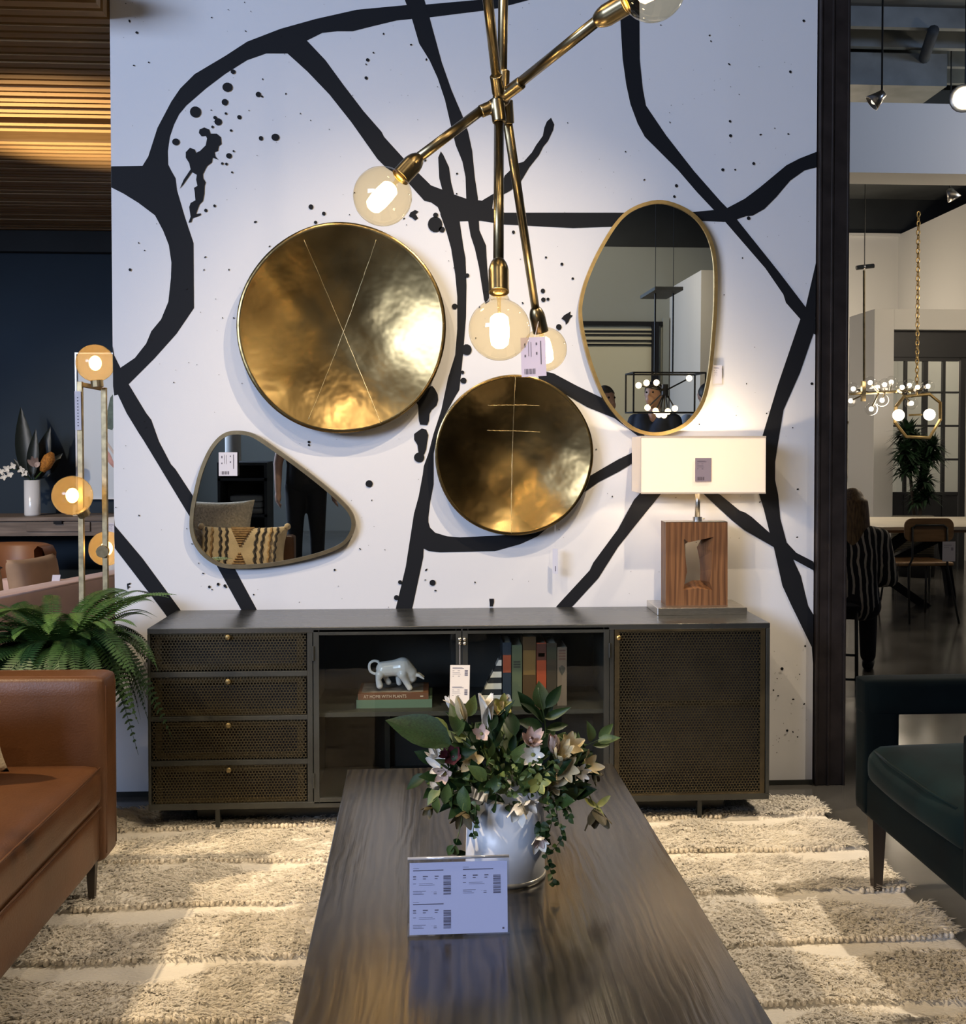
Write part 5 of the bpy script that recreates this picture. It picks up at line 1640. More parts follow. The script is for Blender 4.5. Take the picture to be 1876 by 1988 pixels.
def bulb_arm(hub, end, capend, cen, rpx, light=6.5):
    """arm from hub to end, socket cap to capend, globe centred at cen (px, py, Y)"""
    pa, pe = W(*hub), W(*end)
    MB().tube([pa, pe], [0.0112, 0.0112], 16).build('arm', M_BRASS, ch, smooth=True)
    pc_, pb = W(*capend), W(*cen)
    ax = (pb - pe).normalized()
    L1 = (pc_ - pe).length
    Lb = (pb - pe).length
    rr_ = rpx * cen[2] / FPX
    rc = 0.0215
    MB().lathe([(0.0, -0.004), (0.012, -0.004), (0.0135, -0.002), (0.0165, 0.003), (0.0195, 0.011), (rc, 0.021), (rc, 0.024), (rc, L1 - 0.002), (rc, L1 - 0.0003), (rc - 0.0003, L1), (rc - 0.002, L1), (rc - 0.0023, L1 - 0.001), (0.015, L1 - 0.006), (0.0, L1 - 0.006)], pe, 24, axis=ax).build('socket_cap', M_BRASS, ch, smooth=True)
    prof = []
    rn = 0.0175
    hc = Lb
    prof.append((rn, L1 - 0.003))
    t0 = math.asin(min(0.95, (rn + 0.010) / rr_))
    prof.append((rn, L1 + 0.25 * max(0.001, hc - rr_ * math.cos(t0) - L1)))
    for k in range(25):
        t = t0 + (math.pi - t0) * k / 24
        prof.append((max(0.0, rr_ * math.sin(t)), hc - rr_ * math.cos(t)))
    g = MB().lathe(prof, pe, 36, axis=ax).build('globe_bulb', M_BULB, ch, smooth=True)
    MB().lathe([(0, -0.034), (0.013, -0.034), (0.019, -0.028), (0.0205, -0.01), (0.0205, 0.012), (0.018, 0.03), (0.012, 0.036), (0, 0.036)], pe + ax * (hc + 0.002), 16, axis=ax).build('glow_core', M_CORE, g, smooth=True)  # solid core sized to the overexposed glow, in place of thin wire
    MB().lathe([(0.0, 0.0), (0.008, 0.0), (0.004, 0.02), (0.003, hc - L1 - 0.03), (0, hc - L1 - 0.03)], pe + ax * (L1 - 0.002), 12, axis=ax).build('stem_glass', M_BULB, g, smooth=True)
    lamp('chandelier_bulb_light', 'POINT', pb, light, WARM, size=0.03)
    return g
bulb_arm((938, 212, 2.46), (812, 307, 2.37), (779, 343, 2.35), (743, 381, 2.34), 56.5)
bulb_arm((998, 170, 2.44), (1160, 40, 2.15), (1206, 10, 2.10), (1268, -24, 2.08), 64)
bulb_arm((969, 240, 2.45), (968, 508, 2.29), (968, 564, 2.26), (970, 640, 2.24), 60)
bulb_arm((986, 240, 2.53), (1040, 600, 2.93), (1044, 644, 2.96), (1058, 678, 2.97), 43)
bulb_arm((966, 165, 2.44), (933, -128, 2.19), (927, -172, 2.155), (918, -240, 2.10), 62, 4)
hb_ = MB()
hub = MB()
hub.tube([W(964, 192, 2.45), W(970, 238, 2.45)], [0.0165, 0.0165], 16)
hub.tube([W(960, 205, 2.455), W(933, 217, 2.45)], [0.0145, 0.0145], 16)
hub.tube([W(984, 194, 2.5), W(987, 240, 2.52)], [0.0145, 0.0145], 16)
hub.tube([W(968, 182, 2.44), W(963, 146, 2.41)], [0.0145, 0.0145], 16)
hub.tube([W(975, 188, 2.45), W(1013, 160, 2.41)], [0.0145, 0.0145], 16)
hub.tube([W(978, 137, 2.49), W(976, 200, 2.49)], [0.0145, 0.0145], 16)
hub.ball(W(974, 190, 2.46), 0.021, 16, 10)
hub.build('hub', M_BRASS, ch, remesh=0.0022)
p = W(1013, 732, 2.9)
card(ch, 'price_tag', p, (1, -0.05, 0.05), (-0.03, 0, 1), 0.067, 0.105, lines=TAGL2, bars=TAGB2, m=mat('lilac_card', (0.58, 0.52, 0.66), 0.7))
MB().tube([W(1036, 665, 2.9), W(1050, 606, 2.93)], 0.0006, 5).build('tag_string', M_PAPER, ch)

# ------------------------------------------------------------------ brass floor lamp beside the wall
M_SEED = clear('seeded_amber_glass', (0.97, 0.86, 0.64), 1.5, 0.12, body=0.30, bodycol=(0.9, 0.66, 0.36))
M_AGED = mat('aged_brass_leaf', (0.40, 0.31, 0.17), 0.45, 0.85, var=0.35, vscale=30)
YFm = 4.72
fl_ = thing('floor_lamp', 'brass floor lamp of square tubes with three amber seeded globes', 'floor lamp', (W(176, 1000, YFm).x, YFm, 0))
def sq(px, dy, z0, z1, w=0.0105):
    x = W(px, 900, YFm).x
    return MB().bb(x - w, x + w, YFm + dy - w, YFm + dy + w, z0, z1).build('post', M_AGED, fl_, bevel=0.001)
ztop = W(175, 741, YFm).z
sq(157, 0, 0.0, ztop)
sq(195, 0.06, 0.0, ztop - 0.022)
a, b = W(155, 746, YFm), W(197, 754, YFm + 0.06)
MB().tube([a, b], 0.0125, 4).build('top_bar', M_AGED, fl_)
MB().bb(W(120, 900, YFm).x, W(235, 900, YFm).x, YFm - 0.1, YFm + 0.16, 0.0, 0.03).build('base', M_AGED, fl_)
for (px, py, dy, r, sp) in ((185, 705, 0.0, 35.5, (188, 738)), (140.5, 962, -0.05, 37.5, (155, 985)), (207, 1065, 0.13, 33, (200, 1070))):
    c = W(px, py, YFm + dy)
    rr_ = r * (YFm + dy) / FPX
    g = MB().ball(c, rr_, 32, 20).build('globe', M_SEED, fl_, smooth=True)
    MB().ball(c + Vector((0.0, 0, 0.0)), (0.026, 0.026, 0.032), 16, 10).build('bulb', glow('globe_glow', (1.0, 0.66, 0.28), 14), g, smooth=True)
    d = (W(sp[0], sp[1], YFm + dy * 0.4) - c).normalized()
    MB().tube([c + d * (rr_ - 0.008), c + d * (rr_ + 0.022)], 0.026, 18).build('socket', M_AGED, fl_)
    lamp('floor_lamp_light', 'POINT', c, 1.5, WARM, size=0.03)
p = W(146, 835, YFm - 0.02)
card(fl_, 'price_tag', p, (1, 0, 0), (-0.01, 0, 1), 0.026, 0.165, lines=[(.4, .1 + .08 * k, .6, .13 + .08 * k) for k in range(10)])

# ------------------------------------------------------------------ fern in a stand
FC = Vector((-1.33, 3.86, 0.665))
fern = thing('potted_fern', 'bushy green sword fern in a black pot stand between sofa and console', 'plant', (FC.x, FC.y, 0))
M_F1 = mat('fern_green', (0.022, 0.065, 0.014), 0.55, var=0.35, vscale=25)
M_F2 = mat('fern_light', (0.045, 0.11, 0.022), 0.55, var=0.3, vscale=25)
M_F3 = mat('fern_dark', (0.009, 0.030, 0.009), 0.55, var=0.3, vscale=25)
def frondmesh(rise, droop, m, n=38, wid=0.105):
    """arching frond along +X, unit length, with separate leaflets"""
    mb = MB()
    pts = []
    for i in range(n + 1):
        t = i / n
        pts.append(Vector((t * (1 - 0.18 * droop * t), 0.03 * math.sin(5 * t), rise * t - droop * t ** 2.2)))
    mb.tube(pts, [0.007 * (1 - 0.8 * i / n) for i in range(n + 1)], 4)
    for i in range(2, n):
        t = i / n
        w = wid * (math.sin(math.pi * min(1, 0.16 + 0.84 * t)) ** 0.6) * (1.0 if t < 0.9 else (1 - t) * 10 * 0.8 + 0.2)
        d = (pts[i + 1] - pts[i - 1]).normalized()
        sd = Vector((0, 1, 0))
        for s in (-1, 1):
            o = sd * s * w + d * w * 0.22 + Vector((0, 0, -0.10 * w))
            hw = d * 0.0108
            p = pts[i]
            k = len(mb.v)
            mb.v += [tuple(p - hw * 0.8), tuple(p + hw * 0.8), tuple(p + o * 0.55 + hw), tuple(p + o), tuple(p + o * 0.55 - hw)]
            mb.f += [(k, k + 1, k + 2, k + 4), (k + 4, k + 2, k + 3)]
    me = mb.mesh('frond')
    me.materials.append(m)
    return me
FM = [frondmesh(1.1, 0.75, M_F2), frondmesh(0.75, 0.9, M_F1), frondmesh(0.6, 1.15, M_F1), frondmesh(0.45, 1.3, M_F3), frondmesh(0.9, 0.5, M_F2), frondmesh(0.35, 0.9, M_F3)]
def frond(k, az, L_, base, roll=0.0, wscale=1.0):
    M = Matrix.Translation(base) @ Matrix.Rotation(math.radians(az), 4, 'Z') @ Matrix.Rotation(roll, 4, 'X') @ Matrix.Diagonal((L_, L_ * wscale, L_, 1))
    o = bpy.data.objects.new('frond', FM[k])
    C.objects.link(o)
    o.matrix_basis = M
    put(o, fern)
for i in range(210):
    az = R.uniform(0, 360)
    L_ = R.uniform(0.24, 0.42)
    rad = 0.09 * math.sqrt(R.random())
    b = FC + Vector((rad * math.cos(math.radians(az)), rad * math.sin(math.radians(az)), R.uniform(-0.02, 0.05)))
    k = R.choice((0, 1, 1, 1, 2, 2, 2, 3, 3, 5))
    # stay clear of the wall and the console
    dx_, dy_ = math.cos(math.radians(az)), math.sin(math.radians(az))
    L_ = min(L_, 0.40 if dy_ > 0.5 else 0.5, 0.30 if dx_ > 0.6 and dy_ > -0.3 else 0.5)
    frond(k, az, L_, b, R.uniform(-0.35, 0.35))
for (k, az, L_, rl) in ((4, 8, 0.44, 0.1), (4, -18, 0.46, -0.2), (1, -35, 0.46, 0.1), (0, 70, 0.34, 0.0), (0, 120, 0.36, 0.1), (4, 172, 0.36, 0.2), (0, -100, 0.40, 0.1), (1, -5, 0.40, 0.2), (2, -20, 0.40, 0.0), (2, -32, 0.44, 0.2), (2, -10, 0.38, -0.2), (3, -25, 0.42, 0.1), (1, 200, 0.45, 0), (2, 240, 0.42, 0)):
    frond(k, az, L_, FC + Vector((0, 0, 0.03)), rl)
MB().lathe([(0, 0.0), (0.10, 0.0), (0.135, 0.12), (0.145, 0.2), (0.135, 0.2), (0.125, 0.17), (0, 0.17)], FC + Vector((0, 0, -0.19)), 28).build('pot', mat('black_pot', (0.02, 0.02, 0.02), 0.5), fern, smooth=True)
for az in (-40, 80, 200):
    d = Vector((math.cos(math.radians(az)), math.sin(math.radians(az)), 0))
    MB().tube([FC + d * 0.13 + Vector((0, 0, -0.10)), FC + d * 0.20 + Vector((0, 0, -0.62))], 0.008, 8).build('stand_leg', M_BLACK, fern)
MB().tube([FC + Vector((0.14 * math.cos(t * math.pi / 12), 0.14 * math.sin(t * math.pi / 12), -0.12)) for t in range(25)], 0.006, 6).build('stand_ring', M_BLACK, fern)

# ------------------------------------------------------------------ left vignette behind the wall
M_PINK = mat('blush_linen', (0.60, 0.41, 0.35), 0.85, var=0.06, vscale=6, sheen=0.2)
ps = thing('blush_sofa', 'blush pink upholstered sofa behind the fern', 'sofa', (-2.2, 5.9, 0))
A, B = W(-40, 1173, 5.55), W(240, 1106, 6.75)
dv = (B - A)
ang_ = math.atan2(dv.y, dv.x)
Ms = Matrix.Translation((A.x, A.y, 0)) @ Matrix.Rotation(ang_, 4, 'Z')
Ls = math.hypot(dv.x, dv.y) + 0.2
def sf(nm, c, d, r, m=M_PINK, par=ps, dome=(0, 0, 0)):
    return MB().soft(c, d, r, dome, 8).xform(Ms).build(nm, m, par, smooth=True)
zt_ = (A.z + B.z) / 2
sf('back', (Ls / 2, 0.09, zt_ / 2 + 0.05), (Ls, 0.18, zt_ - 0.1), 0.03)
MB().tube([Ms @ Vector((0.02, 0.012, zt_ - 0.008)), Ms @ Vector((Ls - 0.02, 0.012, zt_ - 0.008))], 0.008, 8).build('piping', M_PINK, ps, smooth=True)
sf('seat_base', (Ls / 2, 0.55, 0.24), (Ls, 0.85, 0.22), 0.03)
sf('seat_cushion', (Ls / 2, 0.58, 0.37), (Ls - 0.3, 0.72, 0.10), 0.04)
for e in (0.07, Ls - 0.07):
    sf('arm', (e, 0.5, 0.34), (0.14, 0.95, 0.42), 0.03)
for e in (0.1, Ls - 0.1):
    for yy in (0.12, 0.9):
        MB().tube([Ms @ Vector((e, yy, 0.14)), Ms @ Vector((e, yy, 0.0))], [0.02, 0.014], 8).build('leg', M_LEGW, ps)
M_CRM = mat('cream_cotton', (0.60, 0.50, 0.36), 0.9, var=0.1, vscale=14)
c1 = W(45, 1135, 6.05) + Ms.to_3x3() @ Vector((0, 0.30, 0))
pil = thing('patterned_cushion', 'cream cushion with black whipstitched edge on the blush sofa', 'cushion', tuple(c1))
Mp = rotM('Z', math.degrees(ang_)) @ rotM('X', -10)
MB().pillow(c1 + Vector((-0.06, 0, -0.075)), 0.62, 0.29, 0.14, Mp).build('cover', M_CRM, pil, smooth=True, weld=True)
for k in range(22):
    u = -0.28 + 0.56 * k / 21
    p = c1 + Vector((-0.06, 0, -0.075)) + Mp @ Vector((u, 0.0, 0.138 - 0.013 * (1 - (u / 0.3) ** 2)))
    MB().tube([p + Mp @ Vector((-0.009, -0.030, -0.016)), p + Mp @ Vector((0.002, 0, 0.006)), p + Mp @ Vector((0.012, -0.028, -0.012))], 0.0045, 5).build('stitch', M_INK, pil)
c2 = W(172, 1112, 6.35) + Ms.to_3x3() @ Vector((0, 0.30, 0))
tp = thing('tan_cushion', 'plain tan cushion with a raised edge on the blush sofa', 'cushion', tuple(c2))
MB().pillow(c2 + Vector((-0.05, 0, -0.05)), 0.42, 0.28, 0.14, Mp).build('cover', mat('tan_linen', (0.33, 0.22, 0.14), 0.9, var=0.1, vscale=10), tp, smooth=True, weld=True)
p = W(100, 1130, 6.35)
card(tp, 'care_tag', p, (1, 0, 0), (0.15, 0, 1), 0.045, 0.042)
# leather tub chair
lc = thing('leather_tub_chair', 'tan leather tub chair in front of the navy wall', 'armchair', tuple(W(10, 1255, 7.65)))
c = W(10, 1100, 7.65)
zt2 = W(10, 1058, 7.65).z
sh_ = MB()
n = 24
for i in range(n + 1):
    t = math.radians(-20 + 220 * i / n)
    for (r_, z_) in ((0.26, 0.15), (0.24, zt2 - 0.03), (0.27, zt2), (0.31, zt2 - 0.015), (0.33, zt2 - 0.06), (0.30, 0.15)):
        sh_.v.append((c.x + r_ * math.cos(t), c.y + r_ * math.sin(t), z_))
for i in range(n):
    for k in range(6):
        sh_.f.append((i * 6 + k, (i + 1) * 6 + k, (i + 1) * 6 + (k + 1) % 6, i * 6 + (k + 1) % 6))
M_LEATH2 = mat('bright_tan_leather', (0.28, 0.115, 0.045), 0.45, var=0.15, vscale=4)
sh_.build('shell', M_LEATH2, lc, smooth=True)
MB().soft((c.x, c.y - 0.02, 0.38), (0.46, 0.5, 0.14), 0.05).build('seat_cushion', M_LEATH2, lc, smooth=True)
for sx in (-0.2, 0.2):
    for sy in (-0.15, 0.2):
        MB().tube([(c.x + sx, c.y + sy, 0.32), (c.x + sx, c.y + sy, 0.0)], [0.02, 0.014], 8).build('leg', M_LEGW, lc)
# console table with vase
M_GREYWOOD = wood('grey_washed_wood', (0.12, 0.085, 0.06), (0.28, 0.21, 0.16), 'X', 20, 4, 0.6)
zc_ = W(100, 1004, 8.15).z
ct = thing('console_table', 'grey washed wood console table with a drawer against the navy wall', 'table', tuple(W(60, 1250, 8.4)))
xa_, xb_ = W(-120, 1004, 8.15).x, W(260, 1004, 8.15).x
MB().bb(xa_, xb_, 8.15, 8.65, zc_ - 0.03, zc_).build('top', M_GREYWOOD, ct, bevel=0.003)
MB().bb(xa_ + 0.02, xb_ - 0.02, 8.17, 8.63, W(100, 1041, 8.15).z, zc_ - 0.03).build('apron', M_GREYWOOD, ct)
dwr = MB().bb(W(50, 1010, 8.15).x, W(174, 1010, 8.15).x, 8.155, 8.17, W(100, 1032, 8.15).z, zc_ - 0.036).build('drawer', M_GREYWOOD, ct, bevel=0.002)
MB().bb(W(105, 1010, 8.15).x, W(121, 1010, 8.15).x, 8.135, 8.155, W(100, 1017, 8.15).z, W(100, 1011, 8.15).z).build('pull', M_INK, dwr)
for x in (xa_ + 0.05, xb_ - 0.05):
    for yy in (8.2, 8.58):
        MB().bb(x - 0.035, x + 0.035, yy - 0.03, yy + 0.03, 0, W(100, 1041, 8.15).z).build('leg', M_GREYWOOD, ct)
vc = W(63, 995, 8.35)
rv = 14.5 * 8.35 / FPX
vs_ = MB().lathe([(0, 0), (rv * 0.95, 0), (rv, 0.01), (rv, W(63, 932, 8.35).z - zc_), (rv - 0.006, W(63, 932, 8.35).z - zc_), (rv - 0.008, 0.02), (0, 0.02)], (vc.x, 8.35, zc_), 28).build('white_vase', M_CERAMIC, None, smooth=True)
tagit(vs_, 'plain white cylinder vase on the grey wood console table', 'vase')
fv = thing('vase_flowers', 'dark strelitzia leaves with an orange protea, pink bloom and orchids in the white vase', 'flowers', (vc.x, 8.35, zc_ + 0.27))
M_LX = mat('leaf_near_black', (0.008, 0.014, 0.012), 0.45, var=0.3, vscale=20)
LX = leafmesh('leaf', M_LX, 8, 0.12, 0.10)
for (bx, by, tx, ty, w, dy) in ((58, 935, 38, 788, 34, 0.0), (62, 930, 68, 832, 22, -0.05), (70, 935, 96, 828, 30, 0.05), (50, 930, 48, 860, 22, 0.05), (75, 930, 120, 880, 24, 0.06), (60, 930, 25, 890, 16, 0.0)):
    place_dir(LX, 'leaf', fv, W(bx, by, 8.35 + dy), W(tx, ty, 8.35 + dy), w * 8.35 / FPX, (0.2, -0.9, 0.1))
k8 = 8.35 / FPX
pr = MB()
a, b = W(82, 915, 8.3), W(100, 882, 8.3)
pr.tube([a, a.lerp(b, 0.35), a.lerp(b, 0.8), b + (b - a) * 0.1], [5 * k8, 11 * k8, 11 * k8, 4 * k8], 14)
pr.build('protea', mat('protea_orange', (0.42, 0.16, 0.02), 0.8, var=0.4, vscale=60, bump=0.6, bscale=120), fv, smooth=True)
for k in range(7):
    a = 2 * math.pi * k / 7
    place_dir(PM['p'][0], 'petal', fv, W(68, 905, 8.28), W(68, 905, 8.28) + Vector((0.05 * math.cos(a) + 0.0, -0.02, 0.05 * abs(math.sin(a)) + 0.03)), 0.07, (0, -1, 0))
for (px, py) in ((3, 915), (14, 910), (25, 905), (20, 920), (42, 912), (48, 918), (8, 925)):
    for k in range(4):
        a = 2 * math.pi * k / 4 + R.uniform(0, 1)
        c_ = W(px, py, 8.25)
        place_dir(PM['w'][0], 'petal', fv, c_, c_ + Vector((0.032 * math.cos(a), -0.01, 0.032 * math.sin(a))), 0.04, (0, -1, 0))
MB().tube(catmull([W(60, 932, 8.33), W(45, 915, 8.28), W(20, 912, 8.26), (W(-10, 918, 8.26))], False, 5), 0.004, 6).build('stem', M_LM, fv, smooth=True)
for (a, b) in (((62, 932), (70, 905)), ((66, 932), (84, 912))):
    MB().tube([W(a[0], a[1], 8.33), W(b[0], b[1], 8.3)], 0.005, 6).build('stem', M_LM, fv)
for k_2, (px, py0, w2) in enumerate(((149, 1006, 7), (168, 1004, 6))):
    ca = W(px, py0, 8.3)
    cd = MB().lathe([(0, 0), (w2 * k8, 0), (w2 * k8, 0.085 + 0.06 * k_2), (w2 * k8 * 0.7, 0.085 + 0.06 * k_2), (w2 * k8 * 0.7, 0.07 + 0.06 * k_2), (0, 0.07 + 0.06 * k_2)], (ca.x, 8.3, zc_), 18).build('candle_holder', M_CRM, None, smooth=False)
    tagit(cd, ('short', 'taller')[k_2] + ' cream candle holder on the grey wood console behind the floor lamp', 'candle holder', 'candle holders on the console table')
wcu = W(216, 1035, 7.35)
wc_ = thing('white_chair', 'white upholstered chair back with a price tag behind the floor lamp', 'chair', (wcu.x, wcu.y, 0))
ztw = W(216, 1003, 7.35).z
M_WUP = mat('white_boucle', (0.66, 0.64, 0.62), 0.9, var=0.06, vscale=30)
MB().soft((wcu.x + 0.17, 7.37, (ztw + 0.42) / 2), (0.42, 0.08, ztw - 0.42), 0.038, n=8).build('backrest', M_WUP, wc_, smooth=True)
MB().soft((wcu.x + 0.17, 7.6, 0.40), (0.44, 0.46, 0.10), 0.03, n=8).build('seat', M_WUP, wc_, smooth=True)
for sx in (-0.17, 0.17):
    for sy in (7.43, 7.77):
        MB().tube([(wcu.x + 0.17 + sx, sy, 0.36), (wcu.x + 0.17 + sx, sy, 0.0)], [0.016, 0.011], 8).build('leg', M_LEGW, wc_)
card(wc_, 'price_tag', W(207, 1040, 7.31), (1, 0, 0), (0, 0, 1), 0.07, 0.085, lines=TAGL, bars=TAGB)
# framed art
fa = thing('framed_print', 'white framed abstract print with a green leaf shape on the navy wall', 'picture', tuple(W(240, 830, 8.66)))
x0_, x1_ = W(151, 830, 8.66).x, W(330, 830, 8.66).x
z0_, z1_ = W(220, 966, 8.66).z, W(220, 688, 8.66).z
MB().bb(x0_, x1_, 8.66, 8.69, z0_, z1_).build('sheet', mat('art_paper', (0.60, 0.64, 0.66), 0.4), fa)
for (a, b, c_, d) in ((x0_ - 0.012, x0_, z0_ - 0.012, z1_ + 0.012), (x1_, x1_ + 0.012, z0_ - 0.012, z1_ + 0.012), (x0_, x1_, z0_ - 0.012, z0_), (x0_, x1_, z1_, z1_ + 0.012)):
    MB().bb(a, b, 8.64, 8.69, c_, d).build('frame', M_CERAMIC, fa)
def artpatch(poly, m_, k):
    pts = [W(px, py, 8.657) for px, py in poly]
    MB().slab([(p.x, p.z) for p in pts], 8.659 - 0.0006 * k, 8.66).build('painted_shape', m_, fa)
artpatch([(222, 762), (214, 772), (208, 800), (204, 815), (207, 832), (218, 835), (226, 815), (228, 770)], mat('art_green', (0.10, 0.15, 0.12), 0.6, var=0.3, vscale=20), 1)
artpatch([(203, 868), (213, 880), (224, 905), (224, 912), (214, 902), (203, 888)], mat('art_coral', (0.62, 0.32, 0.27), 0.6, var=0.2, vscale=20), 2)
artpatch([(196, 850), (206, 862), (222, 885), (224, 880), (212, 862), (203, 850)], mat('art_peach', (0.66, 0.55, 0.48), 0.6), 3)

# ------------------------------------------------------------------ right-hand background
# dining table with black trestle
dt = thing('dining_table', 'pale topped dining table on black crossed beams behind the teal armchair', 'table', tuple(W(1800, 1200, 9.4)))
M_STONE = mat('pale_stone_top', (0.50, 0.46, 0.38), 0.3, var=0.12, vscale=3)
zt_ = 0.745
p0 = G(1705, 1023, zt_)
MB().bb(p0.x, p0.x + 2.4, p0.y, p0.y + 1.25, zt_ - 0.03, zt_).build('top', M_STONE, dt, bevel=0.004)
MB().bb(p0.x + 0.02, p0.x + 2.38, p0.y + 0.006, p0.y + 1.24, zt_ - 0.05, zt_ - 0.031).build('top_edge', mat('table_edge_brown', (0.10, 0.055, 0.025), 0.5), dt)
def beam(a, b, w):
    a, b = W(*a), W(*b)
    MB().tube([a, b], w, 4).build('trestle_beam', M_INK, dt)
beam((1770, 1030, 9.3), (1712, 1075, 9.3), 0.05)
beam((1695, 1105, 9.3), (1818, 1192, 9.3), 0.05)
beam((1695, 1105, 9.7), (1830, 1040, 9.7), 0.05)
beam((1830, 1040, 9.9), (1850, 1185, 9.9), 0.05)
# dining chair
dc = thing('dining_chair', 'plywood dining chair with a thin black metal frame and paper tag', 'chair', tuple(G(1790, 1230, 0)))
YD = 8.4
M_PLY = wood('plywood', (0.22, 0.12, 0.05), (0.36, 0.21, 0.09), 'X', 24, 3, 0.45)
def rr_poly(x0, x1, z0, z1, r, n=6):
    out = []
    for (cx, cz, a0) in ((x1 - r, z1 - r, 0), (x0 + r, z1 - r, 90), (x0 + r, z0 + r, 180), (x1 - r, z0 + r, 270)):
        for k in range(n + 1):
            t = math.radians(a0 + 90 * k / n)
            out.append((cx + r * math.cos(t), cz + r * math.sin(t)))
    return out
a, b = W(1757, 1052, YD), W(1853, 1006, YD)
MB().slab(rr_poly(a.x, b.x, a.z, b.z, 0.06), YD, YD + 0.02).build('backrest', M_PLY, dc, bevel=0.004)
sa, sb = W(1730, 1100, YD + 0.35), W(1850, 1100, YD)
zs_ = 0.46
st_ = MB().soft(((a.x + b.x) / 2 - 0.02, YD + 0.24, zs_), (b.x - a.x + 0.06, 0.46, 0.03), 0.012).build('seat', M_PLY, dc, smooth=True)
xl, xr = a.x + 0.06, b.x - 0.06
for x in (xl, xr):
    s = -1 if x == xl else 1
    MB().tube([(x, YD - 0.006, b.z - 0.07), (x, YD - 0.01, zs_ + 0.05), (x + s * 0.02, YD + 0.02, zs_ - 0.03), (x + s * 0.06, YD - 0.10, 0.0)], 0.009, 8).build('leg', M_BLACK, dc, smooth=True)
    MB().tube([(x + s * 0.03, YD + 0.42, zs_ - 0.02), (x + s * 0.06, YD + 0.50, 0.0)], 0.009, 8).build('leg', M_BLACK, dc, smooth=True)
    MB().tube([(x + s * 0.02, YD + 0.02, zs_ - 0.03), (x + s * 0.03, YD + 0.42, zs_ - 0.03)], 0.008, 8).build('side_rail', M_BLACK, dc, smooth=True)
MB().tube([(xl, YD - 0.006, b.z - 0.08), (xl + 0.03, YD - 0.008, b.z - 0.055), (xr - 0.03, YD - 0.008, b.z - 0.055), (xr, YD - 0.006, b.z - 0.08)], 0.009, 8).build('back_tube', M_BLACK, dc, smooth=True)
p = W(1830, 1090, YD - 0.03)
card(dc, 'paper_tag', p, (1, 0, 0), (0, 0, 1), 0.106, 0.158, lines=[(.1, .8, .7, .83), (.1, .7, .5, .72), (.66, .55, .84, .7)], pm=M_PRINTL)
# stool by the column
so = thing('metal_stool', 'thin black metal stool under the woman in stripes', 'stool', tuple(G(1660, 1330, 0)))
YS = 6.05
ox = W(1663, 1200, YS).x
for (dx, dy) in ((0, 0), (-0.42, 0), (0, 0.42), (-0.42, 0.42)):
    MB().tube([(ox + dx, YS + dy, 0.46), (ox + dx * 1.05 + 0.005, YS + dy * 1.05, 0.0)], 0.011, 8).build('leg', M_BLACK, so, smooth=True)
MB().bb(ox - 0.44, ox + 0.02, YS - 0.02, YS + 0.44, 0.455, 0.49).build('seat', M_INK, so, bevel=0.01)
for zz_ in (0.06, 0.2):
    MB().tube([(ox, YS, zz_), (ox - 0.43, YS, zz_ + 0.03)], 0.008, 8).build('rung', M_BLACK, so, smooth=True)
# globe chandelier
M_CLRG = clear('clear_globe_glass', (0.97, 0.97, 0.97), 1.6, 0.02)
M_G2 = glow('white_bulb_glow', (1.0, 0.80, 0.55), 14)
gc = thing('globe_chandelier', 'branching bronze chandelier with clear glass globes over the dining table', 'chandelier', tuple(W(1725, 760, 9.5)))
YG = 9.5
for (px, py, dy) in ((1657, 755, 0.1), (1690, 743, -0.1), (1704, 752, 0.2), (1718, 747, 0.0), (1731, 742, 0.3), (1752, 752, -0.1), (1766, 748, 0.35), (1782, 752, 0.0), (1802, 750, 0.15), (1713, 777, -0.2), (1692, 794, -0.1), (1770, 783, 0.1), (1652, 778, 0.3)):
    c = W(px, py, YG + dy)
    g = MB().ball(c, 12.5 * (YG + dy) / FPX, 18, 12).build('globe', M_CLRG, gc, smooth=True)
    MB().ball(c, 0.021, 10, 8).build('bulb', M_G2, g, smooth=True)
    q = W(px * 0.55 + 1725 * 0.45, 762, YG)
    MB().tube([q, c + (q - c).normalized() * 0.04], 0.008, 6).build('arm', M_BRASS, gc)
MB().tube([W(1650, 765, YG), W(1790, 757, YG)], 0.012, 8).build('spine', M_BRASS, gc)
MB().tube([W(1678, 775, YG), W(1678, 525, YG)], 0.011, 8).build('stem', M_BRASS, gc)
MB().bb(W(1673, 770, YG).x, W(1680, 770, YG).x, YG - 0.02, YG + 0.02, W(1677, 779, YG).z, W(1677, 740, YG).z).build('stem_sleeve', M_BRASS, gc)
MB().tube([W(1663, 520, YG), W(1697, 516, YG)], 0.02, 8).build('canopy_bar', M_BLACK, gc)
MB().ball(W(1678, 518, YG), 0.022, 10, 8).build('canopy_knob', M_NICKEL, gc, smooth=True)
MB().tube([W(1679, 515, YG), (W(1679, 515, YG).x, YG, 4.9)], 0.004, 6).build('cable', M_BLACK, gc)
lamp('globe_chandelier_light', 'POINT', W(1720, 800, YG), 30, WARM2, size=0.2)
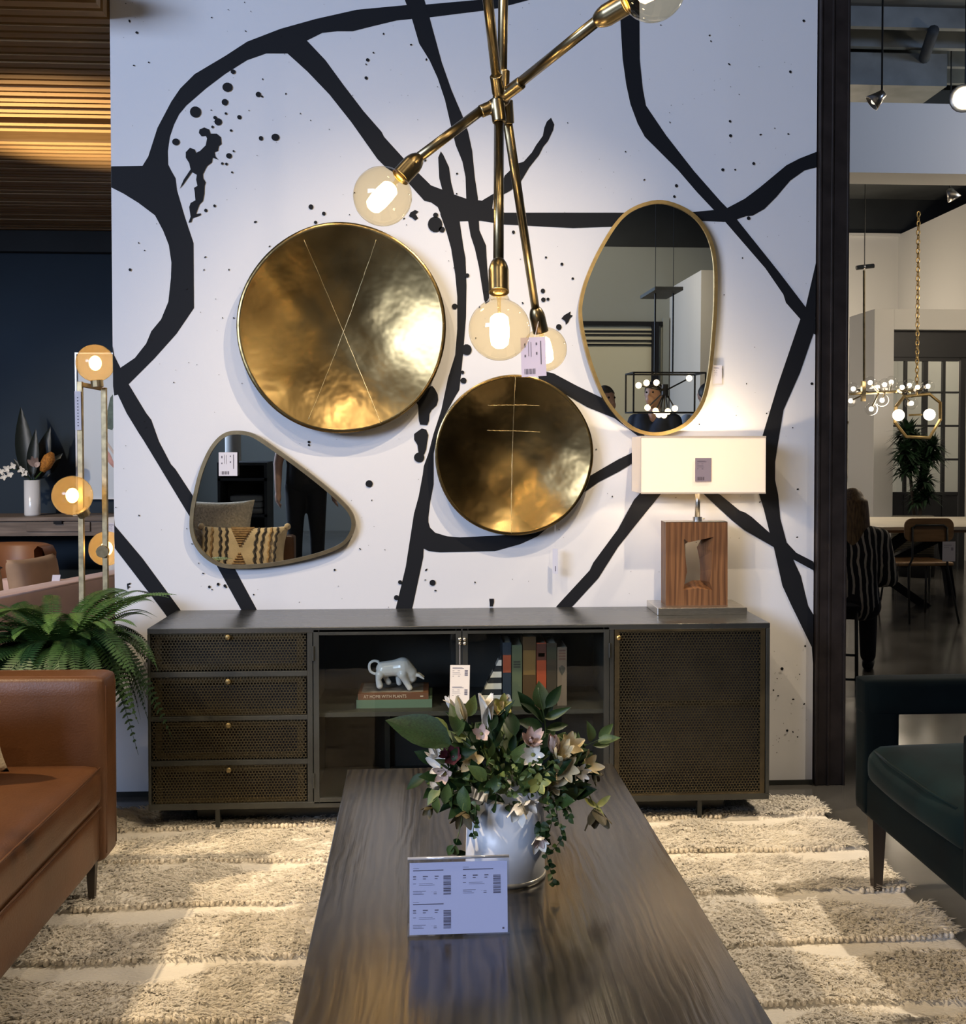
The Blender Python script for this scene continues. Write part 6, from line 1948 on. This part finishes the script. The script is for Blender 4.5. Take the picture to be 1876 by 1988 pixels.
# ring pendant on a chain
YR = 10.9
rp = thing('ring_pendant', 'octagonal brass ring pendant with two white globes hanging on a chain', 'pendant light', tuple(W(1785, 810, YR)))
oc = [(1740, 790), (1755, 770), (1805, 765), (1826, 782), (1826, 815), (1805, 850), (1760, 848), (1738, 820)]
ring = [W(px, py, YR + (0.25 if k in (1, 2, 3) else 0)) for k, (px, py) in enumerate(oc)]
MB().tube(ring + [ring[0]], 0.018, 6).build('ring', M_GOLD, rp)
for (px, py) in ((1745, 806), (1805, 805)):
    MB().ball(W(px, py, YR - 0.02), 11.5 * YR / FPX, 18, 12).build('globe', glow('milk_globe_glow', (1.0, 0.88, 0.68), 5), rp, smooth=True)
MB().tube([W(1765, 806, YR), W(1790, 805, YR)], 0.01, 6).build('cross_bar', M_GOLD, rp)
z_ = W(1783, 765, YR + 0.2).z
zc1 = W(1783, 415, YR).z
x_ = W(1782, 600, YR).x
k = 0
while z_ < 4.9 and z_ < zc1:
    lk = MB()
    pts = [Vector((0.017 * math.cos(t * math.pi / 5) * (1 if k % 2 else 0), 0.017 * math.cos(t * math.pi / 5) * (0 if k % 2 else 1), 0.030 * math.sin(t * math.pi / 5))) for t in range(11)]
    lk.tube([p_ + Vector((x_, YR, z_)) for p_ in pts], 0.006, 5, cap=False)
    lk.build('chain_link', M_GOLD, rp)
    z_ += 0.047
    k += 1
# dracaena tree
YT = 11.42
dr_ = thing('dracaena_tree', 'tall dark dracaena plant standing before the steel screen', 'plant', tuple(G(1775, 1170, 0)))
M_DRA = mat('dracaena_leaf', (0.010, 0.030, 0.012), 0.45, var=0.4, vscale=14)
def rosette(name, c, r, n, m):
    mb = MB()
    for i in range(n):
        el = math.radians(R.uniform(-35, 80))
        az = R.uniform(0, 2 * math.pi)
        d = Vector((math.cos(az) * math.cos(el), math.sin(az) * math.cos(el), math.sin(el)))
        sd = d.cross(Vector((0, 0, 1)))
        sd = (sd.normalized() if sd.length > 1e-3 else Vector((1, 0, 0))) * r * 0.085
        L_ = r * R.uniform(0.7, 1.1)
        a = Vector(c)
        m1_ = a + d * L_ * 0.5 + Vector((0, 0, 0.02))
        t_2 = a + d * L_ - Vector((0, 0, 0.12 * r))
        mb.add([a - sd * 0.5, a + sd * 0.5, m1_ + sd, t_2, m1_ - sd], [(0, 1, 2, 4), (4, 2, 3)])
    o = mb.build(name, m, dr_, fixn=False)
    o['kind'] = 'stuff'
for (px, py, r, n) in ((1762, 845, 0.20, 60), (1775, 872, 0.2, 60), (1758, 880, 0.18, 60), (1805, 880, 0.2, 70), (1812, 868, 0.15, 50), (1790, 895, 0.2, 60), (1758, 905, 0.18, 60), (1775, 905, 0.18, 50), (1800, 900, 0.16, 50), (1755, 920, 0.15, 40), (1795, 935, 0.17, 60), (1790, 955, 0.17, 60), (1800, 965, 0.16, 50), (1780, 975, 0.15, 50), (1770, 850, 0.18, 50)):
    c = W(px, py, YT + R.uniform(-0.12, 0.12))
    rosette('leaf_rosette', c, r * 1.25, int(n * 1.6), M_DRA)
pot_ = W(1780, 1080, YT)
for (px, py) in ((1762, 860), (1800, 885), (1790, 950)):
    MB().tube([Vector((pot_.x, YT, 0.35)), W(px, py, YT)], 0.018, 8).build('trunk', M_LEGW, dr_, smooth=True)
MB().lathe([(0, 0), (0.18, 0), (0.22, 0.4), (0.2, 0.4), (0.19, 0.34), (0, 0.34)], (pot_.x, YT, 0), 24).build('pot', M_INK, dr_, smooth=True)
# woven basket-like chair hints behind the dining chair, art seen through the screen
br = thing('woven_chair', 'dark woven chair standing at the dining table', 'chair', (p0.x + 0.35, 10.1, 0))
M_WOV = stripes('woven_rattan', (0.02, 0.018, 0.014), (0.09, 0.08, 0.055), 'Z', 0.016, 0.5)
xw0, xw1 = W(1733, 1060, 10.0).x, W(1815, 1060, 10.0).x
MB().soft(((xw0 + xw1) / 2, 10.02, 0.55), (xw1 - xw0, 0.06, 0.40), 0.02).build('backrest', M_WOV, br, smooth=True)
MB().soft(((xw0 + xw1) / 2, 10.28, 0.42), (xw1 - xw0, 0.48, 0.06), 0.02).build('seat', M_WOV, br, smooth=True)
for x in (xw0 + 0.03, xw1 - 0.03):
    for yy in (10.04, 10.48):
        MB().tube([(x, yy, 0.42), (x, yy, 0)], 0.012, 6).build('leg', M_BLACK, br)
ar = thing('framed_print', 'framed teal abstract print seen through the steel screen', 'picture', tuple(W(1850, 870, YF - 0.03)))
a, b = W(1836, 925, YF - 0.03), W(1862, 810, YF - 0.03)
MB().bb(a.x, b.x, YF - 0.04, YF - 0.01, a.z, b.z).build('sheet', mat('art_teal', (0.10, 0.17, 0.16), 0.5, col2=(0.5, 0.52, 0.5), vscale=4), ar)
for (x0_, x1_) in ((a.x - 0.03, a.x), (b.x, b.x + 0.03)):
    MB().bb(x0_, x1_, YF - 0.05, YF - 0.01, a.z - 0.03, b.z + 0.03).build('frame', M_FRAME, ar)
for (z0_, z1_) in ((a.z - 0.03, a.z), (b.z, b.z + 0.03)):
    MB().bb(a.x, b.x, YF - 0.05, YF - 0.01, z0_, z1_).build('frame', M_FRAME, ar)
ar2 = thing('wall_mirror', 'tall bronze framed mirror half hidden behind the black column', 'mirror', tuple(W(1645, 880, YF - 0.03)))
a, b = W(1630, 900, YF - 0.03), W(1656, 822, YF - 0.03)
MB().bb(a.x, b.x, YF - 0.04, YF - 0.01, a.z - 0.2, b.z).build('looking_glass', mat('pale_mirror', (0.75, 0.74, 0.68), 0.25, 0.6), ar2)
MB().bb(b.x, b.x + 0.03, YF - 0.05, YF - 0.01, a.z - 0.2, b.z + 0.03).build('frame', M_GOLDD, ar2)
MB().bb(a.x, b.x, YF - 0.05, YF - 0.01, b.z, b.z + 0.03).build('frame', M_GOLDD, ar2)
# track spotlights
def spot_head(label, px, py, Y_, d, s=0.055, on=False):
    c = W(px, py, Y_)
    t = thing('track_spotlight', label, 'spotlight', tuple(c))
    d = Vector(d).normalized()
    MB().lathe([(0, -0.9 * s), (0.45 * s, -0.8 * s), (0.6 * s, -0.2 * s), (s, 0.9 * s), (0.9 * s, 0.9 * s), (0.5 * s, 0), (0, 0)], c, 18, axis=d).build('head', M_NICKEL, t, smooth=True)
    MB().ball(c + d * s * 0.45, s * 0.42, 10, 8).build('lens', glow('spot_lens_%s' % label[:6], (1, 0.9, 0.75), 25 if on else 1.2), t, smooth=True)
    q_ = c - d * 0.03
    MB().tube([q_, Vector((q_.x, q_.y, 4.9))], 0.006, 6).build('drop_rod', M_CEIL, t)
    return c
spot_head('silver track spotlight hanging in front of the white beam', 1705, 190, 6.6, (-0.7, 0.2, -0.6), 0.055)
spot_head('silver track spotlight under the white beam by the chain', 1848, 376, 9.3, (0.4, -0.1, -0.8), 0.06)
sc2 = spot_head('bright lit track spotlight at the picture edge by the beam', 1874, 190, 7.0, (-0.5, -0.8, -0.3), 0.09, True)
# ------------------------------------------------------------------ people
def person(label, loc, face, h, top_m, leg_m, hair_m, pose='stand', hair='short', lean=0.0, arm_mode='down', grp=None, shoe_m=None, vox=0.013, yaw_head=0):
    """figure facing local -Y, turned by face (deg); every joint in metres for a 1.75 m body"""
    s = h / 1.75
    root = thing('person', label, 'person', loc, grp)
    M = Matrix.Translation(loc) @ Matrix.Rotation(math.radians(face), 4, 'Z') @ Matrix.Diagonal((s, s, s, 1))
    T = lambda p: tuple(M @ Vector(p))
    hipz = 0.93 if pose == 'stand' else 0.53
    J = {}
    def up(p):   # lean the torso forward about the hips
        v = Vector(p) - Vector((0, 0, 0.93))
        v = Matrix.Rotation(lean, 3, 'X') @ v
        return v + Vector((0, 0, hipz))
    body, top, legs = MB(), MB(), MB()
    def cp(mb, pts, rs, n=14):
        pts = [Vector(T(p)) for p in pts]
        rs = [r * s for r in rs]
        for i in range(len(pts) - 1):
            mb.tube([pts[i], pts[i + 1]], [rs[i], rs[i + 1]], n)
        for p_, r_ in zip(pts, rs):
            mb.ball(p_, r_, n, 8)
    tor = [((0.06, 0, 0.95), 0.125), ((0.05, 0, 1.12), 0.115), ((0.07, 0, 1.28), 0.125), ((0.10, 0.01, 1.40), 0.085)]
    for sx in (-1, 1):
        pts = [up((sx * p[0], p[1], p[2])) for p, r in tor]
        cp(body, pts, [r - 0.012 for p, r in tor])
        cp(top, pts, [r + 0.004 for p, r in tor])
    neck = [up((0, 0.015, 1.42)), up((0, 0.0, 1.54))]
    cp(body, neck, [0.058, 0.052])
    hc = Vector(up((0, -0.015, 1.635)))
    hr = (0.074, 0.092, 0.112)
    Rh = Matrix.Rotation(math.radians(yaw_head), 3, 'Z')
    def hd(p):
        return tuple(hc + Rh @ Vector(p))
    hb = MB().ball((0, 0, 0), hr, 20, 14)
    body.add([T(hd(v)) for v in hb.v], hb.f)
    cp(body, [hd((0, -0.07, -0.045)), hd((0, -0.06, -0.085))], [0.045, 0.033])
    cp(body, [hd((0, -0.088, 0.012)), hd((0, -0.108, -0.018))], [0.010, 0.014], 8)
    for sx in (-1, 1):
        cp(body, [hd((sx * 0.076, 0.005, 0.012)), hd((sx * 0.078, 0.008, -0.02))], [0.017, 0.012], 8)
    # arms
    for sx in (-1, 1):
        sh = up((sx * 0.185, 0.01, 1.40))
        if arm_mode in ('down', 'bare'):
            el, wr = up((sx * 0.245, 0.03, 1.12)), up((sx * 0.25, -0.05, 0.88))
        elif arm_mode == 'front':
            el, wr = up((sx * 0.25, -0.02, 1.12)), up((sx * 0.13, -0.22, 1.10))
        else:
            el, wr = up((sx * 0.26, -0.06, 1.14)), up((sx * 0.16, -0.28, 1.06))
        cp(body, [sh, el, wr], [0.056, 0.042, 0.029])
        if arm_mode == 'bare' :
            cp(top, [sh, tuple(Vector(sh).lerp(Vector(el), 0.5))], [0.072, 0.062])
        else:
            cp(top, [sh, el, tuple(Vector(el).lerp(Vector(wr), 0.92))], [0.070, 0.056, 0.044])
        # hand with five fingers
        d = (Vector(wr) - Vector(el)).normalized()
        hm = MB()
        pc_ = Vector(wr) + d * 0.05
        side = d.cross(Vector((sx, 0, 0.2))).normalized()
        nrm = d.cross(side)
        cp(hm, [tuple(Vector(wr)), tuple(pc_), tuple(Vector(wr) + d * 0.085)], [0.026, 0.031, 0.027], 10)
        for k, (o_, L_) in enumerate(((-0.027, 0.062), (-0.009, 0.075), (0.009, 0.07), (0.026, 0.055))):
            b0 = Vector(wr) + d * 0.085 + side * o_
            k1 = b0 + d * L_ * 0.5 + nrm * 0.006 * sx
            k2 = b0 + d * L_ * 0.9 + nrm * 0.028 * sx
            cp(hm, [tuple(b0), tuple(k1), tuple(k2)], [0.0095, 0.0088, 0.0075], 8)
        tb = Vector(wr) + d * 0.035 - side * 0.026
        cp(hm, [tuple(tb), tuple(tb + d * 0.035 - side * 0.022), tuple(tb + d * 0.062 - side * 0.024 + nrm * 0.012 * sx)], [0.012, 0.010, 0.008], 8)
        body.add(hm.v, hm.f)
    # legs
    for sx in (-1, 1):
        if pose == 'stand':
            hp, kn, an = (sx * 0.09, 0, 0.92), (sx * 0.10, -0.015, 0.50), (sx * 0.10, 0.02, 0.085)
            toe = (sx * 0.115, -0.15, 0.035)
        else:
            hp, kn, an = (sx * 0.09, 0, 0.53), (sx * 0.12, -0.42, 0.52), (sx * 0.12, -0.40, 0.085)
            toe = (sx * 0.13, -0.56, 0.035)
        cp(body, [hp, kn, an], [0.085, 0.052, 0.036])
        cp(body, [an, toe], [0.036, 0.03])
        cp(legs, [hp, kn, (an[0], an[1], an[2] + 0.03)], [0.105, 0.072, 0.058])
        sm = MB()
        cp(sm, [(an[0], an[1] + 0.02, 0.045), (toe[0], toe[1] + 0.02, 0.042), (toe[0], toe[1] - 0.03, 0.036)], [0.043, 0.045, 0.036], 12)
        sm.v = [(a, b, max(loc[2], c)) for a, b, c in sm.v]
        sm.build('shoe', shoe_m or M_INK, root, remesh=0.008 * 1.0)
    cp(legs, [(-0.05, 0, hipz + 0.02), (0.05, 0, hipz + 0.02)], [0.125, 0.125])
    bd = body.build('body', M_SKIN, root, remesh=vox * 0.75)
    top.build('upper_clothing', top_m, root, remesh=vox)
    legs.build('trousers', leg_m, root, remesh=vox)
    # hair
    hm = MB()
    hb = MB().ball((0, 0, 0), (0.083, 0.098, 0.105), 20, 14)
    cap_v = []
    for v in hb.v:
        x, y_, z_ = v
        lim = 0.035 if y_ < -0.03 else (-0.02 if y_ < 0.03 else -0.075)
        if hair == 'long' and y_ > -0.02:
            lim = -0.10
        cap_v.append((x, max(y_, -0.09) + 0.010, max(z_, lim) + 0.016))
    hm.add([T(hd(v)) for v in cap_v], hb.f)
    if hair == 'long':
        for k in range(15):
            t = math.radians(-25 + 230 * k / 14)
            x, y_ = 0.080 * math.cos(t), 0.045 + 0.055 * math.sin(t)
            zl = -0.34 - 0.05 * math.sin(k * 1.7)
            cp(hm, [hd((x, y_, 0.02)), hd((x * 1.12, y_ + 0.015, -0.14)), hd((x * 1.05, y_ + 0.05, zl))], [0.026, 0.030, 0.012], 8)
    hm.build('hair', hair_m, root, remesh=0.011)
    # eyes and mouth
    for sx in (-1, 1):
        MB().ball(T(hd((sx * 0.030, -0.083, 0.018))), 0.0085 * s, 8, 6).build('eye', M_INK, root, smooth=True)
    MB().tube([T(hd((-0.022, -0.094, -0.052))), T(hd((0, -0.099, -0.054))), T(hd((0.022, -0.094, -0.052)))], 0.0045 * s, 6).build('mouth', mat('lip', (0.35, 0.14, 0.12), 0.5), root, smooth=True)
    return root
M_STRIPE = stripes('striped_jersey', (0.010, 0.010, 0.012), (0.50, 0.46, 0.38), 'X', 0.036, 0.34, wobble=0.03)
M_BLOND = mat('blond_brown_hair', (0.10, 0.055, 0.022), 0.5, col2=(0.30, 0.19, 0.08), vscale=18, stretch=(6, 6, 0.8))
M_BROWNH = mat('brown_hair', (0.06, 0.028, 0.014), 0.55, var=0.4, vscale=30)
M_DHAIR = mat('dark_hair', (0.02, 0.016, 0.014), 0.55, var=0.4, vscale=30)
M_GHAIR = mat('greying_hair', (0.10, 0.09, 0.08), 0.6, var=0.3, vscale=60)
M_DJEAN = mat('black_trousers', (0.012, 0.012, 0.014), 0.85)
M_NAVYB = mat('navy_blazer', (0.016, 0.024, 0.05), 0.8)
M_BLK = mat('black_shirt', (0.010, 0.010, 0.011), 0.8)
M_SHIRT = mat('pale_blue_shirt', (0.42, 0.48, 0.60), 0.8)
M_OLIVE = mat('olive_jacket', (0.035, 0.042, 0.035), 0.8)
wp = W(1664, 1180, 6.28)
person('woman with long blond brown hair in a striped top sitting by the column', (wp.x - 0.02, 6.30, 0.0), 160, 1.50, M_STRIPE, M_DJEAN, M_BLOND, 'sit', 'long', lean=0.16, arm_mode='front')
wp = W(1650, 940, 9.0)
person('person with short brown hair in an olive jacket half hidden by the column', (wp.x, 10.6, 0.0), 200, 1.66, M_OLIVE, M_DJEAN, M_BROWNH, 'sit', 'short', lean=0.05, arm_mode='front')
# people in the shop behind the photographer, seen in the mirrors
for (px, Zv, lab, tm, hm_, fc, hh) in ((1171, 9.1, 'man with greying hair in a black shirt reflected in the oval mirror', M_BLK, M_GHAIR, 150, 1.80),
                                      (1268, 10.2, 'man in a navy blazer reflected in the middle of the oval mirror', M_NAVYB, M_DHAIR, 215, 1.88),
                                      (1370, 10.6, 'person in a pale blue shirt seen from behind in the oval mirror', M_SHIRT, M_DHAIR, 0, 1.88)):
    q = V(px, 800, Zv)
    person(lab, (q.x, q.y, 0), fc, hh, tm, M_DJEAN, hm_, 'stand', 'short', arm_mode='front' if px < 1300 else 'down')
q = V(585, 960, 9.9)
person('person dressed in black reflected in the pebble mirror', (q.x + 0.05, q.y, 0), 170, 1.74, M_BLK, M_DJEAN, M_DHAIR, 'stand', 'short', arm_mode='bare')

# caged chandelier behind the camera
YCg = 2 * YW - 9.6
cg = thing('caged_chandelier', 'black rectangular caged chandelier with starburst bulbs seen in the oval mirror', 'chandelier', tuple(V(1295, 740, 9.6)))
A, B = V(1226, 778, 9.6), V(1364, 702, 9.6)
y0_, y1_ = A.y - 0.35, A.y + 0.05
for (x_, yy) in ((A.x, y0_), (A.x, y1_), (B.x, y0_), (B.x, y1_)):
    MB().bb(x_ - 0.007, x_ + 0.007, yy - 0.007, yy + 0.007, A.z, B.z).build('cage_bar', M_FRAME, cg)
for z_ in (A.z, B.z):
    for yy in (y0_, y1_):
        MB().bb(A.x, B.x, yy - 0.007, yy + 0.007, z_ - 0.007, z_ + 0.007).build('cage_bar', M_FRAME, cg)
    for x_ in (A.x, B.x):
        MB().bb(x_ - 0.007, x_ + 0.007, y0_, y1_, z_ - 0.007, z_ + 0.007).build('cage_bar', M_FRAME, cg)
cc_ = (A + B) / 2 + Vector((0, -0.15, 0.02))
MB().tube([cc_ + Vector((0, 0, -0.06)), cc_ + Vector((0, 0, 0.06))], 0.03, 12).build('core', M_FRAME, cg)
for (px, py) in ((1242, 725), (1258, 720), (1281, 719), (1341, 711), (1265, 768), (1274, 775), (1296, 776), (1313, 770), (1281, 782), (1297, 783)):
    e = V(px, py, 9.6)
    e.y = cc_.y + R.uniform(-0.1, 0.12)
    MB().tube([cc_, e], 0.007, 6).build('spoke', M_FRAME, cg)
    MB().ball(e, 0.028, 12, 8).build('bulb', glow('cage_bulb_glow', (1.0, 0.72, 0.38), 9), cg, smooth=True)
pA, pB = V(1264, 545, 9.6), V(1318, 515, 9.6)
MB().bb(pA.x, pB.x, cc_.y - 0.45, cc_.y + 0.25, pA.z, pA.z + 0.03).build('canopy_plate', M_DUCT, cg)
for px in (1275, 1310):
    q = V(px, 700, 9.6)
    MB().tube([(q.x, cc_.y, B.z), (q.x, cc_.y, pA.z)], 0.008, 8).build('rod', M_FRAME, cg)
    MB().tube([(q.x, cc_.y, pA.z), (q.x, cc_.y, 4.6)], 0.003, 6).build('cable', M_FRAME, cg)
# shelving, floor rug and pale column reflected in the pebble mirror
sb_ = thing('black_shelf_unit', 'black shelf unit with folded linens seen in the pebble mirror', 'shelf', tuple(V(470, 1000, 12.0)))
a, b = V(425, 1000, 12.0), V(520, 885, 12.0)
MB().bb(a.x, b.x, a.y - 0.45, a.y - 0.43, 0, b.z).build('back_panel', M_DARKIN, sb_)
for z_ in (0.02, 0.45, 0.85, b.z):
    MB().bb(a.x, b.x, a.y - 0.43, a.y, z_, z_ + 0.03).build('shelf', M_DARKIN, sb_)
for x_ in (a.x, b.x - 0.03):
    MB().bb(x_, x_ + 0.03, a.y - 0.43, a.y, 0, b.z).build('side_panel', M_DARKIN, sb_)
for k in range(3):
    fo = MB().soft((a.x + 0.3, a.y - 0.2, 0.48 + 0.035 + 0.07 * k), (0.36, 0.3, 0.066), 0.02, n=6).build('folded_linen', mat('linen_grey', (0.25, 0.25, 0.24), 0.9), None, smooth=True)
    tagit(fo, 'folded grey linen, %s of three in the black shelf unit' % ('lowest', 'middle one', 'topmost')[k], 'linen', 'folded linens')
q = V(455, 850, 12.6)
struct(MB().lathe([(0.09, 0), (0.09, 4.5)], (q.x, q.y, 0), 24).build('trim_6', M_WHITE, smooth=True))
q = V(610, 1050, 10.4)
sr = MB().bb(q.x - 0.5, q.x + 1.3, q.y - 1.4, q.y + 0.5, 0.0, 0.012).build('striped_rug', stripes('striped_rug_weave', (0.03, 0.03, 0.03), (0.62, 0.56, 0.42), 'Y', 0.16, 0.5, wobble=0.06))
tagit(sr, 'black and cream striped rug on the floor behind the sofa', 'rug')
